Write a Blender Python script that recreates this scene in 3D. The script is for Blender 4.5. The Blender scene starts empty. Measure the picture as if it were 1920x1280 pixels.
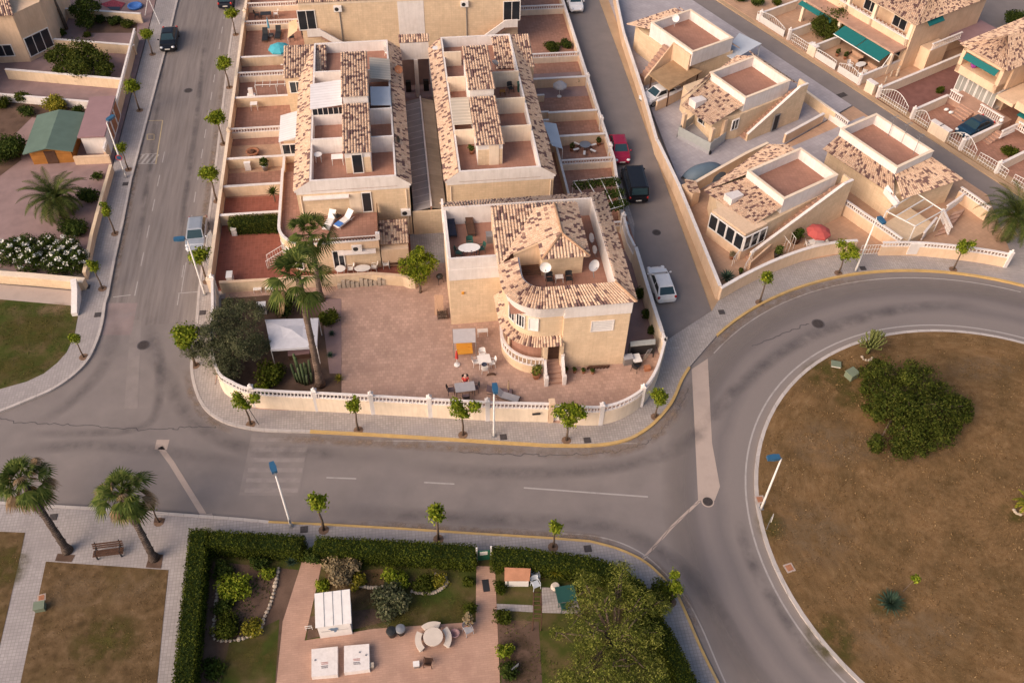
import bpy, bmesh, math, random
import numpy as np
from mathutils import Vector, Matrix
R=math.radians; PI=math.pi
SC=bpy.context.scene; COL=SC.collection
# ---------------- camera (drone, 55 m up, looking down 48 degrees) ----------------
FPX,CAMH=1739.1,55.0
def _axes():
    th,ro,az=R(47.956),R(-1.491),R(8.184)
    c,s=math.cos(th),math.sin(th)
    r=Vector((1,0,0));f=Vector((0,c,-s));d=Vector((0,-s,-c))
    r2=r*math.cos(ro)+d*math.sin(ro); d2=-r*math.sin(ro)+d*math.cos(ro)
    Z=Matrix.Rotation(-az,3,'Z')
    return Z@r2,Z@d2,Z@f
AR,AD,AF=_axes()
cam=bpy.data.objects.new('camera',bpy.data.cameras.new('camera')); COL.objects.link(cam)
m=Matrix((AR,-AD,-AF)).transposed().to_4x4(); m.translation=Vector((0,0,CAMH)); cam.matrix_world=m
cam.data.sensor_width=36; cam.data.lens=FPX/1920*36; cam.data.clip_end=2000
SC.camera=cam
# ---------------- sky and sun ----------------
SUN_DIR=Vector((-.80,-.45,.58)).normalized()
w=bpy.data.worlds.new('World'); SC.world=w; w.use_nodes=True
nt=w.node_tree; bg=nt.nodes['Background']; sk=nt.nodes.new('ShaderNodeTexSky')
sk.sky_type='NISHITA'; sk.sun_disc=False; sk.sun_elevation=math.asin(SUN_DIR.z); sk.sun_rotation=math.atan2(SUN_DIR.x,SUN_DIR.y)
sk.air_density=1.0; sk.dust_density=4.0; sk.ozone_density=1.2
tn=nt.nodes.new('ShaderNodeMix'); tn.data_type='RGBA'; tn.blend_type='MULTIPLY'; tn.inputs[0].default_value=1; nt.links.new(sk.outputs[0],tn.inputs[6]); tn.inputs[7].default_value=(1.04,.975,.925,1)   # pink evening haze
nt.links.new(tn.outputs[2],bg.inputs[0]); bg.inputs[1].default_value=.125
sl=bpy.data.lights.new('sun','SUN'); sl.energy=2.1; sl.angle=R(50); sl.color=(1,.81,.66)
so=bpy.data.objects.new('sun',sl); COL.objects.link(so); so.rotation_euler=SUN_DIR.to_track_quat('Z','Y').to_euler()
SC.view_settings.view_transform='Standard'; SC.view_settings.look='None'; SC.view_settings.exposure=.54; SC.view_settings.gamma=1
# ---------------- survey: image point -> point of the place at height z / on plane y ----------------
def ray(px,py): return AR*((px-960)/FPX)+AD*((py-640)/FPX)+AF
def g(px,py,z=0.):
    q=ray(px,py); t=(z-CAMH)/q.z; return Vector((q.x*t,q.y*t,z))
def gp(pts,z=0.): return [g(a,b,z) for a,b in pts]
def onY(px,py,y):
    q=ray(px,py); t=y/q.y; return Vector((q.x*t,y,CAMH+q.z*t))
A26=R(25.5); CU,SU=math.cos(A26),math.sin(A26)
def W(u,v,z=0.):            # street grid of the bungalows (turned 25.5 degrees)
    return Vector((25+u*CU+v*SU, 51+u*SU-v*CU, z))
def uv(p):
    x,y=p[0]-25,p[1]-51; return x*CU+y*SU, x*SU-y*CU
def sm(pts,n=6,closed=False):   # Catmull-Rom
    P=[Vector(p) for p in pts]; out=[]; N=len(P)
    for i in range(N if closed else N-1):
        if closed: a,b,c,d=P[(i-1)%N],P[i],P[(i+1)%N],P[(i+2)%N]
        else: a,b,c,d=P[max(i-1,0)],P[i],P[i+1],P[min(i+2,N-1)]
        for k in range(n):
            t=k/n; out.append(.5*((2*b)+(c-a)*t+(2*a-5*b+4*c-d)*t*t+(3*b-a-3*c+d)*t**3))
    if not closed: out.append(P[-1])
    return out
def arc(cx,cy,r,a0,a1,n=12): return [Vector((cx+r*math.cos(R(a0+(a1-a0)*i/n)),cy+r*math.sin(R(a0+(a1-a0)*i/n)),0)) for i in range(n+1)]
def offs(path,d,closed=False):  # offset to the left by d, mitred
    P=[Vector((p[0],p[1])) for p in path]; N=len(P); out=[]
    for i in range(N):
        a=P[i-1] if (closed or i>0) else None; c=P[(i+1)%N] if (closed or i<N-1) else None
        ns=[]
        for s,e in ((a,P[i]),(P[i],c)):
            if s is None or e is None: continue
            t=e-s
            if t.length<1e-6: continue
            t.normalize(); ns.append(Vector((-t.y,t.x)))
        n=sum(ns,Vector((0,0)))
        if n.length<1e-6: n=ns[0].copy()
        n.normalize(); k=max(.35,n.dot(ns[0])); out.append(P[i]+n*(d/k))
    return out
# ---------------- mesh builder ----------------
class MB:
    def __init__(s): s.v=[];s.f=[];s.m=[]
    def add(s,vs,fs,mi=0):
        b=len(s.v); s.v+=[tuple(x) for x in vs]; s.f+=[[b+i for i in f] for f in fs]; s.m+=[mi]*len(fs); return s
    def prism(s,poly,z0,z1,mi=0,top=None):
        n=len(poly); P=[(p[0],p[1]) for p in poly]
        ar=sum(P[i][0]*P[(i+1)%n][1]-P[(i+1)%n][0]*P[i][1] for i in range(n))
        if ar<0: P=P[::-1]
        vs=[(x,y,z0) for x,y in P]+[(x,y,z1) for x,y in P]
        fs=[list(range(n-1,-1,-1)),list(range(n,2*n))]+[[i,(i+1)%n,n+(i+1)%n,n+i] for i in range(n)]
        return s.add(vs,fs,mi)
    def flat(s,poly,z,mi=0):
        P=[(p[0],p[1]) for p in poly]; n=len(P)
        ar=sum(P[i][0]*P[(i+1)%n][1]-P[(i+1)%n][0]*P[i][1] for i in range(n))
        if ar<0: P=P[::-1]
        return s.add([(x,y,z) for x,y in P],[list(range(n))],mi)
    def box(s,x0,y0,z0,x1,y1,z1,mi=0): return s.prism([(x0,y0),(x1,y0),(x1,y1),(x0,y1)],z0,z1,mi)
    def obox(s,c,a,sx,sy,z0,z1,mi=0):
        ca,sa=math.cos(a),math.sin(a)
        return s.prism([(c[0]+x*ca-y*sa,c[1]+x*sa+y*ca) for x,y in ((-sx/2,-sy/2),(sx/2,-sy/2),(sx/2,sy/2),(-sx/2,sy/2))],z0,z1,mi)
    def wall(s,path,th,z0,z1,mi=0,closed=False,z1s=None):
        a=offs(path,th/2,closed); b=offs(path,-th/2,closed); n=len(a)
        zt=z1s if z1s else [z1]*n
        for i in range(n if closed else n-1):
            j=(i+1)%n
            vs=[(*b[i],z0),(*b[j],z0),(*a[j],z0),(*a[i],z0),(*b[i],zt[i]),(*b[j],zt[j]),(*a[j],zt[j]),(*a[i],zt[i])]
            fs=[[0,1,5,4],[2,3,7,6],[4,5,6,7],[3,2,1,0]]
            if not closed and i==0: fs.append([3,0,4,7])
            if not closed and i==n-2: fs.append([1,2,6,5])
            s.add(vs,fs,mi)
        return s
    def ribbon(s,path,w,z,mi=0,closed=False):
        a=offs(path,w/2,closed); b=offs(path,-w/2,closed); n=len(a)
        for i in range(n if closed else n-1):
            j=(i+1)%n; s.add([(*b[i],z),(*b[j],z),(*a[j],z),(*a[i],z)],[[0,1,2,3]],mi)
        return s
    def tube(s,pts,rad,n=8,mi=0,cap=True):
        P=[Vector(p) for p in pts]; k=len(P)
        if not hasattr(rad,'__len__'): rad=[rad]*k
        rings=[]; up=Vector((0,0,1))
        for i in range(k):
            t=(P[min(i+1,k-1)]-P[max(i-1,0)]); t.normalize()
            if i==0:
                x=t.cross(up); x=x if x.length>.05 else Vector((1,0,0)); x.normalize()
            else: x=(x-t*x.dot(t)); x.normalize()
            y=t.cross(x)
            rings.append([P[i]+(x*math.cos(2*PI*j/n)+y*math.sin(2*PI*j/n))*rad[i] for j in range(n)])
        vs=[v for r in rings for v in r]; fs=[]
        for i in range(k-1):
            for j in range(n): fs.append([i*n+j,i*n+(j+1)%n,(i+1)*n+(j+1)%n,(i+1)*n+j])
        if cap: fs+= [list(range(n-1,-1,-1)),[(k-1)*n+j for j in range(n)]]
        return s.add(vs,[f[::-1] for f in fs],mi)
    def lathe(s,prof,c=(0,0,0),n=12,mi=0,rot=0):
        vs=[];fs=[];k=len(prof)
        for r,z in prof:
            for j in range(n):
                a=2*PI*j/n+rot; vs.append((c[0]+r*math.cos(a),c[1]+r*math.sin(a),c[2]+z))
        for i in range(k-1):
            for j in range(n): fs.append([i*n+j,i*n+(j+1)%n,(i+1)*n+(j+1)%n,(i+1)*n+j])
        fs+=[list(range(n-1,-1,-1)),[(k-1)*n+j for j in range(n)]]
        return s.add(vs,fs,mi)
    def ball(s,c,r,n=10,mi=0,jit=0,seed=0):
        if not hasattr(r,'__len__'): r=(r,r,r)
        rd=random.Random(seed); vs=[];fs=[];k=max(4,n//2)
        for i in range(k+1):
            ph=PI*i/k
            for j in range(n):
                a=2*PI*j/n; q=1+jit*(rd.random()-.5)
                vs.append((c[0]+r[0]*q*math.sin(ph)*math.cos(a),c[1]+r[1]*q*math.sin(ph)*math.sin(a),c[2]-r[2]*q*math.cos(ph)))
        for i in range(k):
            for j in range(n): fs.append([i*n+j,i*n+(j+1)%n,(i+1)*n+(j+1)%n,(i+1)*n+j])
        return s.add(vs,fs,mi)
    def quad3(s,a,b,c,d,mi=0): return s.add([a,b,c,d],[[0,1,2,3]],mi)
    def slab(s,P,th,mi=0):      # 3-D polygon given thickness downward
        n=len(P); lo=[(p[0],p[1],p[2]-th) for p in P]
        return s.add([tuple(p) for p in P]+lo,[list(range(n)),list(range(2*n-1,n-1,-1))]+[[i,n+i,n+(i+1)%n,(i+1)%n] for i in range(n)],mi)
    def bal(s,path,z0,h=.55,sp=.27,th=.15,mi=0):   # balustrade: rails and turned posts
        P=[Vector((p[0],p[1])) for p in path]
        s.wall(P,th+.05,z0+h-.1,z0+h,mi); s.wall(P,th,z0,z0+.06,mi)
        for a,b in zip(P[:-1],P[1:]):
            L=(b-a).length; k=max(1,int(round(L/sp)))
            for i in range(k):
                c=a.lerp(b,(i+.5)/k)
                s.lathe([(.04,.05),(.062,h*.35),(.035,h*.7),(.05,h-.1)],(c.x,c.y,z0),5,mi)
        return s
    def build(s,name,mats,parent=None,smooth=False):
        me=bpy.data.meshes.new(name); me.from_pydata(s.v,[],s.f)
        for mm in (mats if isinstance(mats,(list,tuple)) else [mats]): me.materials.append(mm)
        me.polygons.foreach_set('material_index',s.m)
        if smooth: me.polygons.foreach_set('use_smooth',[True]*len(me.polygons))
        me.update()
        return link(name,me,parent)
def link(name,me,parent=None):
    o=bpy.data.objects.new(name,me); COL.objects.link(o)
    if parent is not None: setpar(o,parent)
    return o
def rootloc(p):
    l=Vector((0,0,0))
    while p is not None: l+=p.location; p=p.parent if p.parent else None
    return l
def setpar(o,p):
    o.parent=p
    if p.parent is None: o.matrix_parent_inverse=Matrix.Translation(-p.location)
def tag(o,label,cat,group=None,kind=None):
    if label: o['label']=label
    if cat: o['category']=cat
    if group: o['group']=group
    if kind: o['kind']=kind
    return o
def T(name,label,cat,loc=(0,0,0),group=None):
    o=bpy.data.objects.new(name,None); o.empty_display_size=.3; COL.objects.link(o); o.location=loc
    return tag(o,label,cat,group)
def S(name,mb,mat,smooth=False): return tag(mb.build(name,mat,None,smooth),None,None,None,'structure')
def dup(root):
    r=root.copy(); COL.objects.link(r)
    for ch in root.children:
        c=ch.copy(); COL.objects.link(c); c.parent=r
        for gch in ch.children:
            d=gch.copy(); COL.objects.link(d); d.parent=c
    return r
PROTO={}
def inst(key,maker,label,loc,rot=0,group=None,scale=1):
    if key not in PROTO: r=maker(); PROTO[key]=r
    else: r=dup(PROTO[key])
    r.location=loc; r.rotation_euler=(0,0,rot)
    r.scale=(scale,)*3 if not hasattr(scale,'__len__') else scale
    r['label']=label
    if group: r['group']=group
    elif 'group' in r: del r['group']
    return r
# ---------------- materials ----------------
def N(nt,t,**k):
    n=nt.nodes.new('ShaderNode'+t)
    for a,b in k.items(): setattr(n,a,b)
    return n
def ramp(nt,fac,cols,pos=None,const=False):
    r=N(nt,'ValToRGB'); e=r.color_ramp
    if const: e.interpolation='CONSTANT'
    n=len(cols); pos=pos or [i/(n-1) for i in range(n)]
    while len(e.elements)<n: e.elements.new(.5)
    for i in range(n): e.elements[i].position=pos[i]; e.elements[i].color=(*cols[i],1)
    nt.links.new(fac,r.inputs[0]); return r.outputs[0]
def mixc(nt,a,b,fac,mode='MIX'):
    x=N(nt,'Mix',data_type='RGBA',blend_type=mode)
    for v,i in ((fac,0),(a,6),(b,7)):
        if hasattr(v,'links') or hasattr(v,'is_linked'): nt.links.new(v,x.inputs[i])
        elif i==0: x.inputs[0].default_value=v
        else: x.inputs[i].default_value=(*v,1)
    return x.outputs[2]
def noise(nt,vec,scale,detail=5,rough=.55):
    n=N(nt,'TexNoise'); n.inputs['Scale'].default_value=scale; n.inputs['Detail'].default_value=detail; n.inputs['Roughness'].default_value=rough
    nt.links.new(vec,n.inputs['Vector']); return n.outputs[0]
def cl(c,k): return tuple(min(1,max(0,x*k)) for x in c)
def mat(name,col,var=.15,scale=1.2,fine=14,rough=.85,bump=.0,metal=0,grid=None,gcol=None,rot=0,vert=False,gvar=.12,gm=.03,stain=None,sscale=.25,spec=.12,cols=None,off=0.,streak=0):
    m=bpy.data.materials.new(name); m.use_nodes=True; nt=m.node_tree; b=nt.nodes['Principled BSDF']
    tc=N(nt,'TexCoord'); v=tc.outputs['Object']
    if cols is None: cols=[cl(col,1-var),col,cl(col,1+var)]
    n1=noise(nt,v,scale); base=ramp(nt,n1,cols,[.3+.4*i/(len(cols)-1) for i in range(len(cols))])
    n2=noise(nt,v,fine,3); base=mixc(nt,base,ramp(nt,n2,[(.55,)*3,(1,)*3],[.25,.75]),.45*min(1,var*4),'MULTIPLY')
    if grid:
        vv=v
        if vert:
            sp=N(nt,'SeparateXYZ'); nt.links.new(v,sp.inputs[0]); ad=N(nt,'Math',operation='ADD'); nt.links.new(sp.outputs[0],ad.inputs[0]); nt.links.new(sp.outputs[1],ad.inputs[1])
            cb=N(nt,'CombineXYZ'); nt.links.new(ad.outputs[0],cb.inputs[0]); nt.links.new(sp.outputs[2],cb.inputs[1]); vv=cb.outputs[0]
        elif rot:
            mp=N(nt,'Mapping'); mp.inputs['Rotation'].default_value=(0,0,rot); nt.links.new(v,mp.inputs[0]); vv=mp.outputs[0]
        br=N(nt,'TexBrick',offset=off); br.inputs['Scale'].default_value=1; br.inputs['Brick Width'].default_value=grid[0]; br.inputs['Row Height'].default_value=grid[1]
        br.inputs['Mortar Size'].default_value=gm; br.inputs['Mortar Smooth'].default_value=.3
        br.inputs['Color1'].default_value=(1-gvar,)*3+(1,); br.inputs['Color2'].default_value=(1+gvar,)*3+(1,); br.inputs['Mortar'].default_value=(*(gcol or (.6,.6,.6)),1)
        nt.links.new(vv,br.inputs['Vector']); base=mixc(nt,base,br.outputs[0],1.,'MULTIPLY')
    if streak:
        ms=N(nt,'Mapping'); ms.inputs['Scale'].default_value=(5.5,5.5,.45); nt.links.new(v,ms.inputs[0]); base=mixc(nt,base,ramp(nt,noise(nt,ms.outputs[0],1.,5,.6),[(.80,.78,.75),(1.03,)*3],[.33,.55]),streak,'MULTIPLY')
    if stain:
        n3=noise(nt,v,sscale,6,.65); base=mixc(nt,base,stain,ramp(nt,n3,[(0,)*3,(.75,)*3],[.5,.72]))
    nt.links.new(base,b.inputs['Base Color']); b.inputs['Roughness'].default_value=rough; b.inputs['Metallic'].default_value=metal; b.inputs['Specular IOR Level'].default_value=spec
    if bump:
        bp=N(nt,'Bump'); bp.inputs['Strength'].default_value=bump; bp.inputs['Distance'].default_value=.03; nt.links.new(n2,bp.inputs['Height']); nt.links.new(bp.outputs[0],b.inputs['Normal'])
    return m
def plain(name,col,rough=.5,metal=0,spec=.5,coat=0):
    m=mat(name,col,var=.06,scale=3,fine=30,rough=rough,metal=metal,spec=spec)
    m.node_tree.nodes['Principled BSDF'].inputs['Coat Weight'].default_value=coat
    return m
def leafmat(name,cols,trans=.25):
    m=bpy.data.materials.new(name); m.use_nodes=True; nt=m.node_tree; b=nt.nodes['Principled BSDF']
    ge=N(nt,'NewGeometry'); tc=N(nt,'TexCoord'); n=noise(nt,tc.outputs['Object'],.9,3)
    c1=ramp(nt,ge.outputs['Random Per Island'],cols); c=mixc(nt,c1,ramp(nt,n,[(.6,)*3,(1.25,)*3],[.3,.7]),1,'MULTIPLY')
    nt.links.new(c,b.inputs['Base Color']); b.inputs['Roughness'].default_value=.7; b.inputs['Specular IOR Level'].default_value=.1
    tr=N(nt,'BsdfTranslucent'); nt.links.new(c,tr.inputs[0]); mx=N(nt,'MixShader'); mx.inputs[0].default_value=trans
    nt.links.new(b.outputs[0],mx.inputs[1]); nt.links.new(tr.outputs[0],mx.inputs[2]); nt.links.new(mx.outputs[0],nt.nodes['Material Output'].inputs[0])
    return m
def tilemat(name,cols,pos):
    m=bpy.data.materials.new(name); m.use_nodes=True; nt=m.node_tree; b=nt.nodes['Principled BSDF']
    at=N(nt,'Attribute',attribute_name='tile'); tc=N(nt,'TexCoord'); n=noise(nt,tc.outputs['Object'],9,4)
    c=ramp(nt,at.outputs['Fac'],cols,pos,True); c=mixc(nt,c,ramp(nt,n,[(.65,)*3,(1.15,)*3],[.3,.7]),1,'MULTIPLY')
    nt.links.new(c,b.inputs['Base Color']); b.inputs['Roughness'].default_value=.8
    return m
M={}
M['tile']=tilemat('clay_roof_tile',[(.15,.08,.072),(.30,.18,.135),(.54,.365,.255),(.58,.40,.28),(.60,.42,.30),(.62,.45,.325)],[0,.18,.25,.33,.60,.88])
M['asphalt']=mat('asphalt',(.165,.142,.145),.2,.6,34,.92,.25,cols=[(.205,.177,.168),(.225,.194,.184),(.245,.21,.198)],stain=(.205,.175,.168),sscale=.5)
M['white']=mat('white_plaster',(.72,.66,.63),.06,1.5,8,.85,stain=(.60,.53,.49),sscale=.6,streak=.4)
M['cream']=mat('cream_plaster',(.69,.53,.37),.08,1.2,8,.88,stain=(.55,.39,.24),sscale=.4,streak=.4)
M['pale']=mat('pale_cream_plaster',(.76,.62,.48),.06,1.2,8,.88,stain=(.68,.53,.39),sscale=.4,streak=.4)
M['tan']=mat('tan_stone_plaster',(.67,.505,.345),.07,1.2,8,.88,grid=(.5,.25),gcol=(.86,.84,.82),vert=True,gvar=.05,gm=.012,off=.5,stain=(.60,.44,.29),sscale=.5,streak=.35)
M['peach']=mat('peach_plaster',(.68,.49,.34),.07,1.,8,.88,stain=(.56,.37,.24),sscale=.35,streak=.4)
M['pave']=mat('pavement_tile',(.36,.32,.30),.10,.5,22,.9,.1,grid=(.2,.2),gcol=(.68,.66,.66),gvar=.10,gm=.014,stain=(.28,.25,.255),sscale=.3)
M['pavel']=mat('pale_pavement_tile',(.345,.31,.30),.10,.5,22,.9,.1,grid=(.22,.22),gcol=(.72,.70,.70),gvar=.08,gm=.014,stain=(.275,.243,.245),sscale=.3)
M['pavetan']=mat('tan_pavement',(.42,.29,.185),.10,.5,15,.9,.1,stain=(.33,.22,.14),sscale=.4)
M['kerb']=mat('kerb_stone',(.46,.41,.385),.1,1.5,15,.9,.1,grid=(1.,9.),gcol=(.7,.7,.7),gvar=.05,gm=.02)
M['yellow']=mat('yellow_kerb_paint',(.52,.34,.135),.12,1.5,15,.8,.1,stain=(.40,.30,.18),sscale=1.3)
M['line']=mat('road_paint',(.39,.355,.34),.2,2.,25,.85,stain=(.24,.21,.21),sscale=2.0)
M['lineyel']=mat('yellow_road_paint',(.46,.36,.22),.2,2.,25,.85,stain=(.28,.23,.19),sscale=2.0)
M['concrete']=mat('concrete_strip',(.42,.335,.29),.1,.8,18,.9,.1,stain=(.33,.26,.225),sscale=.8)
M['pink']=mat('stamped_pink_concrete',(.43,.285,.225),.10,.6,14,.85,.15,grid=(.32,.32),gcol=(.82,.80,.80),gvar=.12,gm=.02,off=.5,stain=(.35,.225,.18),sscale=.45)
M['terra']=mat('terracotta_tile',(.345,.185,.135),.10,1,14,.75,grid=(.33,.33),gcol=(.80,.78,.78),gvar=.12,gm=.018,stain=(.27,.145,.11),sscale=.5)
M['red']=mat('red_terracotta_tile',(.27,.095,.065),.10,1,14,.7,grid=(.33,.33),gcol=(1.2,1.3,1.4),gvar=.10,gm=.014)
M['deck']=mat('roof_deck_tile',(.35,.185,.135),.10,1,14,.8,grid=(.3,.3),gcol=(.85,.83,.82),gvar=.06,gm=.014,stain=(.28,.145,.11),sscale=.7)
M['pinkgrey']=mat('pink_gravel',(.285,.195,.185),.12,.8,30,.95,.3,stain=(.22,.15,.145),sscale=.5)
M['greytile']=mat('blue_grey_yard_tile',(.38,.345,.36),.08,.6,14,.85,grid=(.4,.4),gcol=(.85,.85,.85),gvar=.06,gm=.016,rot=-A26)
M['peachfloor']=mat('peach_yard_tile',(.46,.29,.195),.09,.6,14,.85,grid=(.4,.4),gcol=(.85,.83,.82),gvar=.06,gm=.016,rot=-A26)
M['brick']=mat('brick_paving',(.44,.275,.205),.10,.8,18,.88,.1,grid=(.42,.14),gcol=(.88,.85,.85),gvar=.06,gm=.016,off=.5,stain=(.32,.19,.145),sscale=.6)
M['dry']=mat('dry_grass',(.19,.125,.065),.3,1.6,30,.98,.8,cols=[(.085,.054,.026),(.12,.075,.036),(.155,.098,.05),(.20,.13,.072)],stain=(.095,.068,.026),sscale=.3)
M['lawn']=mat('sparse_lawn',(.10,.085,.03),.3,.7,26,.98,.6,cols=[(.04,.058,.010),(.062,.07,.015),(.10,.08,.03),(.14,.095,.05)],stain=(.038,.06,.010),sscale=.22)
M['soil']=mat('garden_soil',(.135,.085,.062),.3,1.,20,.98,.6,stain=(.08,.052,.04),sscale=.5)
M['bark']=mat('tree_bark',(.14,.10,.075),.3,4,20,.95,.6)
M['palmdark']=mat('dark_palm_bark',(.13,.10,.085),.3,3,18,.95,.8,grid=(.5,.12),gcol=(.45,.42,.4),vert=True,gm=.03,gvar=.25,off=.5)
M['palmbark']=mat('palm_bark',(.235,.17,.135),.3,3,18,.95,.8,grid=(.5,.12),gcol=(.45,.42,.4),vert=True,gm=.03,gvar=.25,off=.5)
M['metal']=plain('grey_metal',(.30,.30,.31),.45,.6); M['dark']=plain('dark_metal',(.03,.03,.033),.5,.3)
M['pole']=plain('white_pole_paint',(.66,.63,.60),.45); M['wplastic']=plain('white_plastic',(.75,.71,.68),.4)
M['lampblue']=plain('blue_lamp_housing',(.035,.12,.22),.35,.2); M['glass']=plain('dark_glass',(.018,.022,.028),.12,0,.6)
M['wglass']=plain('veranda_glass',(.30,.30,.28),.15,0,.6); M['teal']=plain('teal_awning_cloth',(.0,.115,.115),.8)
M['turq']=plain('turquoise_cloth',(.06,.36,.44),.8); M['redc']=plain('red_cloth',(.50,.045,.035),.8); M['grey']=plain('grey_cloth',(.34,.33,.35),.9)
M['awn']=mat('white_corrugated_sheet',(.66,.63,.64),.06,1,9,.6,grid=(9,.35),gcol=(.80,.80,.80),gvar=.03,gm=.03); M['awng']=mat('striped_translucent_sheet',(.46,.40,.33),.06,1,9,.6,grid=(9,.42),gcol=(1.35,1.35,1.35),gvar=.03,gm=.04)
M['bluegrey']=mat('grey_blue_sheet',(.50,.53,.58),.05,1,9,.55); M['pergray']=mat('grey_plastic_sheet',(.31,.275,.265),.12,1,9,.6,grid=(9,.95),gcol=(2.0,1.95,1.9),gvar=.1,gm=.03)
M['pergtan']=mat('tan_plastic_sheet',(.34,.275,.215),.12,1,9,.6,grid=(9,.95),gcol=(1.25,1.25,1.25),gvar=.14,gm=.03)
M['wood']=mat('brown_wood',(.095,.05,.034),.2,3,25,.8); M['orangewood']=mat('orange_stained_wood',(.38,.165,.045),.12,2,25,.6,grid=(9,.14),gcol=(.75,.72,.7),vert=True,gm=.012)
M['clay']=mat('clay_pot',(.36,.16,.09),.15,3,20,.8); M['greensheet']=mat('green_felt_roof',(.115,.165,.135),.08,1,14,.9)
M['pinkroof']=mat('pink_felt_roof',(.29,.18,.185),.07,1,14,.9); M['stone']=mat('pale_stone',(.46,.38,.30),.2,2,14,.9,.3)
M['skin']=plain('skin',(.55,.32,.24),.6); M['hair']=plain('pale_hair',(.52,.36,.29),.7); M['navy']=plain('navy_cloth',(.03,.035,.06),.8)
M['blue']=plain('blue_cloth',(.06,.18,.50),.8); M['orange']=plain('orange_cloth',(.62,.28,.03),.8); M['green']=plain('dark_green_plastic',(.02,.075,.06),.4); M['signgreen']=plain('green_metal_gate',(.01,.10,.055),.5); M['plate']=plain('cream_label',(.7,.66,.6),.5)
M['rubber']=plain('tyre_rubber',(.02,.02,.02),.85); M['chrome']=plain('alloy',(.5,.5,.5),.3,.9); M['lightw']=plain('headlight_glass',(.7,.7,.72),.1); M['lightr']=plain('tail_light',(.40,.02,.02),.15)
M['black']=plain('black_plastic',(.015,.015,.015),.5); M['purple']=plain('purple_blanket',(.32,.05,.32),.8)
M['thatch']=mat('tan_gravel_sheet',(.34,.22,.125),.15,1.5,18,.95,.3); M['redgravel']=mat('maroon_gravel',(.21,.10,.085),.15,1.5,30,.95,.3)
M['lf']=leafmat('citrus_leaf',[(.06,.10,.006),(.14,.19,.012),(.23,.27,.022),(.32,.33,.035)])
M['lf2']=leafmat('dark_leaf',[(.016,.032,.006),(.035,.058,.009),(.06,.085,.014),(.09,.11,.02)])
M['olive']=leafmat('olive_leaf',[(.045,.055,.026),(.078,.09,.042),(.125,.13,.065),(.185,.18,.10)])
M['fig']=leafmat('broad_leaf',[(.022,.036,.005),(.045,.062,.008),(.075,.09,.013),(.12,.125,.022)])
M['pepper']=leafmat('pepper_leaf',[(.045,.062,.010),(.10,.12,.018),(.19,.205,.035),(.32,.31,.075)],.3)
M['hedge']=leafmat('hedge_leaf',[(.03,.042,.004),(.05,.068,.006),(.075,.09,.009),(.10,.11,.015)])
M['yellowlf']=leafmat('yellow_green_leaf',[(.10,.11,.01),(.20,.19,.02),(.30,.26,.03),(.40,.32,.04)])
M['palm']=leafmat('palm_frond',[(.035,.055,.012),(.065,.095,.018),(.105,.135,.028),(.165,.18,.045)])
M['palmdry']=leafmat('dry_palm_frond',[(.16,.10,.05),(.24,.16,.09),(.32,.22,.13),(.38,.28,.17)])
M['phoenix']=leafmat('date_palm_frond',[(.03,.045,.012),(.05,.07,.016),(.08,.10,.022),(.13,.13,.035)])
M['cactus']=leafmat('cactus_skin',[(.06,.085,.04),(.085,.115,.055),(.11,.135,.07)],.0)
M['agave']=leafmat('agave_blade',[(.03,.06,.04),(.05,.085,.055),(.07,.105,.07)],.1)
M['flower']=leafmat('white_petal',[(.62,.60,.54),(.72,.70,.64),(.8,.78,.72)],.1)
M['dead']=leafmat('dry_twig',[(.16,.12,.07),(.24,.18,.10),(.30,.24,.14)],.1)
# ---------------- clay tile roofs ----------------
def tilemesh(cells):
    """cells: list of (4 corners a,b (low edge), c,d (high edge), normal); each is one tile -> 4 barrel faces"""
    vs=[];fs=[];val=[]; rd=random.Random(len(cells)*7+3)
    prof=[(0,0.),(.25,.06),(.5,.095),(.75,.06),(1,0.)]
    for a,b,c,d,n in cells:
        base=len(vs); r=rd.random()
        for t,h in prof:
            vs.append(a.lerp(b,t)+n*(h+.035)); vs.append(d.lerp(c,t)+n*h)
        for i in range(4):
            k=base+2*i; fs.append([k,k+2,k+3,k+1]); val.append(r)
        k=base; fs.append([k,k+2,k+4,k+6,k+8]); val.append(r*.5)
    return vs,fs,val
def mkroof(name,cells,parent,clip=None):
    vs,fs,val=tilemesh(cells)
    me=bpy.data.meshes.new(name); me.from_pydata([tuple(v) for v in vs],[],[f for f in fs])
    at=me.attributes.new('tile','FLOAT','FACE'); at.data.foreach_set('value',val)
    if clip:
        bm=bmesh.new(); bm.from_mesh(me)
        for co,no in clip:
            bmesh.ops.bisect_plane(bm,geom=bm.verts[:]+bm.edges[:]+bm.faces[:],plane_co=co,plane_no=no,clear_outer=True)
        bm.to_mesh(me); bm.free()
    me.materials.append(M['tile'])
    return me
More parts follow.
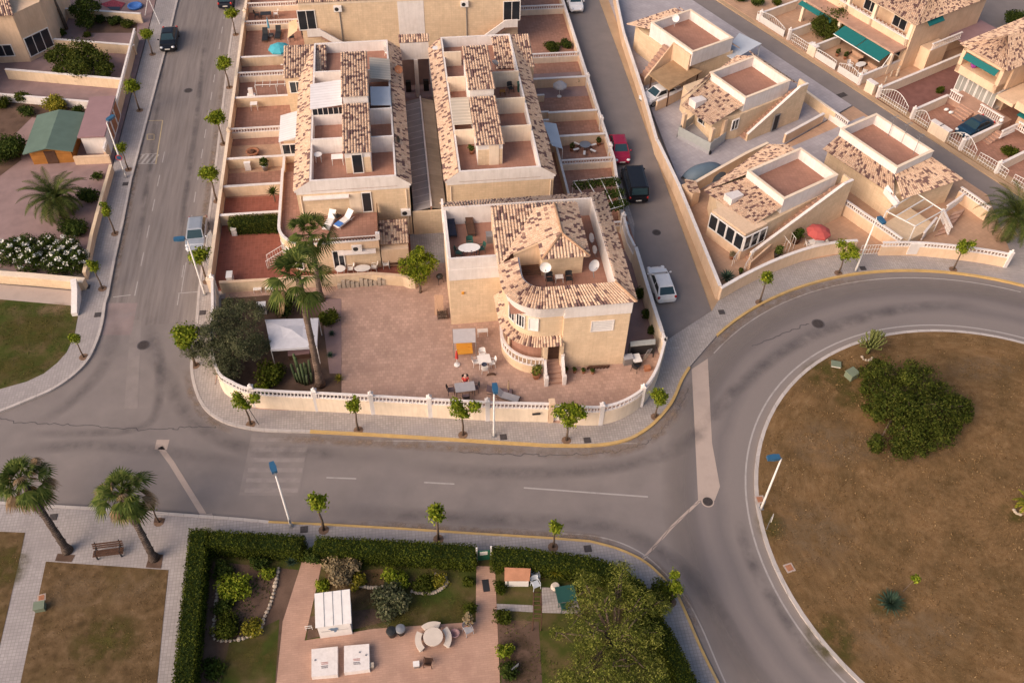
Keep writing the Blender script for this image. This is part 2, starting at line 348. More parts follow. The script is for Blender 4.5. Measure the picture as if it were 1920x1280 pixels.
def roof_poly(P,low=(0,1)):
    """planar convex 3-D polygon; edge P[low0]->P[low1] is the eave; returns cells + clip planes"""
    P=[Vector(p) for p in P]
    if isinstance(low[0],int): a,b=P[low[0]],P[low[1]]
    else: a,b=Vector(low[0]),Vector(low[1])
    u=(b-a).normalized(); v=None
    for p in P:
        q=(p-a)-u*(p-a).dot(u)
        if q.length>.2: v=q.normalized(); break
    if v.z<0: v=-v
    n=u.cross(v)
    if n.z<0: u=-u; n=-n
    us=[(p-a).dot(u) for p in P]; vs_=[(p-a).dot(v) for p in P]
    tw=.24; tl=.30; cells=[]
    i0=math.floor(min(us)/tw); i1=math.ceil(max(us)/tw); j0=math.floor(min(vs_)/tl+1e-4); j1=math.ceil(max(vs_)/tl)
    for j in range(j0,j1):
        for i in range(i0,i1):
            A=a+u*(i*tw)+v*(j*tl); cells.append((A,A+u*tw,A+u*tw+v*tl,A+v*tl,n))
    cen=sum(P,Vector())/len(P); clip=[]
    for k in range(len(P)):
        p,q=P[k],P[(k+1)%len(P)]; no=(q-p).cross(n).normalized()
        if no.dot(cen-p)>0: no=-no
        clip.append((p,no))
    return cells,clip
def add_roof_poly(name,polys,parent):
    """polys: list of (points, (low0,low1)); one joined mesh"""
    bm=bmesh.new()
    for P,low in polys:
        c,cp=roof_poly(P,low); me=mkroof('tmp',c,None,cp); bm.from_mesh(me); bpy.data.meshes.remove(me)
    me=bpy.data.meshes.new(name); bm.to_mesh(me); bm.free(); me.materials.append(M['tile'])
    return link(name,me,parent)
def strip_cells(inner,outer,zi,zo):
    """roof strip between two polylines with the same number of points"""
    cells=[]
    for k in range(len(inner)-1):
        a,b=Vector((*outer[k][:2],zo)),Vector((*outer[k+1][:2],zo)); d,c=Vector((*inner[k][:2],zi)),Vector((*inner[k+1][:2],zi))
        L=(b-a).length; nu=max(1,round(L/.24)); H=((a-d).length+(b-c).length)/2; nv=max(1,round(H/.30))
        for j in range(nv):
            for i in range(nu):
                f=lambda s,t:(a.lerp(b,s)).lerp(d.lerp(c,s),t)
                p=[f(i/nu,j/nv),f((i+1)/nu,j/nv),f((i+1)/nu,(j+1)/nv),f(i/nu,(j+1)/nv)]
                n=(p[1]-p[0]).cross(p[3]-p[0]); 
                if n.length<1e-7: n=Vector((0,0,1))
                n.normalize()
                if n.z<0: n=-n
                cells.append((*p,n))
    return cells
def add_strip(name,inner,outer,zi,zo,parent):
    me=mkroof(name,strip_cells(inner,outer,zi,zo),parent); return link(name,me,parent)
def ridge(mb,pts,r=.11):
    P=[Vector(p)+Vector((0,0,.07)) for p in pts]; mb.tube(P,r,6); return mb
# ---------------- foliage ----------------
def leafcloud(blobs,n,size,seed,asp=.55,shell=.45,up=.25,up2=0,jit=.10):
    rg=np.random.default_rng(seed); B=np.array([b[:6] for b in blobs],float)
    wgt=np.array([(b[3]*b[4]*b[5])**(2/3) for b in blobs]); idx=rg.choice(len(B),n,p=wgt/wgt.sum()); b=B[idx]
    d=rg.normal(size=(n,3)); d/=np.linalg.norm(d,axis=1)[:,None]
    r=(1-shell*rg.random(n)**1.6)*(1+jit*rg.normal(size=n))
    c=b[:,:3]+d*b[:,3:6]*r[:,None]
    nr=d+.75*rg.normal(size=(n,3)); nr[:,2]+=up; nr/=np.linalg.norm(nr,axis=1)[:,None]
    t=rg.normal(size=(n,3)); t[:,2]-=up2; t-=nr*(t*nr).sum(1)[:,None]; t/=np.linalg.norm(t,axis=1)[:,None]; q=np.cross(nr,t)
    s=size*(.6+.8*rg.random(n))[:,None]
    v=np.stack([c-t*s,c+q*s*asp-t*s*.1,c+t*s,c-q*s*asp-t*s*.1],1).reshape(-1,3)
    return v
def leafobj(name,v,mt,parent):
    n=len(v)//4; me=bpy.data.meshes.new(name); me.vertices.add(len(v)); me.vertices.foreach_set('co',np.asarray(v,dtype=np.float32).ravel())
    me.loops.add(4*n); me.loops.foreach_set('vertex_index',np.arange(4*n,dtype=np.int32)); me.polygons.add(n)
    me.polygons.foreach_set('loop_start',np.arange(0,4*n,4,dtype=np.int32))
    me.update(calc_edges=True)
    for mm in (mt if isinstance(mt,list) else [mt]): me.materials.append(mm)
    return link(name,me,parent)
def blobset(rd,n,R0,r,c=(0,0,0),fl=1.):
    out=[]
    for i in range(n):
        a=rd.random()*2*PI; z=rd.uniform(-1,1); k=math.sqrt(1-z*z)*rd.uniform(.45,1)*R0
        q=r*rd.uniform(.7,1.25); out.append((c[0]+k*math.cos(a),c[1]+k*math.sin(a),c[2]+z*R0*fl*.75,q,q,q*.85))
    return out
def bush(label,loc,r,h,mt,n=None,size=.11,seed=0,name='shrub',cat='shrub',group=None,asp=.55,nb=9):
    rd=random.Random(seed*13+5); t=T(name,label,cat,loc,group)
    bl=[(loc[0]+rd.uniform(-.55,.55)*r,loc[1]+rd.uniform(-.55,.55)*r,loc[2]+h*rd.uniform(.35,.62),r*rd.uniform(.4,.62),r*rd.uniform(.4,.62),h*rd.uniform(.28,.4)) for _ in range(nb)]
    bl.append((loc[0],loc[1],loc[2]+h*.4,r*.72,r*.72,h*.42))
    n=n or int(min(9000,max(350,900*r*r+700*r*h)))
    leafobj('foliage',leafcloud(bl,n,size,seed+1,asp),mt,t)
    m=MB()
    for k in range(4):
        a=rd.random()*6.3; m.tube([loc,(loc[0]+.35*r*math.cos(a),loc[1]+.35*r*math.sin(a),loc[2]+h*.6)],[.035,.015],5)
    m.build('stem',M['bark'],t); return t
def hedge(label,poly,z0,h,seed=1,name='hedge',dens=230,mt='hedge',size=.062):
    P=[(p[0],p[1]) for p in poly]; c=sum((Vector(p) for p in P),Vector((0,0)))/len(P)
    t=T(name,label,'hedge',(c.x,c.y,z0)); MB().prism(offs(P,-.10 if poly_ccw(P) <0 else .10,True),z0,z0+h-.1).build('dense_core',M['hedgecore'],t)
    rg=np.random.default_rng(seed); vs=[]
    tri=tess(P); areas=[abs((b[0]-a[0])*(d[1]-a[1])-(d[0]-a[0])*(b[1]-a[1]))/2 for a,b,d in tri]
    for (a,b,d),ar in zip(tri,areas):
        k=int(ar*dens*1.2); r1=np.sqrt(rg.random(k))[:,None]; r2=rg.random(k)[:,None]
        p=np.array(a)*(1-r1)+np.array(b)*(r1*(1-r2))+np.array(d)*(r1*r2)
        vs.append(np.c_[p,z0+h-.05+.09*rg.normal(size=k)])
    for i in range(len(P)):
        a,b=np.array(P[i]),np.array(P[(i+1)%len(P)]); L=np.hypot(*(b-a)); k=int(L*h*dens)
        s=rg.random(k)[:,None]; p=a*(1-s)+b*s+rg.normal(size=(k,2))*.06
        vs.append(np.c_[p,z0+h*rg.random(k)])
    c3=np.concatenate(vs); n=len(c3); nr=rg.normal(size=(n,3)); nr[:,2]+=.4; nr/=np.linalg.norm(nr,axis=1)[:,None]
    tt=rg.normal(size=(n,3)); tt-=nr*(tt*nr).sum(1)[:,None]; tt/=np.linalg.norm(tt,axis=1)[:,None]; q=np.cross(nr,tt); s=size*(.6+.8*rg.random(n))[:,None]
    leafobj('foliage',np.stack([c3-tt*s,c3+q*s*.55,c3+tt*s,c3-q*s*.55],1).reshape(-1,3),M[mt],t); return t
def poly_ccw(P):
    n=len(P); return sum(P[i][0]*P[(i+1)%n][1]-P[(i+1)%n][0]*P[i][1] for i in range(n))
def tess(P):
    from mathutils.geometry import tessellate_polygon
    return [[P[i] for i in tr] for tr in tessellate_polygon([[Vector((*p,0)) for p in P]])]
M['ridge']=mat('ridge_tile',(.44,.27,.17),.15,3,14,.8)
M['paleglass']=plain('pale_glass_panel',(.36,.37,.36),.15,0,.6)
M['candel']=plain('candelabra_skin',(.13,.145,.045),.7,0,.2)
M['lawnlf']=leafmat('ground_leaf',[(.03,.055,.008),(.05,.08,.012),(.08,.10,.02)])
M['redpar']=plain('faded_red_parasol',(.42,.075,.065),.85); M['covercloth']=plain('blue_grey_car_cover',(.10,.14,.18),.6); M['purplegrey']=plain('purple_grey_cushion',(.16,.11,.12),.9); M['swingcloth']=plain('pale_grey_canopy',(.42,.39,.40),.85); M['gazebocloth']=plain('white_gazebo_cloth',(.50,.49,.53),.85)
M['blueparasol']=plain('mid_blue_cloth',(.07,.25,.38),.85); M['shadecloth']=plain('cream_shade_cloth',(.66,.48,.29),.85); M['emblem']=plain('blue_grey_emblem',(.13,.20,.29),.6); M['paleston']=mat('pale_cast_stone',(.58,.50,.43),.06,2,14,.9); M['hutroof']=mat('small_terracotta_roof',(.42,.20,.12),.12,2,14,.85); M['redblanket']=mat('patterned_red_blanket',(.30,.06,.08),.5,5,14,.95)
M['pit']=mat('tree_pit_soil',(.20,.125,.085),.25,5,25,.95,.4)
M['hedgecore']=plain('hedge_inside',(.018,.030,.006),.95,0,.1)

def fademat(name,cols,amt=.85):
    m=bpy.data.materials.new(name); m.use_nodes=True; nt=m.node_tree; b=nt.nodes['Principled BSDF']; tc=N(nt,'TexCoord'); c=ramp(nt,noise(nt,tc.outputs['Object'],2.2,5),cols); nt.links.new(c,b.inputs['Base Color']); b.inputs['Roughness'].default_value=.95; b.inputs['Specular IOR Level'].default_value=.1
    at=N(nt,'Attribute',attribute_name='edge'); nz=ramp(nt,noise(nt,tc.outputs['Object'],1.3,6,.65),[(0,)*3,(1,)*3],[.36,.62]); a=N(nt,'Math',operation='MULTIPLY'); nt.links.new(nz,a.inputs[0]); nt.links.new(at.outputs['Fac'],a.inputs[1]); k=N(nt,'Math',operation='MULTIPLY'); nt.links.new(a.outputs[0],k.inputs[0]); k.inputs[1].default_value=amt
    tr=N(nt,'BsdfTransparent'); mx=N(nt,'MixShader'); nt.links.new(k.outputs[0],mx.inputs[0]); nt.links.new(tr.outputs[0],mx.inputs[1]); nt.links.new(b.outputs[0],mx.inputs[2]); nt.links.new(mx.outputs[0],nt.nodes['Material Output'].inputs[0]); return m
def fadepatch(name,c,rx,ry,z,mt,rot=0):
    vs=[(c[0],c[1],z)];val=[1.]; n=28
    for q,e in ((.45,.9),(.75,.5),(1.,0.)):
        for j in range(n): a=2*PI*j/n; x,y=rx*q*math.cos(a),ry*q*math.sin(a); vs.append((c[0]+x*math.cos(rot)-y*math.sin(rot),c[1]+x*math.sin(rot)+y*math.cos(rot),z)); val.append(e)
    fs=[[0,1+j,1+(j+1)%n] for j in range(n)]+[[1+i*n+j,1+(i+1)*n+j,1+(i+1)*n+(j+1)%n,1+i*n+(j+1)%n] for i in range(2) for j in range(n)]
    me=bpy.data.meshes.new(name); me.from_pydata(vs,[],fs); at=me.attributes.new('edge','FLOAT','POINT'); at.data.foreach_set('value',val); me.materials.append(mt); return tag(link(name,me),None,None,None,'structure')
def tufts(name,poly,z,dens,size,mt,seed,label,cat,keep=None):
    rg=np.random.default_rng(seed); P=[(p[0],p[1]) for p in poly]; vs=[]
    for a,b,d in tess(P):
        ar=abs((b[0]-a[0])*(d[1]-a[1])-(d[0]-a[0])*(b[1]-a[1]))/2; k=int(ar*dens); r1=np.sqrt(rg.random(k))[:,None]; r2=rg.random(k)[:,None]
        vs.append(np.array(a)*(1-r1)+np.array(b)*(r1*(1-r2))+np.array(d)*(r1*r2))
    p=np.concatenate(vs)
    cl_=np.sin(p[:,0]*1.7+np.sin(p[:,1]*1.3)*2)+np.sin(p[:,1]*2.1+np.sin(p[:,0]*.9)*2); p=p[cl_+rg.normal(size=len(p))*.9>-.2]
    n=len(p); s=size*(.5+rg.random(n))[:,None]; a=rg.random(n)*2*PI; d=np.c_[np.cos(a),np.sin(a),np.zeros(n)]; lean=rg.normal(size=(n,3))*.5; lean[:,2]=1
    b=np.c_[p,np.full(n,z)]; v=np.stack([b-d*s*.35,b+d*s*.35,b+d*s*.12+lean*s*.8,b-d*s*.12+lean*s*.8],1).reshape(-1,3)
    return tag(leafobj(name,v,M[mt],None),label,cat,None,'stuff')
M['litter']=leafmat('fallen_leaf',[(.16,.09,.04),(.26,.15,.06),(.36,.24,.12),(.42,.32,.20)],.05); M['drytuft']=leafmat('dry_grass_blade',[(.10,.058,.022),(.165,.10,.042),(.24,.15,.07),(.33,.22,.115)],.1); M['greentuft']=leafmat('green_grass_blade',[(.035,.055,.008),(.06,.08,.012),(.10,.105,.022),(.15,.13,.04)],.1)
# =============================== THE SETTING ===============================
CX,CY,RI,RO=39.5,28.85,17.82,24.75      # roundabout, found from its kerb
m=MB(); m.flat([(-300,-120),(300,-120),(300,420),(-300,420)],-.06); S('ground',m,M['soil'])
m=MB(); m.flat([(-120,-30),(140,-30),(140,190),(-120,190)],0); S('road',m,M['asphalt'])
def ringmat():
    m=bpy.data.materials.new('roundabout_asphalt'); m.use_nodes=True; nt=m.node_tree; b=nt.nodes['Principled BSDF']
    tc=N(nt,'TexCoord'); mp=N(nt,'Mapping'); mp.inputs['Location'].default_value=(-CX,-CY,0); nt.links.new(tc.outputs['Object'],mp.inputs[0])
    ln=N(nt,'VectorMath',operation='LENGTH'); nt.links.new(mp.outputs[0],ln.inputs[0])
    nz=noise(nt,tc.outputs['Object'],.35,5); a=N(nt,'Math',operation='MULTIPLY_ADD'); nt.links.new(nz,a.inputs[0]); a.inputs[1].default_value=.8; nt.links.new(ln.outputs['Value'],a.inputs[2])
    s=N(nt,'MapRange'); s.inputs[1].default_value=RI+.4; s.inputs[2].default_value=RO+.4; nt.links.new(a.outputs[0],s.inputs[0])
    c=ramp(nt,s.outputs[0],[(.255,.218,.20),(.22,.19,.18),(.225,.193,.183),(.175,.153,.15),(.212,.182,.175),(.182,.158,.155),(.225,.193,.182),(.264,.224,.205)],[0,.12,.26,.38,.5,.62,.76,1])
    n2=noise(nt,tc.outputs['Object'],40,3); c=mixc(nt,c,ramp(nt,n2,[(.75,)*3,(1.1,)*3],[.3,.7]),1,'MULTIPLY')
    nt.links.new(c,b.inputs['Base Color']); b.inputs['Roughness'].default_value=.92; b.inputs['Specular IOR Level'].default_value=.12
    fa=N(nt,'MapRange'); fa.inputs[1].default_value=21.8; fa.inputs[2].default_value=24.4; nt.links.new(ln.outputs['Value'],fa.inputs[0]); tr=N(nt,'BsdfTransparent'); mx=N(nt,'MixShader'); nt.links.new(fa.outputs[0],mx.inputs[0]); nt.links.new(b.outputs[0],mx.inputs[1]); nt.links.new(tr.outputs[0],mx.inputs[2]); nt.links.new(mx.outputs[0],nt.nodes['Material Output'].inputs[0])
    return m
m=MB(); A0,A1=18,352; k=90
ia=[(CX+RI*math.cos(R(a)),CY+RI*math.sin(R(a))) for a in np.linspace(0,360,k)]; oa=[(CX+RO*math.cos(R(a)),CY+RO*math.sin(R(a))) for a in np.linspace(0,360,k)]
for i in range(k-1): m.add([(*ia[i],.004),(*oa[i],.004),(*oa[i+1],.004),(*ia[i+1],.004)],[[0,1,2,3]])
S('roundabout_road',m,ringmat())
def lanemat():
    m=bpy.data.materials.new('street_asphalt'); m.use_nodes=True; nt=m.node_tree; b=nt.nodes['Principled BSDF']
    tc=N(nt,'TexCoord'); sp=N(nt,'SeparateXYZ'); nt.links.new(tc.outputs['Object'],sp.inputs[0])
    nz=noise(nt,tc.outputs['Object'],.3,5); a=N(nt,'Math',operation='MULTIPLY_ADD'); nt.links.new(nz,a.inputs[0]); a.inputs[1].default_value=1.; nt.links.new(sp.outputs[0],a.inputs[2])
    s=N(nt,'MapRange'); s.inputs[1].default_value=-24.9; s.inputs[2].default_value=-17.3; nt.links.new(a.outputs[0],s.inputs[0])
    c=ramp(nt,s.outputs[0],[(.233,.20,.188),(.208,.179,.17),(.233,.199,.186),(.208,.179,.17),(.224,.192,.181),(.20,.172,.164),(.238,.203,.19),(.273,.231,.207)],[0,.14,.25,.37,.5,.63,.75,1])
    mp=N(nt,'Mapping'); mp.inputs['Scale'].default_value=(2.5,.12,1); nt.links.new(tc.outputs['Object'],mp.inputs[0])
    c=mixc(nt,c,ramp(nt,noise(nt,mp.outputs[0],1.5,5),[(.8,)*3,(1.15,)*3],[.3,.7]),1,'MULTIPLY')
    c=mixc(nt,c,ramp(nt,noise(nt,tc.outputs['Object'],40,3),[(.75,)*3,(1.1,)*3],[.3,.7]),1,'MULTIPLY')
    nt.links.new(c,b.inputs['Base Color']); b.inputs['Roughness'].default_value=.92; b.inputs['Specular IOR Level'].default_value=.12
    return m
m=MB(); m.flat([(-25.6,54),(-17.4,54),(-17.6,140),(-25.6,140)],.004); S('street',m,lanemat())
# ---- roundabout island ----
def islandmat():     # mown in rings, so the streaks follow the kerb
    m=bpy.data.materials.new('mown_dry_grass'); m.use_nodes=True; nt=m.node_tree; b=nt.nodes['Principled BSDF']; tc=N(nt,'TexCoord'); mp=N(nt,'Mapping'); mp.inputs['Location'].default_value=(-CX,-CY,0); nt.links.new(tc.outputs['Object'],mp.inputs[0])
    gr=N(nt,'SeparateXYZ'); nt.links.new(mp.outputs[0],gr.inputs[0]); ln=N(nt,'VectorMath',operation='LENGTH'); nt.links.new(mp.outputs[0],ln.inputs[0]); an=N(nt,'Math',operation='ARCTAN2'); nt.links.new(gr.outputs[1],an.inputs[0]); nt.links.new(gr.outputs[0],an.inputs[1])
    cb=N(nt,'CombineXYZ'); r2=N(nt,'Math',operation='MULTIPLY'); nt.links.new(ln.outputs['Value'],r2.inputs[0]); r2.inputs[1].default_value=2.6; nt.links.new(r2.outputs[0],cb.inputs[0]); a2=N(nt,'Math',operation='MULTIPLY'); nt.links.new(an.outputs[0],a2.inputs[0]); a2.inputs[1].default_value=14; nt.links.new(a2.outputs[0],cb.inputs[1])
    n1=noise(nt,cb.outputs[0],.9,6,.65); c=ramp(nt,n1,[(.14,.082,.038),(.172,.105,.05),(.20,.125,.063),(.24,.158,.085)],[.3,.45,.58,.75])
    c=mixc(nt,c,ramp(nt,noise(nt,tc.outputs['Object'],.35,6,.65),[(.68,.68,.62),(1.15,1.1,1.05)],[.35,.65]),1,'MULTIPLY'); n3=noise(nt,tc.outputs['Object'],24,4,.7); c=mixc(nt,c,ramp(nt,n3,[(.55,)*3,(1.3,)*3],[.3,.7]),.8,'MULTIPLY')
    nt.links.new(c,b.inputs['Base Color']); b.inputs['Roughness'].default_value=.98; b.inputs['Specular IOR Level'].default_value=.08; bp=N(nt,'Bump'); bp.inputs['Strength'].default_value=.7; bp.inputs['Distance'].default_value=.03; nt.links.new(n3,bp.inputs['Height']); nt.links.new(bp.outputs[0],b.inputs['Normal']); return m
m=MB(); m.flat([(CX+(RI-.2)*math.cos(R(a)),CY+(RI-.2)*math.sin(R(a))) for a in range(0,360,4)],.14); S('grass_island',m,islandmat())
m=MB(); m.wall([(CX+(RI-.1)*math.cos(R(a)),CY+(RI-.1)*math.sin(R(a))) for a in range(0,360,4)],.26,0,.15,closed=True); S('island_kerb',m,M['kerb'])
m=MB(); m.ribbon([(CX+(RI+.62)*math.cos(R(a)),CY+(RI+.62)*math.sin(R(a))) for a in range(0,360,3)],.13,.009,closed=True)
m.ribbon([(CX+(RO-.75)*math.cos(R(a)),CY+(RO-.75)*math.sin(R(a))) for a in range(62,135,3)],.10,.009)
# ---- road paint ----
def line(p,q,w=.12): m.ribbon(gp([p,q]),w,.009)
line((612,895),(668,897)); line((795,904),(852,907)); line((982,914),(1215,931)); line((700,826),(1195,831),.10)
for y0 in np.arange(56,108,3.3): m.ribbon([(-19.75,y0),(-19.75,y0+1.5)],.09,.009)
for y0 in np.arange(57.5,76,3.6): m.ribbon([(-23.35,y0),(-23.35,y0+1.7)],.09,.009)
line((212,557),(245,553),.1); line((334,550),(372,547),.1); line((340,548),(349,492),.08)
m.ribbon(sm(gp([(1055,1000),(1110,1004),(1160,1016),(1205,1038),(1245,1072),(1285,1120),(1315,1175),(1345,1245),(1365,1290)]),5),.10,.009)
for k in range(4):
    m.ribbon(gp([(257+k*9,306),(270+k*9,290)]),.22,.009)
line((258,307),(291,307)); line((263,290),(296,288))
S('road_marking',m,M['line'])
m=MB()
for a,b in (((272,227),(305,226)),((305,226),(292,308)),((276,252),(289,252)),((276,262),(289,262)),((276,252),(276,262)),((289,252),(289,262))): m.ribbon(gp([a,b]),.1,.0095)
S('parking_bay_marking',m,M['lineyel'])
# ---- concrete strips, crack seals, patches in the asphalt ----
def flatg(name,pts,z,mt): mm=MB(); mm.flat(gp(pts),z); return S(name,mm,mt)
flatg('concrete_strip',[(1297,692),(1327,672),(1335,830),(1350,912),(1340,938),(1309,938)],.008,M['concrete'])
mm=MB(); mm.ribbon(gp([(300,838),(322,868),(384,968)]),.38,.0085); mm.flat(gp([(294,824),(318,824),(313,843),(290,842)]),.0085); S('concrete_trench',mm,M['concrete'])
M['seal']=mat('bitumen_seal',(.11,.098,.102),.2,3,25,.8); M['patch']=mat('old_patch',(.24,.206,.193),.12,.8,25,.92,stain=(.22,.187,.184),sscale=.7); M['patchred']=mat('worn_red_crossing',(.255,.198,.19),.12,.8,25,.92,stain=(.24,.202,.20),sscale=.5)
flatg('crossing_patch',[(472,812),(582,812),(560,930),(448,928)],.006,M['patch'])
M['bar']=mat('faint_crossing_bar',(.27,.232,.218),.12,1.5,25,.92,stain=(.275,.232,.225),sscale=1.2)
mm=MB()
for k in range(6): mm.flat(gp([(474-3*k,820+19*k),(580-4*k,820+19*k),(578-4*k,828+19*k),(473-3*k,828+19*k)]),.0105)
S('crossing_bars',mm,M['bar'])
flatg('crossing_patch',[(196,568),(258,568),(246,628),(188,628)],.007,M['patchred'])
flatg('trench_patch',[(245,600),(265,600),(258,766),(233,766)],.0062,M['patch'])
mm=MB(); mm.flat(gp([(377,964),(397,962),(405,975),(380,976)]),.0075); mm.ribbon(gp([(1312,938),(1262,985),(1205,1048)]),.2,.0085); S('concrete_channel',mm,M['concrete'])
mm=MB()
for ps,wd in (([(0,784),(40,792),(110,795),(200,800),(300,805),(350,801),(405,800)],.09),([(860,848),(935,850),(1010,852)],.10),([(1010,852),(1090,852),(1160,845),(1210,830),(1232,815)],.09),([(1232,815),(1255,790),(1275,760),(1292,728)],.08),([(1410,650),(1475,622),(1515,607)],.14),([(1205,1050),(1262,985),(1312,938)],.05)):
    cr=sm(gp(ps),10); rc=random.Random(len(ps)); mm.ribbon([p+Vector((rc.gauss(0,.07),rc.gauss(0,.07),0)) for p in cr],wd*.7,.0098)
S('crack_seal',mm,M['seal'])
def stainmat():     # rubber left by turning tyres, worn away in places
    m=bpy.data.materials.new('tyre_rubber_stain'); m.use_nodes=True; nt=m.node_tree; b=nt.nodes['Principled BSDF']; b.inputs['Base Color'].default_value=(.08,.072,.08,1); b.inputs['Roughness'].default_value=.9
    at=N(nt,'Attribute',attribute_name='edge'); tc=N(nt,'TexCoord'); r=ramp(nt,noise(nt,tc.outputs['Object'],.6,6,.65),[(0,)*3,(.48,)*3],[.34,.72]); mu=N(nt,'Math',operation='MULTIPLY'); nt.links.new(r,mu.inputs[0]); nt.links.new(at.outputs['Fac'],mu.inputs[1])
    tr=N(nt,'BsdfTransparent'); mx=N(nt,'MixShader'); nt.links.new(mu.outputs[0],mx.inputs[0]); nt.links.new(tr.outputs[0],mx.inputs[1]); nt.links.new(b.outputs[0],mx.inputs[2]); nt.links.new(mx.outputs[0],nt.nodes['Material Output'].inputs[0])
    return m
STM=stainmat()
DIRT=fademat('gutter_dirt',[(.23,.165,.125),(.29,.215,.165)],.75)
def stain(ps,wd,z,mt=None,nm='tyre_stain'):
    p=sm(gp(ps),6); rows=[offs(p,wd*f) for f in (-.5,-.22,0,.22,.5)]; ev=[0,.7,1,.7,0]; n=len(p); vs=[];val=[]
    for r,e in zip(rows,ev):
        for i,q in enumerate(r): vs.append((q[0],q[1],z)); val.append(e*min(1,i/6,(n-1-i)/6))
    fs=[[j*n+i,j*n+i+1,(j+1)*n+i+1,(j+1)*n+i] for j in range(4) for i in range(n-1)]
    me=bpy.data.meshes.new(nm); me.from_pydata(vs,[],fs); a=me.attributes.new('edge','FLOAT','POINT'); a.data.foreach_set('value',val); me.materials.append(mt or STM)
    tag(link(nm,me),None,None,None,'structure')
for i,(ps,wd) in enumerate([([(215,560),(212,640),(185,700),(130,755),(60,800)],2.2),([(285,560),(285,650),(318,715),(345,770),(400,815),(470,840),(600,850),(760,858)],2.6),([(0,850),(100,838),(200,835),(330,850),(480,870)],2.2),([(750,870),(900,885),(1050,885),(1200,865),(1300,820),(1370,740),(1460,665),(1560,615),(1700,578),(1850,570)],2.4),([(560,950),(760,965),(960,975),(1080,980),(1180,1000),(1290,1075),(1360,1170),(1420,1290)],2.4),([(1385,960),(1400,1030),(1440,1110),(1500,1200),(1560,1285)],2.0),([(250,530),(268,400),(290,250),(305,120),(318,10)],1.2),([(330,530),(345,400),(365,250),(380,120),(390,10)],1.2),([(40,812),(150,812),(240,806),(290,780),(300,700),(300,620)],1.6)]): stain(ps,wd*.6,.0110+.0004*i)
for i,(ps,wd) in enumerate([([(500,818),(582,824),(700,830),(800,836),(925,843),(1025,849)],1.0),([(1000,848),(1112,848),(1180,838),(1225,815),(1252,788),(1272,755),(1292,715)],1.3),([(1310,672),(1345,645),(1385,609),(1432,578),(1502,549),(1562,533),(1640,521)],1.0),([(350,690),(358,735),(375,768),(400,792),(437,808)],.8),([(620,980),(760,987),(880,995),(1030,1003),(1105,1008),(1160,1020)],.8),([(1208,1044),(1238,1068),(1274,1108),(1296,1150),(1316,1197)],.8),([(208,560),(222,490),(236,420),(252,337),(272,230)],.7),([(362,548),(388,375),(400,297),(424,100)],.8)]): stain(ps,wd,.0128+.0003*i,DIRT,'gutter_dirt')
# manhole covers and gully grates are things of their own
def manhole(label,px,r=.36,rim=None):
    p=g(*px); t=T('manhole_cover',label,'manhole cover',(p.x,p.y,0),'manhole covers in the road')
    MB().lathe([(r,.0),(r,.016)],(p.x,p.y,.004),20).build('lid',M['iron'],t)
    MB().lathe([(r+.09,.0),(r+.09,.012)],(p.x,p.y,.003),20).build('rim',rim or M['seal'],t)
M['iron']=mat('cast_iron',(.075,.062,.06),.2,6,30,.7,metal=.3)
manhole('dark round manhole cover in the roundabout lane beside the spiky tree',(1534,607),.45)
manhole('round manhole cover at the tip of the pale concrete strip',(1327,940),.36,M['concrete'])
manhole('round reddish manhole cover in the junction at the left',(269,647),.42)
manhole('round manhole cover in the upper part of the left street',(353,170),.36)
manhole('round manhole cover in the right street behind the white hatchback',(1221,577),.34)
manhole('small round manhole cover in the right street in front of the white hatchback',(1231,436),.32)
def grate(label,px,sx=.75,sy=.5,z=.15,rot=0):
    p=g(*px,z); t=T('drain_cover',label,'drain cover',(p.x,p.y,z),'drain covers in the pavements')
    MB().obox(p,rot,sx,sy,z-.003,z+.012).build('frame',M['iron'],t)
    mm=MB(); 
    for k in range(5): mm.obox(p+Vector((math.cos(rot)*(k-2)*sx*.18,math.sin(rot)*(k-2)*sx*.18,0)),rot,sx*.07,sy*.8,z+.0125,z+.02)
    mm.build('grating',M['seal'],t)
for l,p in (('square brown drain cover right of the middle lamp post',(944,819)),('square brown drain cover right of the large citrus tree by the gate',(1101,825)),('square brown cover on the lower pavement right of its lone street tree',(1102,1028)),('square cover on the lower pavement beside the lamp base',(570,992)),('square cover on the left pavement beside the tapered corner wall',(183,590)),('square cover on the pavement beside the olive tree',(380,586)),('square cover near the foot of the signposted lamp',(235,345)),('square cover below the wall end on the left pavement',(163,538)),('square cover on the palm pavement near the road edge',(100,969)),('square cover on the curved pavement left of its middle tree',(1353,585)),('square cover under the curved wall beside the right lamp',(1618,503))): grate(l,p,.5,.5)
# ---- pavements ----
def pavement(poly,mt='pave',z=.14,name='pavement'): mm=MB(); mm.prism(poly,-.02,z); return S(name,mm,M[mt])
def kerb(path,mt='kerb',w=.22,z=.16): mm=MB(); mm.wall(path,w,-.02,z); return S('kerb' if mt!='yellow' else 'painted_kerb',mm,M[mt])
KL=[tuple(g(456,-110,0)),tuple(g(441,25,0))]+gp([(430,100),(407,297),(397,375),(374,550),(370,600)])
KC=sm(gp([(370,615),(362,655),(360,692),(367,730),(382,762),(405,783),(437,797),(493,807),(582,810)]),4)
KF=gp([(582,810),(700,816),(800,822),(925,830),(1025,836)])
KR=sm(gp([(1025,836),(1112,836),(1170,827),(1210,807),(1240,780),(1262,750),(1277,715),(1292,690)]),4)
RR=[(CX+(RO+.08)*math.cos(R(a)),CY+(RO+.08)*math.sin(R(a)),0) for a in range(130,44,-3)]
front=KL+KC[1:]+KF[1:]+KR[1:]
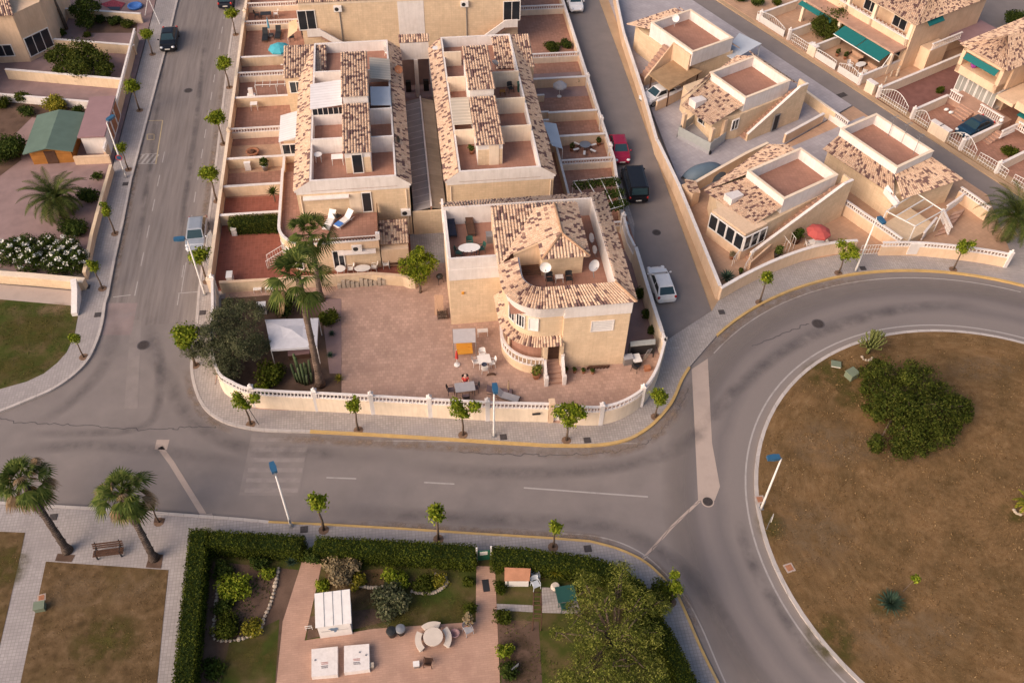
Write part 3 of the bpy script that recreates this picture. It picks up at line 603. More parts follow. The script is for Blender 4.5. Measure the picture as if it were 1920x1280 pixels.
pavement([Vector(p) for p in front]+[Vector(p) for p in RR]+[Vector(p) for p in ((60,50,0),(70,60,0),(45,58,0),(38,58,0),(31,56.4,0),(25.2,52.3,0),(23.9,50.6,0),(20.2,48.3,0),(18.7,47.3,0),(18.68,57,0),(19.8,62,0),(19.9,110,0),(19.2,110,0),(19.0,140,0))])
kerb(KL+KC[1:]); kerb(KF,'yellow'); kerb(KR,'yellow'); kerb(RR,'yellow',.2,.165)
pavement([(23.9,50.6),(24.9,51.4),(25.6,140),(24.4,140),(24.15,85),(24.0,68)],'pavetan',.12)
# left of the left street
LK=[(-25.55,140,0),(-25.5,100,0)]+gp([(246,337),(230,420),(215,487),(202,555)])+sm(gp([(197,570),(192,605),(182,640),(165,675),(140,702),(100,730),(50,752),(0,772),(-60,790)]),4)
LI=gp([(-60,744),(0,729),(50,715),(82,700),(107,680),(125,660),(140,627),(147,590),(152,560)],.14)+[Vector((-27.8,62,0)),Vector((-27.9,140,0))]
pavement(LK+LI,'pavel'); kerb(LK)
# lower side
BK=gp([(-60,938),(0,944),(86,950),(162,954),(305,964),(386,970),(451,975),(504,980)])
BY=gp([(504,980),(615,985),(760,993),(880,1001),(1030,1010)])+sm(gp([(1105,1016),(1155,1029),(1200,1049),(1230,1072),(1265,1110),(1285,1150),(1305,1197),(1320,1230),(1345,1280),(1370,1330)]),3)
low=BK+BY[1:]
pavement(low+gp([(1250,1340),(1245,1240),(1190,1130),(1140,1090),(1050,1068),(880,1050),(700,1045),(392,1040),(385,1340),(-80,1340),(-80,1000)]),'pavel')
kerb(BK); kerb(BY,'yellow',.17)
# lawns in the left park
def lawn(pts,mt,z=.155,name='dry_lawn'): mm=MB(); mm.flat(gp(pts,z),z); return S(name,mm,M[mt])
lawn([(-60,993),(0,996),(47,998),(36,1050),(0,1208),(-30,1340),(-90,1340)],'dry'); lawn([(86,1052),(200,1060),(316,1068),(305,1170),(290,1330),(28,1330)],'dry')
lawn([(108,1037),(141,1040),(134,1053),(103,1051)],'soil',.158,'planting_bed'); lawn([(281,1037),(306,1039),(302,1065),(273,1063)],'soil',.158,'planting_bed')
lawn([(-80,555),(0,560),(130,572),(146,592),(140,627),(125,660),(107,680),(82,700),(50,715),(0,729),(-80,745)],'lawn',.15,'lawn')
lawn([(-80,525),(0,533),(135,545),(135,573),(0,561),(-80,553)],'concrete',.152,'footpath')
lawn([(290,970),(310,971),(307,980),(288,979)],'soil',.155,'planting_bed')
# ---- plot floors ----
def floor(name,poly,mt,z): mm=MB(); mm.prism(poly,z-.12,z); return S(name,mm,M[mt])
WF=sm(gp([(410,690),(416,722),(430,742),(452,757),(490,767),(560,769)],.14),3)+gp([(657,773),(800,781),(928,788),(1028,790),(1045,793)],.14)+sm(gp([(1060,794),(1095,795),(1125,793),(1162,783),(1200,760),(1225,722),(1240,672)],.14),3)
plot=WF+[Vector((18.4,53,0)),Vector((18.4,58.6,0)),Vector((-.3,58.6,0)),Vector((-1.2,56.6,0)),Vector((-15.9,57,0)),Vector((-15.9,47,0))]
floor('patio',plot,'pink',.17)
lawn([(412,700),(415,560),(520,552),(640,560),(640,745),(560,748),(480,740),(430,725)],'soil',.185,'planting_bed'); lawn([(600,560),(640,560),(640,700),(618,700)],'pinkgrey',.19,'gravel_bed')
floor('side_yard',[(15.4,45.8),(18.45,46.5),(18.45,58.4),(15.4,58.4)],'pinkgrey',.178)
floor('garden_floor',[(-16.9,57.2),(-3,57.0),(-.4,57.6),(-.4,62.6),(-9.6,62.6),(-9.6,69.2),(-16.9,69.2)],'red',.19)
ys=[57.2,69.2,72.9,77.2,81.2,84.6,88.2,91.6,96,101.2,106,120]
for i in range(1,len(ys)-1): floor('garden_floor',[(-16.9,ys[i]),(-9.2,ys[i]),(-9.2,ys[i+1]),(-16.9,ys[i+1])],'terra' if i!=2 else 'peachfloor',.19+.006*i)
yr=[58.7,62.4,66.6,70.3,74,78.6,82.4,87,91.5,96.5,102,120]
for i in range(len(yr)-1): floor('garden_floor',[(12.3,yr[i]),(19.3,yr[i]),(19.3,yr[i+1]),(12.3,yr[i+1])],'terra' if i!=6 else 'pinkgrey',.185+.006*i)
floor('passage_floor',[(0,62.8),(3,62.8),(3,92),(0,92)],'pinkgrey',.17)
floor('garden_floor',[(-17,120),(20,120),(20,140),(-17,140)],'terra',.2)
def fuv(name,pts,mt,z): return floor(name,[W(*p) for p in pts],mt,z)
# bungalow plots
floor('yard_floor',[tuple(W(31,-15.2))[:2],tuple(W(19.5,-13.8))[:2],(25.3,59.5),(25.3,110),tuple(W(31,-60))[:2]],'greytile',.16)
inner=[(26.0,52.7),(29.5,54.3),(33,55.5),(37,56.1),(42.8,55.5),(47.5,54.5),(52,54.0)]
floor('yard_floor',[(25.3,59.4),(25.3,52.4)]+inner+[tuple(W(31,2))[:2],tuple(W(31,-15))[:2],tuple(W(19.6,-13.7))[:2],tuple(W(6.2,-12.5))[:2]],'peachfloor',.165)
fuv('yard_floor',[(16.2,-13.2),(30.6,-13.2),(30.6,-8),(20,-8),(17,-5)],'greytile',.172)
# upper right street gardens
fuv('pavement',[(34.2,-60),(34.2,8),(33.6,8),(33.6,-60)],'pavetan',.12)
fuv('garden_floor',[(34.2,-60),(34.2,-15),(56,-15),(56,-60)],'peachfloor',.17)
fuv('garden_floor',[(34.3,-14.9),(56,-14.9),(56,-10.4),(34.3,-10.4)],'redgravel',.171)
fuv('garden_floor',[(34.3,-10.3),(56,-10.3),(56,-4.1),(34.3,-4.1)],'terra',.172); fuv('garden_floor',[(34.3,-4.1),(56,-4.1),(56,12),(34.3,12)],'terra',.173)
fuv('pavement',[(34.3,-14.6),(35.2,-14.6),(35.2,10),(34.3,10)],'pavetan',.174)
# upper left plots
floor('gravel_yard',[(-27.95,62),(-60,62),(-60,150),(-27.95,150)],'pinkgrey',.15)
lawn([(125,238),(208,300),(190,340),(160,510),(60,520),(0,500),(-50,490),(-50,370),(60,330)],'pinkgrey',.155,'gravel_bed')
lawn([(-40,170),(150,192),(160,235),(60,220),(30,250),(40,300),(0,330),(-60,330)],'soil',.156,'planting_bed'); lawn([(170,30),(258,40),(256,62),(160,62)],'soil',.157,'planting_bed')
# lower garden
floor('garden_soil',gp([(380,1020),(900,1045),(1120,1060),(1230,1140),(1310,1340),(350,1340)],.14),'lawn',.17)
lawn([(400,1052),(560,1068),(528,1180),(515,1340),(355,1340),(385,1090)],'soil',.176,'planting_bed')
lawn([(430,1205),(524,1160),(512,1340),(400,1340)],'lawn',.18,'lawn')
lawn([(566,1052),(604,1054),(571,1200),(700,1178),(892,1165),(893,1060),(928,1062),(934,1200),(940,1340),(512,1340),(530,1165)],'brick',.19,'brick_path')
lawn([(610,1075),(720,1065),(720,1120),(640,1160),(590,1150)],'dry',.178,'bare_earth'); lawn([(580,1155),(700,1140),(740,1160),(660,1180),(575,1198)],'soil',.18,'planting_bed')
lawn([(930,1131),(1000,1134),(1000,1147),(931,1143)],'pavel',.185,'garden_path'); lawn([(1016,1100),(1075,1104),(1090,1150),(1015,1148)],'pave',.19,'paved_seating_area')
lawn([(932,1160),(1010,1165),(1020,1340),(945,1340)],'soil',.178,'planting_bed')

FG=fademat('moist_green_grass',[(.055,.052,.012),(.085,.072,.02),(.125,.092,.035)]); FB=fademat('bare_pale_earth',[(.20,.13,.075),(.26,.18,.105)],.6); FD=fademat('dark_soil',[(.05,.036,.02),(.08,.055,.03)],.7)  # the last one darkens the soil in soft-edged patches
for i,(px,rx,ry,mt) in enumerate((((1560,700),2.6,1.8,FG),((1610,745),2.2,1.6,FG),((1445,985),1.2,1.4,FG),((1700,830),4.5,2.2,FB),((1560,830),4,2.4,FB),((1840,690),3.5,1.5,FB),((1668,1135),1.6,1.2,FG),((1700,1190),5,2,FB),((1530,1000),3,3,FB),((1560,1200),1.8,2.2,FG),((1905,960),1.4,1.0,FG))): fadepatch('grass_patch',g(*px,.145),rx,ry,.1445+.0006*i,mt)
for i,(px,rx,ry,mt) in enumerate((((60,620),3.2,2.2,FG),((30,690),2.6,1.4,FG),((100,580),1.6,.9,FB),((200,1200),2.5,2.,FG),((140,1110),2,1.5,FB),((250,1100),2,1.2,FB),((15,1060),1.5,2,FG))): fadepatch('grass_patch',g(*px,.16),rx,ry,.1605+.0006*i,mt)
for i,(px,rx,ry,mt) in enumerate((((470,1230),2.2,1.6,FG),((800,1150),3.0,1.2,FG),((690,1110),1.8,1.0,FD),((620,1170),1.2,.6,FB),((700,1175),1.0,.5,FB),((970,1240),1.4,2.0,FD),((870,1140),1.0,1.4,FG),((980,1160),1.2,.5,FB))): fadepatch('grass_patch',g(*px,.18),rx,ry,.186+.0006*i,mt)
tufts('dry_grass_tufts',[(CX+(RI-.5)*math.cos(R(a)),CY+(RI-.5)*math.sin(R(a))) for a in range(0,360,6)],.14,42,.075,'drytuft',1,'dry mown grass tufts over the roundabout island','grass')
tufts('dry_grass_tufts',gp([(88,1056),(312,1071),(288,1330),(32,1330)],.155),.155,60,.05,'drytuft',2,'dry grass tufts on the brown park lawn right of the pale path','grass'); tufts('dry_grass_tufts',gp([(-50,998),(45,1000),(34,1050),(-10,1210)],.155),.155,60,.05,'drytuft',3,'dry grass tufts on the brown park lawn at the left edge','grass')
tufts('green_grass_tufts',gp([(-60,565),(130,576),(143,600),(122,660),(80,698),(0,726),(-60,740)],.15),.15,90,.06,'greentuft',4,'patchy green grass tufts on the corner lawn','grass'); tufts('green_grass_tufts',gp([(640,1060),(890,1066),(890,1160),(700,1172),(600,1185)],.18),.18,60,.05,'greentuft',5,'sparse green grass on the lower garden lawn','grass')
tufts('ground_plants',gp([(425,1075),(505,1085),(510,1120),(480,1165),(450,1190),(415,1185),(412,1130)],.18),.18,110,.10,'lawnlf',6,'low green plants filling the left stone ringed flower bed','ground cover'); tufts('ground_plants',gp([(395,1060),(420,1060),(400,1340),(360,1340)],.18),.18,25,.07,'drytuft',7,'dry leaf litter along the inside of the left hedge','ground cover'); tufts('ground_plants',gp([(700,1075),(830,1085),(825,1105),(780,1108),(690,1098)],.18),.18,90,.09,'lawnlf',8,'low green plants in the middle flower bed','ground cover'); tufts('ground_plants',gp([(935,1165),(1010,1168),(1090,1340),(950,1340)],.18),.18,60,.07,'greentuft',9,'sparse green growth on the soil beside the pepper tree','ground cover')
tufts('leaf_litter',gp([(1590,760),(1650,850),(1720,905),(1800,880),(1700,960),(1580,900),(1540,820)],.145),.146,9,.075,'litter',11,'fallen ochre leaves scattered below the big roundabout tree','leaf litter')
tufts('leaf_litter',[(CX+(RI-.4)*math.cos(R(a)),CY+(RI-.4)*math.sin(R(a))) for a in range(100,300,8)],.146,1.2,.07,'litter',12,'pale flecks of dry litter over the island grass','leaf litter')
# =============================== THE CORNER VILLA ===============================
def L3(pts,z): return [Vector((p[0],p[1],z)) for p in pts]
V0=T('villa','cream two storey corner villa with rounded bay, tiled hip roof and roof terrace','villa',(9,51,.17))
bayc=(8.95,48.4)
bay=[(6.45,51.3)]+[tuple(p)[:2] for p in arc(*bayc,2.45,180,270,12)]+[(10.4,45.95)]
foot=[(2.4,57.5),(2.4,51.3)]+bay+[(10.4,45.72),(15.35,45.72),(15.35,57.5)]
lw=[(2.4,57.5),(2.4,51.3),(6.45,51.3),(6.45,57.5)]
rw=[(6.45,57.5)]+bay+[(10.4,45.72),(15.35,45.72),(15.35,57.5)]
m=MB(); m.prism(lw,.1,5.1); m.prism(rw,.1,5.9); m.build('wall',M['tan'],V0)
m=MB(); m.prism(offs(lw,-.03,True) if poly_ccw(lw)>0 else offs(lw,.03,True),5.1,6.2)
o2=offs(rw,-.05 if poly_ccw(rw)>0 else .05,True); m.prism(o2,5.9,6.2)
# cove widening under the bay eave
b1=offs(bay,-.06); b2=[(6.1,51.0)]+[tuple(p)[:2] for p in arc(*bayc,2.82,180,270,12)]+[(10.4,45.6)]
n=min(len(b1),len(b2))
for i in range(n-1): m.quad3((*b1[i],5.95),(*b1[i+1],5.95),(*b2[i+1],7.15),(*b2[i],7.15))
m.box(10.4,45.66,6.2,15.4,45.95,7.25); m.box(15.15,45.95,6.2,15.4,57.5,7.25)
m.build('white_band',M['white'],V0)
m=MB(); m.flat([(2.5,51.4),(6.5,51.4),(6.5,46.2),(15.2,46.0),(15.2,57.4),(2.5,57.4)],6.21); m.build('roof_terrace_floor',M['deck'],V0)
m=MB(); m.wall([(2.5,56.9),(2.5,51.4),(6.1,51.4)],.2,6.19,7.3,z1s=[7.75,7.3,7.3]); m.box(2.4,56.5,6.2,14.35,56.68,7.95); m.box(14.18,47,6.2,14.36,56.5,7.95)
m.wall([(2.38,57.55),(2.38,55.6)],.16,6.18,7.9,z1s=[8.05,7.35])
ri=[(7.55,50.4)]+[tuple(p)[:2] for p in arc(9.1,48.55,1.55,180,270,10)]+[(14.2,47.0)]
m.wall(ri,.12,6.2,7.85); m.build('parapet',M['white'],V0)
ob=[(6.02,50.4)]+[tuple(p)[:2] for p in arc(*bayc,2.93,180,270,10)]+[(15.62,45.47)]
i2=[(7.5,50.4)]+[tuple(p)[:2] for p in arc(9.05,48.5,1.55,180,270,10)]+[(14.2,46.95)]
cells=strip_cells(i2,ob,7.95,7.22)+strip_cells([(14.2,46.95),(14.2,56.6)],[(15.62,45.47),(15.62,57.9)],7.95,7.22)+strip_cells([(14.2,56.6),(2.4,56.6)],[(15.62,57.9),(2.2,57.9)],7.95,7.3)
link('perimeter_roof',mkroof('perimeter_roof',cells,V0),V0)
# stair tower and its hip roof
ap=(10.8,50.75,9.55); rn=(10.8,54.2,9.55); e=8.66
add_roof_poly('hip_roof',[
 ([(9.1,49.1,e),(12.7,49.1,e),ap],(0,1)),
 ([(12.75,55.3,e-.05),(12.7,49.1,e),ap,rn],(0,1)),
 ([(9.1,49.1,e),(9.1,51.0,e),(10.8,51.0,9.55),ap],(0,1)),
  ([(7.3,50.95,7.80),(10.8,51.0,9.55),rn,(9.35,54.7,8.825)],((7.3,50.95,7.80),(7.3,52,7.80))),
 ([(6.15,50.3,7.225),(7.3,50.95,7.80),(9.35,54.7,8.825)],((7.3,50.95,7.80),(7.3,52,7.80))),
 ([(6.0,50.3,7.15),(6.2,50.3,7.15),(9.35,54.7,8.72),(9.35,55.2,8.9),(6.0,55.2,8.9)],(0,1)),
 ([(12.75,55.4,8.55),(9.35,55.4,8.7),(9.35,54.7,8.85),rn],(0,1))],V0)
for rr in ([ap,rn],[ap,(9.1,49.1,e)],[ap,(12.7,49.1,e)],[(14.2,46.95,7.97),(15.62,45.47,7.24)]): m=MB(); ridge(m,rr); m.build('ridge_tiles',M['ridge'],V0,True)
m=MB(); m.prism([(9.3,49.95),(12.4,49.95),(12.4,55.2),(9.3,55.2)],6.2,8.6); m.build('stair_tower',M['tan'],V0)
m=MB()
m.add([(7.3,51.05,6.2),(9.3,51.05,6.2),(9.3,51.05,8.62),(7.3,51.05,7.66)],[[0,1,2,3]]); m.add([(6.06,51.4,6.2),(6.06,55.25,6.2),(6.06,55.25,8.72),(6.06,51.4,7.45)],[[0,3,2,1]]); m.add([(6.06,55.25,6.2),(12.6,55.25,6.2),(12.6,55.25,8.5),(9.35,55.25,8.7),(6.06,55.25,8.72)],[[4,3,2,1,0]])
m.slab([(9.12,49.2,8.66),(12.68,49.2,8.66),(12.68,50.0,8.66),(9.12,50.0,8.66)],.14)
m.slab([(7.25,50.93,7.74),(9.1,50.93,8.63),(9.1,51.06,8.63),(7.25,51.06,7.74)],.16); m.build('roof_trim',M['peach'],V0)
m=MB()
for k in range(6): m.box(7.75,49.55+.22*k,6.75-.03*k,9.2,49.67+.22*k,6.8-.03*k)
m.build('stair_slats',M['wood'],V0)
# windows
def wind(par,c,ax,w,h,frame='wplastic',glass='glass',bars=1,d=.06,shut=0,name='window'):
    """c = lower left corner, ax = unit direction along the wall; outward is to the right of ax"""
    ax=Vector(ax).normalized(); o=Vector((ax.y,-ax.x,0)); c=Vector(c)
    def bx(mb,s0,s1,z0,z1,d0,d1):
        p=[c+ax*s0+o*d0,c+ax*s1+o*d0,c+ax*s1+o*d1,c+ax*s0+o*d1]; mb.prism(p,c.z+z0,c.z+z1)
    f=MB(); t=.08
    bx(f,0,w,0,t,-.05,d); bx(f,0,w,h-t,h,-.05,d); bx(f,0,t,t,h-t,-.05,d); bx(f,w-t,w,t,h-t,-.05,d)
    for k in range(1,bars+1): bx(f,w*k/(bars+1)-.03,w*k/(bars+1)+.03,t,h-t,-.05,d-.012)
    fo=f.build(name,M[frame],par); gl=MB(); bx(gl,t,w-t,t,h-t,-.04,.015)
    gl.build('pane',M[glass],fo)
    return fo
a=onY(1118,625,45.72); wf=wind(V0,(12.45,45.72,4.15),(1,0,0),1.75,1.15,'white','wplastic',0,.05)
mm=MB(); 
for k in range(5): mm.box(12.56,45.69,4.3+.19*k,14.1,45.7,4.315+.19*k)
mm.build('shutter_slat',M['grey'],wf)
d=Vector((math.cos(R(245)),math.sin(R(245)),0)); pc=Vector((*bayc,0))+d*2.47
for a0,gm_,bb in ((207,'glass',1),(228,'glass',2),(252,'wplastic',0)):
    q=Vector((*bayc,0))+Vector((math.cos(R(a0-9)),math.sin(R(a0-9)),0))*2.50; q2=Vector((*bayc,0))+Vector((math.cos(R(a0+9)),math.sin(R(a0+9)),0))*2.50
    wind(V0,(q.x,q.y,4.45),(q2-q),(q2-q).length,1.3,'wplastic',gm_,bb)
# porch
po=[(5.85,51.2)]+[tuple(p)[:2] for p in arc(*bayc,3.02,180,270,12)]+[(10.4,45.38)]; pi_=[(6.5,51.2)]+[tuple(p)[:2] for p in arc(*bayc,2.4,180,270,12)]+[(10.4,46.0)]
add_strip('porch_roof',pi_,po,3.75,3.2,V0)
tf=[(6.3,51.0)]+[tuple(p)[:2] for p in arc(8.95,48.2,2.85,180,262,12)]+[(9.0,45.3)]
m=MB(); m.prism(tf+[(9.0,47),(8.9,51.2)],.1,1.12); m.build('porch_base',M['tan'],V0)
m=MB(); m.bal(sm([Vector((*p,0)) for p in tf],1),1.13,.85,.24); m.build('balustrade',M['white'],V0)
# solid brown block; its colour paints the shade inside the open porch
m=MB(); m.prism([(6.46,50.8)]+[tuple(p)[:2] for p in arc(*bayc,2.475,182,268,12)]+[(8.95,48.4)],1.14,3.0); m.build('porch_recess_shade',M['deck'],V0)
m=MB(); m.lathe([(.11,0),(.11,2.1)],(6.55,47.2,1.12),8); m.build('porch_pillar',M['tan'],V0); m=MB(); m.box(8.95,45.32,1.12,9.25,45.62,3.25); m.build('porch_pillar',M['tan'],V0); m=MB(); m.box(10.25,45.45,.2,10.5,45.71,3.3); m.build('porch_pillar',M['tan'],V0)
m=MB()
for k in range(5): m.box(9.2,44.25+.34*k,.1,10.35,44.62+.34*k+.0,.36+.19*k)
m.box(9.2,45.6,.1,10.35,46.6,1.13); m.build('front_steps',M['brick'],V0)
for x in (9.08,10.46):
    m=MB(); m.wall([(x,44.15),(x,44.35),(x,45.45)],.2,.15,1,z1s=[.95,.95,2.0]); m.box(x-.14,44.05,.15,x+.14,44.33,1.15); m.box(x-.13,45.4,.15,x+.13,45.65,2.15); m.build('stair_parapet',M['white'],V0)
m=MB(); m.box(9.4,45.94,1.14,10.25,45.97,3.1); m.build('door_alcove_panel',M['wood'],V0)  # flat dark panel standing in for the door alcove
m=MB(); m.box(3.3,51.18,3.6,3.5,51.3,3.8); m.build('wall_lamp',M['orange'],V0)
# ---- plot wall with balustrade ----
def gwall(label,path,z0,hs,hb=0,cap='white',body='pale',th=.22,pill=None,name='garden_wall',ph=.2,sp=.27,group=None):
    c=sum((Vector((p[0],p[1],0)) for p in path),Vector())/len(path)
    t=T(name,label,'wall',(c.x,c.y,z0),group); MB().wall(path,th,z0-.1,z0+hs).build('wall',M[body],t)
    if hb: MB().bal(path,z0+hs,hb,sp).build('balustrade',M[cap],t)
    else: MB().wall(path,th+.07,z0+hs,z0+hs+.06).build('coping',M[cap],t)
    for p in pill or []:
        q=MB(); h=z0+hs+hb+ph; q.box(p[0]-.16,p[1]-.16,z0-.1,p[0]+.16,p[1]+.16,h,0); q.add([(p[0]-.2,p[1]-.2,h),(p[0]+.2,p[1]-.2,h),(p[0]+.2,p[1]+.2,h),(p[0]-.2,p[1]+.2,h),(p[0],p[1],h+.18)],[[0,1,4],[1,2,4],[2,3,4],[3,0,4],[3,2,1,0]])
        q.ball((p[0],p[1],h+.2),.1,8); q.build('pillar',M[cap],t)
    return t
fw=sm(gp([(409,692),(412,709),(423,734),(442,747),(475,761),(531,766),(600,769)],.14),4)+gp([(657,772),(800,780),(928,787),(1027,789)],.14)
gwall('long cream front wall with white balustrade along the pavement left of the villa gate',fw,.14,1.5,.6,pill=[g(480,761,.14),g(596,768,.14),g(700,774,.14),g(807,780,.14),g(914,786,.14)])
fr=sm(gp([(1050,792),(1095,795),(1125,794),(1162,784),(1200,760),(1225,722),(1240,672)],.14)+[Vector((18.55,46.0,.14)),Vector((18.52,46.8,.14))],5)
gwall('curved cream wall with white balustrade right of the villa gate',fr,.14,1.5,.6,pill=[fr[10],fr[20]])
q=MB(); p=g(1029,789,.14); p2=g(1050,792,.14)
t=T('gate_pier','cream gate pier at the end of the villa front wall','gate pier',(p.x,p.y,.14)); MB().box(p.x-.05,p.y-.2,.1,p.x+.3,p.y+.2,2.4).build('pier',M['peach'],t); MB().box(p.x-.1,p.y-.25,2.4,p.x+.35,p.y+.25,2.5).build('cap',M['peach'],t)
t=T('garden_gate','white panelled pedestrian gate in the villa front wall','gate',(p.x+.6,p.y,.14)); MB().box(p.x+.3,p.y-.03,.15,p2.x,p.y+.03,2.0).build('panel',M['wplastic'],t); MB().box(p2.x-.2,p.y-.07,1.05,p2.x-.1,p.y-.03,1.15).build('handle',M['dark'],t)
m=MB(); a=g(1005,768,1.55); m.box(a.x-.3,fw[-1].y-.26,1.32,a.x+.3,fw[-1].y-.13,1.42); tag(m.build('letter_box',M['dark']),'dark letter slot on the front wall left of the gate','letter box')
m=MB(); a=fw[14]; m.obox((a.x+.1,a.y-.13),-.05,.55,.06,1.35,1.47); tag(m.build('name_plate',M['dark']),'small dark plate on the left end of the front wall','plate')
rwall=[Vector((18.52,46.9,0)),Vector((18.5,50,0)),Vector((18.55,56.7,0))]
gwall('smooth cream side wall of the villa next to the white hatchback',rwall,.14,2.0,0)
gwall('white trellis topped wall section between villa and dark van',[(18.5,56.9),(18.3,58.5),(18.35,60.8)],.14,1.0,1.0,pill=[(18.35,60.8)],sp=.16)
0 and gwall('low peach wall between villa side yard and patio',[(15.5,45.9),(18.3,45.9)],.17,.9,0,'grey','peach')
lwl=gp([(409,700),(408,640),(409,600),(408,556)],.14)
gwall('cream boundary wall beside the olive tree with white pickets',lwl,.14,1.2,.9,pill=[lwl[-1]],sp=.13)
# red garden front wall with stone steps and patio border
gw=[(-16.2,57.0),(-3.7,56.75),(-1.2,56.2)]+[tuple(p)[:2] for p in sm([Vector((-1.2,56.2,0)),Vector((-.3,55.8,0)),Vector((.4,57.0,0))],3)[1:]]
gwall('cream wall in front of the red tiled garden behind the palms',gw,.17,1.1,0,'peach','cream')
m=MB()
for k in range(14): m.box(-6.7+.37*k,56.35+.03*(k%3),.17,-6.4+.37*k,56.6,.62+.12*((k*7)%4))
tag(m.build('rubble_border',M['stone'],None),'row of pale stones stacked against the garden wall behind the patio','stones')
# =============================== TERRACED BLOCKS ===============================
def row_block(name,label,x0,x1,p0,p1,yf,yb,tx0,tx1,zd=5.6,zp=6.65,mirror=False,cross=(),upper0=0.,sideL=1.4,gf=None):
    t=T(name,label,'house',((x0+x1)/2,(yf+yb)/2,.17))
    m=MB(); m.prism([(x0+.15,yf),(x1-.15,yf),(x1-.15,yb),(x0+.15,yb)],.1,5.3); m.build('wall',M['tan'],t)
    m=MB(); m.prism([(x0+.13,yf-.02),(x1-.13,yf-.02),(x1-.13,yb),(x0+.13,yb)],5.3,5.55); m.build('white_band',M['white'],t)
    m=MB(); m.box(p0,yf-.01,5.55,p1,yb,zd); m.build('roof_terrace_floor',M['deck'],t)
    # parapets round the roof terraces; gable-shaped front band closes the side roofs
    m=MB(); m.box(p0,yf-.03,zd,p1,yf+.15,zp); m.box(p0,yb-.2,zd,p1,yb,zp); m.box(p0-.01,yf+.15,zd-.1,p0+.15,yb-.2,zp); m.box(p1-.15,yf+.15,zd-.1,p1+.01,yb-.2,zp)
    for (a,b,s) in ((x0,p0,1),(x1,p1,-1)):
        m.add([(a,yf-.02,5.54),(b,yf-.02,5.54),(b,yf-.02,zp-.02),(a,yf-.02,5.72)],[[0,1,2,3] if s>0 else [3,2,1,0]])
    m.build('parapet',M['white'],t)
    # side roofs sloping out to both gardens
    for cells in (strip_cells([(p0-.02,yf+.1),(p0-.02,yb)],[(x0-.05,yf+.05),(x0-.05,yb)],zp-.12,5.6),strip_cells([(p1+.02,yb),(p1+.02,yf+.1)],[(x1+.05,yb),(x1+.05,yf+.05)],zp-.12,5.6)): link('side_roof',mkroof('side_roof',cells,t),t)
    # two stair towers, one behind the other
    yy=[(yf+1.95,yf+8.55),(yf+8.85,yf+15.5)]; cells=[]
    for k,(a,b) in enumerate(yy):
        tw=MB(); zt=7.75+.95*k
        tw.box(tx0+.12,a+.12,zd,tx1-.12,b-.1,zt-.05); cells=strip_cells([(tx0,b),(tx1,b)],[(tx0-.02,a-.05),(tx1+.02,a-.05)],zt+.4,zt)
        tw.add([(tx0+.12,a+.12,zt-.05),(tx0+.12,b-.1,zt-.05),(tx0+.12,b-.1,zt+.35)],[[0,2,1]]); tw.add([(tx1-.12,a+.12,zt-.05),(tx1-.12,b-.1,zt-.05),(tx1-.12,b-.1,zt+.35)],[[0,1,2]]); tw.add([(tx0+.12,b-.1,zt-.05),(tx1-.12,b-.1,zt-.05),(tx1-.12,b-.1,zt+.35),(tx0+.12,b-.1,zt+.35)],[[3,2,1,0]])
        tw.build('stair_tower',M['white'],t); link('tower_roof',mkroof('tower_roof',cells,t),t)
    m=MB(); m.box(tx0+.15,yy[0][0]+.09,zd+.02,tx1-.15,yy[0][0]+.118,zd+1.6); m.build('tower_front',M['tan'],t)
    for (a,b,y,h) in cross: cw=MB(); cw.box(a,y-.09,zd,b,y+.09,zd+h); cw.build('cross_wall',M['pale' if mirror else 'white'],t)
    return t,yy
ZD=5.6
LB,yy=row_block('terraced_house_block','left hand terraced block with red roof terraces, white corrugated canopy and two tiled stair towers',-9.65,.05,-8.25,-1.1,62.65,84.3,-5.4,-3.0,cross=[(-8.15,-5.3,67.8,1.5),(-8.15,-5.3,72.2,1.5),(-3.1,-1.1,67.5,1.6),(-3.1,-1.1,71.7,1.6),(-8.1,-5.3,78.4,1.5),(-3.1,-1.1,78.6,1.3)])
wind(LB,(-4.75,yy[0][0]+.08,ZD),(1,0,0),.95,2.0,bars=0,name='terrace_door')
wind(LB,(-4.2,62.63,3.0),(1,0,0),.85,2.15,bars=0,name='terrace_door'); mm=MB(); mm.box(-5.25,62.58,3.05,-4.25,62.64,5.1); mm.build('shutter',M['pale'],LB)
m=MB(); m.slab([(-9.0,62.2,5.05),(-5.2,62.2,5.05),(-5.2,62.64,5.1),(-9.0,62.64,5.1)],.1); m.build('awning_cassette',M['white'],LB)
# canopies over the roof terraces
def canopy(par,P,mt,th=.05,name='canopy'): m=MB(); m.slab(P,th); return m.build(name,M[mt],par)
canopy(LB,[(-8.3,72.0,7.3),(-5.45,72.2,7.5),(-5.45,75.6,7.9),(-8.3,75.4,7.7)],'awn')
m=MB(); 
for k in range(7): m.box(-8.15+.46*k,72.0,6.65,-8.1+.46*k,72.05,7.35)
m.box(-8.2,71.95,ZD,-5.4,72.08,6.65); m.build('canopy_glazing',M['white'],LB); m=MB(); m.box(-8.1,72.06,6.65,-5.45,72.08,7.3); m.build('canopy_pane',M['glass'],LB)
canopy(LB,[(-2.95,72.6,7.0),(-1.15,72.6,6.9),(-1.15,75.6,6.9),(-2.95,75.6,7.0)],'bluegrey'); canopy(LB,[(-2.9,76.4,7.4),(-1.0,76.4,7.1),(-1.0,80.0,7.1),(-2.9,80.0,7.4)],'awng')
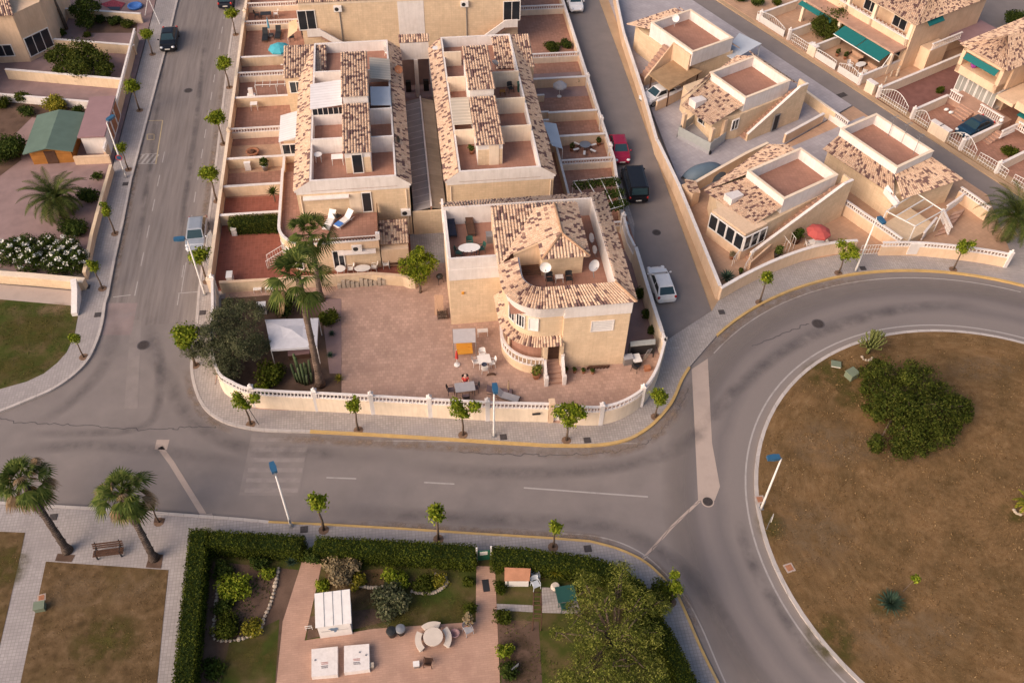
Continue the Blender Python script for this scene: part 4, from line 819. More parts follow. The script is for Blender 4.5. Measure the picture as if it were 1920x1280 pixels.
# rear wing with its own tiled roof on the garden side
def wing(par,x0,x1,y0,y1,z0,z1,inner_x,slx):
    m=MB(); m.box(x0+.1,y0+.1,.1,x1-.1,y1-.1,z0-.03); m.build('rear_wing',M['tan'],par)
    link('rear_wing_roof',mkroof('rear_wing_roof',strip_cells([(x0,y1),(x1,y1)],[(x0,y0-.05),(x1,y0-.05)],z1,z0),par),par)
    wind(par,(x0+.4,y0+.08,z0-1.7),(1,0,0),1.3,1.3,bars=1)
wing(LB,-11.2,-7.1,79.9,84.3,5.65,6.5,-7,0)
RB,yy2=row_block('terraced_house_block','right hand terraced block with striped canopy and two tiled stair towers behind the villa',2.95,12.4,4.15,11.1,62.65,84.3,5.8,8.2,mirror=True,cross=[(8.1,11.0,67.9,1.6),(8.1,11.0,72.2,1.6),(8.1,11.0,76.6,1.6),(4.2,5.9,67.9,1.5),(4.2,5.9,76.3,1.5),(4.2,5.9,80.7,1.5)])
mm=MB(); mm.box(6.9,yy2[0][0]+.05,ZD,7.75,yy2[0][0]+.1,ZD+2.0); mm.build('terrace_door',M['pale'],RB)
canopy(RB,[(4.2,68.9,7.0),(5.85,68.9,7.0),(5.85,72.6,7.3),(4.2,72.6,7.3)],'awng'); wing(RB,9.2,13.0,79.6,84.3,5.65,6.5,9,0)
# ---- front extension of the left block with curved balcony ----
GF=T('balcony_house_front','rounded ground floor house front with balcony terrace, white sun beds above and plastic chairs below','house front',(-7,60,.17))
bp=[(-11.2,69.0)]+[tuple(p)[:2] for p in [Vector((-11.2,61.8,0))]]+[tuple(p)[:2] for p in arc(-8.6,61.2,2.6,180,268,10)]+[(-2.98,58.62)]
m=MB(); m.prism(bp+[(-2.98,62.6),(-9.45,62.6),(-9.45,69.0)],.1,2.9); m.build('wall',M['tan'],GF)
m=MB(); m.flat(bp+[(-2.98,62.6),(-9.45,62.6),(-9.45,69.0)],2.915); m.build('balcony_floor',M['terra'],GF)
m=MB(); m.wall(offs(bp,-.02),.18,2.55,3.32); m.build('balcony_wall',M['peach'],GF); m=MB(); m.wall(offs(bp,-.02),.24,3.32,3.38); m.box(-3.2,58.5,3.38,-2.85,58.85,4.0); m.build('balcony_coping',M['white'],GF)
m=MB()
for i in range(22): 
    x=-8.6+.255*i; m.tube([(x,58.66,3.38),(x+.06,58.66,3.62),(x+.16,58.66,3.62),(x+.22,58.66,3.4)],.03,4)
m.build('scroll_railing',M['dark'],GF); m=MB(); m.tube([(-8.7,58.66,3.74),(-3.2,58.66,3.74)],.045,6); m.build('top_rail',M['white'],GF)
m=MB(); m.tube([(-2.95,58.8,4.0),(-2.95,62.5,4.0)],.03,5); m.wall([(-2.97,58.9),(-2.97,62.5)],.05,2.9,3.9); m.build('side_screen',M['wood'],GF)
wind(GF,(-6.95,58.6,.35),(1,0,0),1.0,2.1,bars=1,name='patio_door'); m=MB(); m.slab([(-6.4,58.1,2.35),(-3.3,58.1,2.35),(-3.3,58.6,2.4),(-6.4,58.6,2.4)],.09); m.build('awning_cassette',M['white'],GF)
for a0 in (200,222,244):
    q=Vector((-8.6,61.2,0))+Vector((math.cos(R(a0-8)),math.sin(R(a0-8)),0))*2.66; q2=Vector((-8.6,61.2,0))+Vector((math.cos(R(a0+8)),math.sin(R(a0+8)),0))*2.66
    wind(GF,(q.x,q.y,.4),(q2-q),(q2-q).length,1.9,bars=1)
m=MB(); m.box(-2.9,58.65,.1,-.6,61.3,2.05); m.build('annex_wall',M['peach'],GF)
link('annex_roof',mkroof('annex_roof',strip_cells([(-2.95,61.4),(-.5,61.4)],[(-2.95,59.1),(-.5,59.1)],2.95,2.25),GF),GF)
m=MB()
for s in (0,.75): m.tube([(-11.0-1.6,60.0+s-.6,.2),(-12.6,59.4+s,1.1),(-11.1,60.1+s,1.55)],.03,5)
for s in (0,.75):
    for k in range(7): m.tube([(-12.5+.2*k,59.42+s+.09*k,.25+.07*k),(-12.5+.2*k,59.42+s+.09*k,1.15+.065*k)],.014,4)
m.build('step_railing',M['wplastic'],GF)
m=MB()
for k in range(3): m.prism([(-12.6+.4*k,59.2+.2*k),(-12.6+.4*k,60.2+.2*k),(-11.0,60.9),(-11.0,59.9)],.1,.35+.17*k)
m.build('side_steps',M['terra'],GF)
# passage between the blocks: wall, ridge and two lean-to sheets
PS=T('passage_canopy','long grey and tan plastic lean-to canopy in the passage between the terraced blocks','canopy',(1.5,70,.17))
for k in range(11):
    pass
m=MB(); m.slab([(.1,62.75,2.6),(1.6,62.75,2.95),(1.6,79.5,2.95),(.1,79.5,2.6)],.05); m.build('grey_sheet',M['pergray'],PS)
m=MB(); m.slab([(1.72,62.75,2.95),(2.95,62.75,2.6),(2.95,79.5,2.6),(1.72,79.5,2.95)],.05); m.build('tan_sheet',M['pergtan'],PS)
m=MB(); m.box(1.6,62.75,.1,1.72,79.6,3.1); m.build('dividing_wall',M['deck'],PS); m=MB(); m.box(1.59,62.7,3.1,1.73,79.6,3.14); m.build('coping',M['white'],PS)
m=MB(); m.box(0,62.55,.1,2.95,62.7,2.7); tag(m.build('passage_wall',M['tan']),'plain tan wall closing the front of the passage beside the villa','wall')
m=MB(); m.box(.08,84.0,4.5,2.92,84.2,6.35); t=tag(m.build('connecting_wall',M['white']),'white bridge wall with tile capping linking both terraced blocks at the back','wall')
link('tile_capping',mkroof('tile_capping',strip_cells([(.0,84.9),(3.0,84.9)],[(.0,83.95),(3.0,83.95)],6.75,6.4),t),t)
m=MB(); m.box(1.35,83.9,.1,1.75,84.1,4.5); m.build('middle_column',M['white'],t); m=MB(); m.box(.06,86.2,.1,2.94,86.35,4.5); m.build('recess_wall',M['pinkgrey'],t); m=MB(); m.box(.06,84.25,4.45,2.94,86.2,4.6); m.build('recess_ceiling',M['white'],t)  # recess wall is coloured dark for the shade of the rooms there
for (x,l) in ((.35,'left'),(2.2,'right')):
    m=MB(); m.box(x,84.9,.2,x+.55,85.3,1.4); tag(m.build('storage_cabinet',M['black']),'dark cabinet at the shaded back of the passage, %s one'%l,'cabinet','cabinets at the back of the passage')
# ---- back building ----
BB=T('rear_terraced_house','wide tan rear house wall with a pale centre panel and white stairs at both ends','house',(1.3,98,.2))
yB=93.6
m=MB(); m.box(-10.2,yB,.1,13.2,yB+16,6.0); m.build('wall',M['tan'],BB); m=MB(); m.box(-10.25,yB-.03,5.75,13.25,yB+.0,6.1); m.build('eave_band',M['pale'],BB)
link('roof',mkroof('roof',strip_cells([(-10.4,yB+5),(13.4,yB+5)],[(-10.4,yB-.15),(13.4,yB-.15)],8.0,6.05),BB),BB)
m=MB(); a=onY(745,12,yB); b=onY(797,60,yB); m.box(a.x,yB-.03,.2,b.x,yB,5.7); m.build('pale_panel',M['white'],BB)
for px in (560,943):
    a=onY(px,47,yB); fo=wind(BB,(a.x,yB-.01,2.9),(1,0,0),1.9,2.3,bars=1,name='balcony_door')
for s,x0,x1 in ((1,-8.2,-4.6),(-1,11.6,8.0)):
    m=MB(); m.slab([(x0-s*1.4,yB-1.1,2.8),(x0,yB-1.1,2.8),(x0,yB,2.8),(x0-s*1.4,yB,2.8)],.2)
    for k in range(12):
        xa=x0+(x1-x0)*k/12; xb=x0+(x1-x0)*(k+1)/12; z=2.75-2.6*k/12; m.box(min(xa,xb),yB-1.05,z-.45,max(xa,xb),yB-.02,z)
    m.build('outside_stairs',M['brick'],BB)
    m=MB(); m.slab([(x0,yB-1.2,3.55),(x1,yB-1.2,.95),(x1,yB-1.05,.95),(x0,yB-1.05,3.55)][::s],.75); m.box(min(x0,x0-s*1.4),yB-1.2,2.75,max(x0,x0-s*1.4),yB-1.05,3.6); m.build('stair_parapet',M['white'],BB)
# air conditioners
def mk_ac():
    t=T('air_conditioner','','air conditioner'); MB().box(-.42,-.32,0,.42,0,.6).build('casing',M['wplastic'],t)
    m=MB(); vs=[];n=20
    m.add([(-.1+.22*math.cos(2*PI*i/n),-.325,.3+.22*math.sin(2*PI*i/n)) for i in range(n)],[list(range(n))]); m.build('fan_grille',M['dark'],t)
    m=MB(); m.box(-.35,-.3,-.06,-.3,0,0); m.box(.3,-.3,-.06,.35,0,0); m.build('bracket',M['metal'],t); return t
for l,px,y,off in (('white air conditioner on the tan wall above the little tiled annex roof',(761,400),62.65,0),('white air conditioner under the balcony above the white garden tables',(669,467),58.62,0),('white air conditioner high on the left half of the rear house wall',(633,18),yB,0),('white air conditioner high on the right half of the rear house wall',(871,9),yB,0)):
    a=onY(px[0],px[1],y-.32); inst('ac',mk_ac,l,(a.x,y-.003,a.z-.3),0,'air conditioners on walls')
for x,y,z0,z1 in ((633,24,.3,4.9),(871,16,.3,4.9)):
    a=onY(x,y,yB); MB().tube([(a.x+.2,yB-.06,z0),(a.x+.2,yB-.06,z1)],.05,6).build('downpipe',M['metal'],BB)
for x in (-9.2,-.4): MB().tube([(x,62.57,.3),(x,62.57,5.2)],.045,6).build('downpipe',M['pale'],LB)
for x in (3.4,12.0): MB().tube([(x,62.57,.3),(x,62.57,5.2)],.045,6).build('downpipe',M['pale'],RB)
# satellite dishes
def mk_dish(r=.42):
    t=T('satellite_dish','','satellite dish'); m=MB(); n=20; vs=[];rings=5
    for i in range(rings+1):
        q=r*i/rings
        for j in range(n): vs.append((q*math.cos(2*PI*j/n),-.12+.12*(q/r)**2*-1+.0,q*math.sin(2*PI*j/n)))
    fs=[[i*n+j,i*n+(j+1)%n,(i+1)*n+(j+1)%n,(i+1)*n+j] for i in range(rings) for j in range(n)]
    vs=[(x,-(y+.12)*-1*1.0+.0,z) for x,y,z in vs]; vs=[(x,-.0-.5*(x*x+z*z)/r*.6,z) for x,y,z in vs]
    k=len(vs); vs+=[(x,y+.02,z) for x,y,z in vs]; fs+=[[a+k for a in f[::-1]] for f in fs]
    m.add(vs,fs); m.build('reflector',M['wplastic'],t,True)
    MB().tube([(0,.03,0),(0,.1,-.25),(0,.1,-1.0)],.03,6).build('mast',M['metal'],t); MB().tube([(0,-.02,-r*.9),(0,-.42,-.1)],.014,5).ball((0,-.44,-.08),.05,8).build('receiver_arm',M['metal'],t); return t
def dish(l,loc,rot,r=1,tilt=.45,col=None):
    o=inst('dish',mk_dish,l,loc,rot,'satellite dishes',r); o.rotation_euler=(-tilt,0,rot)
    return o
p=onY(1023,500,49.0); dish('white satellite dish facing front at the left corner of the villa hip roof',(p.x,49.0,p.z),R(-10),1.0,.3)
p=onY(1112,497,49.0); dish('white satellite dish at the right corner of the villa hip roof',(p.x,49.0,p.z),R(25),1.1,.35)
p=g(1107,446,7.0); dish('pale dish on the narrow villa terrace, the farther one below the hip roof edge',(p.x,p.y,7.0),R(60),.9,.5)
p=g(1113,468,6.9); dish('pale dish on the narrow villa terrace, the nearer one below the hip roof edge',(p.x,p.y,6.9),R(60),.8,.5)
p=g(748,130,6.8); o=dish('rust orange dish seen from behind at the passage edge of the left block roof',(p.x,p.y,6.8),R(-20),.95,.3)
for ch in o.children:
    if ch.name.startswith('reflector'): ch.data=ch.data.copy(); ch.data.materials[0]=M['clay']
p=g(745,262,6.6); o=dish('black dish on the right parapet of the left block roof',(p.x,p.y,6.6),R(70),.75,.3)
for ch in o.children:
    if ch.name.startswith('reflector'): ch.data=ch.data.copy(); ch.data.materials[0]=M['black']
p=g(928,115,7.6); dish('white dish behind the farther tower of the right block',(p.x,p.y,7.4),R(150),.8,.3)
p=g(1268,31,4.8); dish('white dish on the roof terrace wall of the farthest bungalow',(p.x,p.y,4.6),R(-30),.95,.35)
# ---- garden walls of the terraces ----
XL0,XL1=-17.05,-9.7
lw_=[Vector((-17.05,y,0)) for y in (57.2,70,85,101,125)]
gwall('long cream street wall of the left terraced gardens, next to the street trees',lw_,.14,1.25,0,'pale','peach',pill=[(-17.05,57.2),(-17.05,78),(-17.05,101)])
def yat(px,py,z=1.3): return g(px,py,z).y
LW=[((470,7),'white balustrade on a cream wall between the two farthest left gardens','b'),((464,41),'white balustrade behind the turquoise parasol garden','b'),((465,107),'plain pink topped wall in front of the turquoise parasol garden','s'),((457,137),'balustraded wall above the garden with the white trellis','b'),((455,183),'plain cream wall behind the garden with the small white parasol','s'),((443,242),'bold white balustrade on the wall in front of the small parasol garden','b'),((445,297),'plain wall in front of the garden with the round clay planter','s'),((436,349),'plain white topped wall in front of the diagonal tiled garden','s'),((437,402),'plain wall behind the clipped hedge of the red tiled garden','s')]
yw=[]
for px,l,k in LW:
    y=yat(*px); yw.append(y); x1=-9.75 if y>70 else -11.3
    gwall(l,[(-16.9,y),(x1,y)],.17,1.1 if k=='s' else .7,0 if k=='s' else .5,'white','cream' if k=='s' else 'pale')
# stepped porches on the garden side of the left block
def porch(l,x0,x1,y0,y1,h=2.4,mt='peach'):
    t=T('garden_porch',l,'porch',((x0+x1)/2,(y0+y1)/2,.17)); m=MB(); m.wall([(x1,y0),(x0,y0),(x0,y1),(x1,y1)],.18,.15,1.25+.0); m.build('low_wall',M[mt],t); m=MB(); m.wall([(x1,y0),(x0,y0),(x0,y1),(x1,y1)],.24,1.25,1.31); m.build('coping',M['white'],t)
    m=MB(); m.box(x0,y0,.15,x1,y1,.5); m.build('porch_floor',M['terra'],t); return t
porch('white edged porch beside the hatched garden and the balcony house',-11.6,-9.7,69.6,74.0); porch('small cream porch under the white corrugated awning',-11.7,-9.7,76.2,79.5)
t=T('lean_to_awning','white corrugated lean-to awning over a left garden porch','awning',(-10.6,76,.2)); canopy(t,[(-11.9,73.9,2.7),(-9.75,73.9,3.25),(-9.75,78.2,3.25),(-11.9,78.2,2.7)],'awn',name='sheet')
m=MB(); 
for y in (74,78): m.box(-11.85,y-.05,.2,-11.75,y+.05,2.68)
m.build('post',M['white'],t); wind(t,(-11.7,73.95,.9),(1,0,0),1.5,1.5,bars=1)
porch('cream porch of the right block below the hanging white awning',12.5,14.2,73.2,77.0); porch('small cream porch of the right block near the grey parasol',12.5,14.4,78.4,81.4)
t=T('lean_to_awning','pale blue cloth awning over a porch of the right block','awning',(13.4,73.5,.2)); canopy(t,[tuple(g(1018,228,3.0)),tuple(g(1043,232,2.7)),tuple(g(1055,279,2.2)),tuple(g(1035,273,2.5))],'bluegrey',.03,name='cloth'); m=MB(); p=g(1055,279,2.2); m.tube([(p.x,p.y,.2),(p.x,p.y,2.2)],.03,5); m.build('post',M['pole'],t)
# right gardens
rp=[Vector((18.4,61.0,0))]+[Vector((19.4,y,0)) for y in (70,80,90,101,125)]
gwall('long white picket topped street wall of the right terraced gardens',rp,.14,.8,.55,'white','peach',pill=[(19.4,71.8),(19.4,76.3),(19.4,84)],sp=.2)
RWL=[((1000,12),'white balustrade on the wall of the farthest right garden','b'),((1006,102),'white balustrade in front of the shrub filled right garden','b'),((1010,148),'plain wall behind the garden with the grey parasol','s'),((1034,211),'plain white topped wall in front of the grey parasol garden','s'),((1058,255),'plain wall behind the garden with the star shaped table','s'),((1062,301),'bold white balustrade in front of the star shaped table','b')]
for px,l,k in RWL:
    y=yat(*px); gwall(l,[(12.6 if y>80 else 14.3,y),(19.3,y)],.17,1.1 if k=='s' else .7,0 if k=='s' else .5,'white','peach' if k=='s' else 'pale')
gwall('inner white rail wall beside the porches of the right block',[(14.25,64.5),(14.25,72.8)],.17,1.0,.2,'white','peach')
gwall('balustraded wall between the vine pergola and the villa',[(16.4,61.0),(18.4,61.0)],.17,.7,.5,'white','cream')
# =============================== BUNGALOWS (street grid W) ===============================
def Wp(pts,z=0.): return [W(a,b,z) for a,b in pts]
def wbox(m,u0,v0,z0,u1,v1,z1,mi=0): return m.prism(Wp([(u0,v0),(u1,v0),(u1,v1),(u0,v1)]),z0,z1,mi)
WU=Vector((CU,SU,0)); WV=Vector((SU,-CU,0))
def bungalow(label,par,body,roofs,zt=4.5,zdk=3.5,stair=None,white_side=True,name='bungalow'):
    u0,v0,u1,v1=par; c=W((u0+u1)/2,(v0+v1)/2); t=T(name,label,'bungalow',(c.x,c.y,.16))
    m=MB(); m.prism(Wp(body),.1,2.95); m.build('wall',M['tan'],t)
    m=MB(); wbox(m,u0+.1,v0+.1,2.95,u1-.1,v1-.1,zdk); m.build('roof_terrace_floor',M['deck'],t)
    m=MB(); m.wall([tuple(p)[:2] for p in Wp([(u0+.1,v0+.1),(u1-.1,v0+.1),(u1-.1,v1-.1),(u0+.1,v1-.1)])],.2,2.9,zt,closed=True); m.build('parapet',M['white'],t)
    m=MB(); m.wall([tuple(p)[:2] for p in Wp([(u0+.1,v0+.1),(u1-.1,v0+.1),(u1-.1,v1-.1),(u0+.1,v1-.1)])],.27,zt,zt+.05,closed=True); m.build('parapet_coping',M['pale'],t)
    cells=[]
    for inner,outer,zi,zo in roofs: cells+=strip_cells(Wp(inner),Wp(outer),zi,zo)
    link('tiled_roof',mkroof('tiled_roof',cells,t),t)
    if stair:
        (ua,ub,va,vb)=stair; m=MB(); n=16
        for k in range(n):
            a=ua+(ub-ua)*k/n; z=.16+(zdk-.16)*(k+1)/n; wbox(m,a,va+.1,.1,a+(ub-ua)/n,vb-.2,z)
        wbox(m,ub,va+.1,.1,ub+1.0,vb-.2,zdk); m.build('outside_stairs',M['brick'],t)
        m=MB(); q=[W(ua,vb-.1),W(ub,vb-.1),W(ub+1.0,vb-.1),W(ub+1.0,va)]
        m.wall([tuple(p)[:2] for p in q],.2,.1,1,z1s=[.95,zdk+.85,zdk+.85,zdk+.85]); m.build('stair_wall',M['tan'],t)
        m=MB(); d=[(.95,0),(zdk+.85,0)]; a=W(ua,vb-.23);b=W(ub,vb-.23);c2=W(ub,vb+.03);d2=W(ua,vb+.03)
        m.slab([(d2.x,d2.y,1.02),(c2.x,c2.y,zdk+.92),(b.x,b.y,zdk+.92),(a.x,a.y,1.02)],.08); wbox(m,ub,vb-.23,zdk+.85,ub+1.1,vb+.03,zdk+.92); m.build('stair_coping',M['white'],t)
    return t
# nearest bungalow with dark glazed veranda
B3=bungalow('bungalow with dark glazed veranda, outside stairs and a plain roof terrace',(9.4,-8.8,15.9,-4.15),[(5.1,-7.4),(5.4,-3.7),(16.4,-4.2),(16.6,-10.9),(14.9,-11.9),(7.0,-10.3)],
 [([(9.4,-4.1),(9.4,-8.8)],[(6.5,-4.2),(5.7,-9.9)],3.75,2.95),([(9.4,-8.8),(15.9,-8.8)],[(5.7,-9.9),(15.4,-12.0)],4.1,3.0),([(15.9,-8.8),(16.0,-8.0)],[(15.4,-12.0),(17.0,-11.0)],3.75,3.0)],stair=(5.6,15.6,-4.1,-3.0))
p0,p1,p2=W(4.75,-7.55),W(5.0,-3.7),W(7.6,-3.62)
for a,b in ((p0,p1),):
    pass
m=MB(); m.prism(Wp([(4.5,-7.6),(4.85,-3.55),(7.6,-3.6),(7.6,-7.6)]),.12,1.15); m.build('veranda_plinth',M['peach'],B3)
for (a,b,n) in (((4.52,-7.55),(4.87,-3.57),4),((4.9,-3.54),(7.5,-3.58),3)):
    A,B=W(*a),W(*b); d=B-A
    for k in range(n):
        q=A+d*(k/n); 
        wind(B3,(q.x,q.y,1.15),(d if True else d),d.length/n*.985,1.6,bars=0,name='veranda_window')
m=MB(); m.prism(Wp([(4.62,-7.5),(4.97,-3.67),(7.5,-3.7),(7.5,-7.5)]),2.75,3.0); m.build('veranda_roof_edge',M['peach'],B3)
# second bungalow with open porch behind glass balustrade
B2=bungalow('bungalow with open porch behind a glass balustrade and outside stairs',(17.0,-22.7,22.95,-17.4),[(14.4,-22.0),(13.8,-18.0),(16.6,-17.2),(23.2,-17.2),(23.2,-24),(15.0,-24)],
 [([(17.0,-17.4),(17.0,-22.7)],[(12.9,-17.4),(12.7,-21.6)],3.75,2.8),([(17.0,-22.7),(22.9,-22.7)],[(12.7,-21.6),(22.8,-24.8)],4.45,3.5),([(22.95,-22.7),(22.95,-17.6)],[(24.2,-24.6),(24.2,-17.5)],4.4,3.7)],stair=(17.2,23.2,-17.35,-16.2))
m=MB(); m.prism(Wp([(11.6,-20.2),(12.5,-16.5),(15.2,-17.2),(14.4,-21.0)]),.1,.55); m.build('porch_floor',M['grey'],B2)
m=MB(); m.wall([tuple(p)[:2] for p in Wp([(14.2,-21.0),(11.6,-20.2),(12.5,-16.5),(15.0,-17.1)])],.05,.58,1.55); m.build('glass_balustrade',M['paleglass'],B2)
for u,v in ((12.2,-20.3),(12.95,-17.0),(15.0,-17.5)): q=W(u,v); MB().obox(q,A26,.35,.35,.5,2.75).build('porch_pillar',M['peach'],B2)
m=MB(); m.prism(Wp([(11.7,-20.4),(12.55,-16.4),(12.75,-16.4),(11.95,-20.4)]),.1,.54); m.build('dark_plinth',M['dark'],B2)
q=W(15.6,-17.15,1.4); wind(B2,q,WU,.9,1.2,bars=1); q=W(20.3,-16.07,.25); wind(B2,q,WU,.8,1.9,'metal','dark',0,name='door')
q=W(14.0,-20.2,1.3); wind(B2,q,WV,1.6,1.2,bars=1)
for bb,(u,v) in ((B3,(7.0,-7.6)),(B2,(13.9,-20.6))):
    m=MB(); P=[W(u-.7,v-.5,3.0),W(u-.7,v+.5,3.0),W(u+.8,v+.4,3.3),W(u+.8,v-.4,3.3)]; m.add([P[0],P[1],P[2],P[3],P[0]+Vector((0,0,.75)),P[1]+Vector((0,0,.75)),P[2]+Vector((0,0,.3)),P[3]+Vector((0,0,.3))],[[0,1,5,4],[1,2,6,5],[2,3,7,6],[3,0,4,7],[4,5,6,7]]); m.build('roof_vent_box',M['white'],bb)
# far bungalow, whose stairs face the street
B1=bungalow('farthest bungalow with side stairs, white dish and a large red roof terrace',(18.0,-33.4,23.5,-26.5),[(17.9,-34.9),(17.9,-27),(23.8,-26.4),(23.8,-36),(18.2,-36)],
 [([(17.9,-33.4),(23.5,-33.4)],[(17.3,-36.5),(24.2,-36.5)],3.75,3.0),([(23.5,-33.4),(23.5,-26.6)],[(24.6,-36.5),(24.6,-26.3)],3.75,3.0)])
m=MB(); n=10
for k in range(n): wbox(m,14.6+.32*k,-30.6,.1,14.92+.32*k,-29.5,.16+.33*(k+1))
m.build('outside_stairs',M['brick'],B1); m=MB(); q=[tuple(p)[:2] for p in Wp([(14.6,-29.4),(17.9,-29.4),(17.9,-26.6)])]; m.wall(q,.2,.1,1,z1s=[1.0,4.2,4.2]); m.build('stair_wall',M['peach'],B1)
t=T('gravel_carport','low carport with a tan gravel roof beside the farthest bungalow','carport',tuple(W(16.5,-27,.1))); m=MB(); m.slab([tuple(W(14.0,-28.2,2.3)),tuple(W(17.9,-29.0,2.4)),tuple(W(19.1,-25.7,2.4)),tuple(W(14.0,-24.9,2.3))],.12); m.build('roof_sheet',M['thatch'],t)
m=MB()
for u,v in ((14.2,-28),(14.2,-25.1),(18.7,-25.9)): q=W(u,v); m.box(q.x-.06,q.y-.06,.1,q.x+.06,q.y+.06,2.3)
m.build('post',M['wood'],t)
t=T('white_carport','white sheet carport roof on thin posts by the far street','carport',tuple(W(27,-25,.1))); m=MB(); m.slab([tuple(g(1356,100,2.6)),tuple(g(1386,62,2.7)),tuple(g(1428,82,2.7)),tuple(g(1375,112,2.6))],.08); m.build('roof_sheet',M['bluegrey'],t)
m=MB()
for a in ((1375,110),(1426,82),(1360,99)): q=g(*a,2.6); m.box(q.x-.05,q.y-.05,.1,q.x+.05,q.y+.05,2.55)
m.build('post',M['pole'],t)
# fourth bungalow with white pergola
B4=bungalow('bungalow with a white pergola frame, wide tiled roof and antenna terrace',(21.2,-9.0,26.0,-2.1),[(20.1,-8.8),(20.2,-.7),(22.5,-.2),(26.6,.6),(26.8,-8.9)],
 [([(21.2,-2.1),(21.2,-9.0)],[(19.75,-.5),(19.3,-8.9)],3.75,3.0),([(26.0,-2.1),(21.2,-2.1)],[(27.3,.9),(20.3,.0)],3.75,2.75),([(26.1,-5.0),(26.0,-2.1)],[(27.3,-4.6),(27.3,.9)],3.75,2.75)])
m=MB(); q=[g(1660,365,2.95),g(1688,373,2.7)]; m.slab([tuple(W(19.6,-1.6,3.3)),tuple(W(19.6,.1,2.75)),tuple(W(19.9,.1,2.75)),tuple(W(19.9,-1.6,3.5))],.6); m.build('gable_end',M['white'],B4)
def tubes(m,segs,r=.05):
    for a,b in segs: m.tube([a,b],r,5)
    return m
PT=T('pergola','open white metal pergola frame on a low walled terrace','pergola',tuple(g(1740,430,.2)))
c=[g(1662,396,2.6),g(1718,362,2.6),g(1768,395,2.6),g(1716,424,2.6)]; m=MB(); tubes(m,[(c[i],c[(i+1)%4]) for i in range(4)]+[(c[0].lerp(c[3],k/3.),c[1].lerp(c[2],k/3.)) for k in (1,2)]+[(q,Vector((q.x,q.y,.2))) for q in (c[0],c[3],c[2])],.06); m.build('frame',M['pole'],PT)
m=MB(); m.prism([c[0],c[3],c[2],c[1]],.1,.9); m.build('raised_terrace',M['tan'],PT)
for a,b,l in (((1752,445),(1728,452),''),): pass
t=T('garden_stairs','white balustraded garden stairs beside the pergola terrace','stairs',tuple(g(1765,430,.2))); m=MB(); P=gp([(1728,447),(1752,418),(1778,432),(1800,385)],.5)
m.bal(P[:2],.3,.9,.2); m.bal(gp([(1778,440),(1762,405)],.4),.4,.9,.2); m.bal(gp([(1770,400),(1788,388),(1803,376)],.6),.7,.8,.2); m.build('balustrade',M['white'],t)
m=MB()
for k in range(5): m.prism(gp([(1752+6*k,444-7*k),(1775+6*k,437-7*k),(1781+6*k,430-7*k),(1758+6*k,437-7*k)],.2),.1,.3+.15*k)
m.build('step',M['brick'],t)
# antennas on B4 terrace
def mk_ant():
    t=T('roof_antenna','','antenna'); m=MB(); m.tube([(0,0,0),(0,0,2.2)],.03,5); tubes(m,[((-.5,0,2.1),(.5,0,2.1)),((-.35,-.2,2.1),(-.35,.2,2.1)),((0,-.25,2.1),(0,.25,2.1)),((.35,-.2,2.1),(.35,.2,2.1))],.018); m.build('mast',M['metal'],t); return t
for l,px in (('thin antenna on the antenna terrace near its upper wall',(1665,255)),('thin antenna mast with crossbars at the right end of the antenna terrace',(1712,290)),('thin antenna mast in the middle of the antenna terrace',(1690,268))):
    q=g(*px,3.5); inst('ant',mk_ant,l,(q.x,q.y,3.5),.4,'roof antennas')
# ---- plot walls ----
def gw2(label,px,z=.16,h=1.3,hb=0,body='peach',cap='white',pill=None,sp=.25): return gwall(label,gp(px,z+h+hb),z,h,hb,cap,body,pill=pill,sp=sp)
gw2('long peach wall on the right pavement of the right street, upper half with white pickets',[(1153,-20),(1170,60),(1205,165),(1232,260)],.12,1.1,.4,sp=.22)
gw2('long peach wall on the right pavement of the right street, lower half, rising in steps',[(1232,262),(1272,345),(1311,440),(1350,536)],.12,1.5)
cwp=sm(gp([(1352,540),(1400,513),(1460,485),(1520,464),(1570,454),(1608,451)],1.5),4)
gwall('curved peach garden wall with white diamonds below the red parasol garden',cwp,.14,1.35,0,'white','peach')
m=MB()
for px in ((1375,536),(1425,512),(1492,487),(1548,470)):
    q=min(cwp,key=lambda p:(p-g(*px,.9)).length); q=Vector((q.x,q.y-.125,.85))
    m.add([(q.x-.2,q.y,q.z),(q.x,q.y,q.z-.13),(q.x+.2,q.y,q.z),(q.x,q.y,q.z+.13)],[[0,1,2,3]])
c2=sm(gp([(1655,456),(1720,456),(1790,462),(1850,470),(1895,478)],1.5),4)
t=gwall('curved peach garden wall with a pale panel and balustrade under the big date palm',c2,.14,1.0,.5,'white','peach',pill=[c2[-1]])
q=g(1708,461,.8); m2=MB(); mm=min(c2,key=lambda p:(p-q).length); m2.obox(Vector((mm.x,mm.y-.1,0)),-.06,1.3,.1,.35,1.55); m2.build('pale_panel',M['white'],t)
m=MB(); 
for k in range(9): m.tube([g(1610,478,.2).lerp(g(1652,476,.2),k/8),g(1610,478,.2).lerp(g(1652,476,.2),k/8)+Vector((0,0,1.1))],.02,4)
a,b=g(1610,478,.2),g(1652,476,.2)
for z in (.1,.6,1.1): m.tube([a+Vector((0,0,z)),b+Vector((0,0,z))],.03,4)
tag(m.build('driveway_gate',M['pole']),'low white barred driveway gate between the two curved peach walls','gate')
gw2('balustraded peach wall between the red parasol garden and the pergola bungalow',[(1577,368),(1620,398),(1665,428),(1692,447)],.16,1.1,.5,'peach','white')
gw2('balustraded wall between the pergola garden and the far street',[(1803,350),(1830,368),(1858,388)],.16,1.1,.5)
gw2('thin peach wall running beside the covered car up to the second bungalow',[(1290,350),(1345,318),(1400,287),(1440,268)],.16,1.2,0,'cream','pale')
gw2('white coped wall between the two blue grey yards',[(1473,252),(1510,232),(1545,213)],.16,1.0,0,'peach')
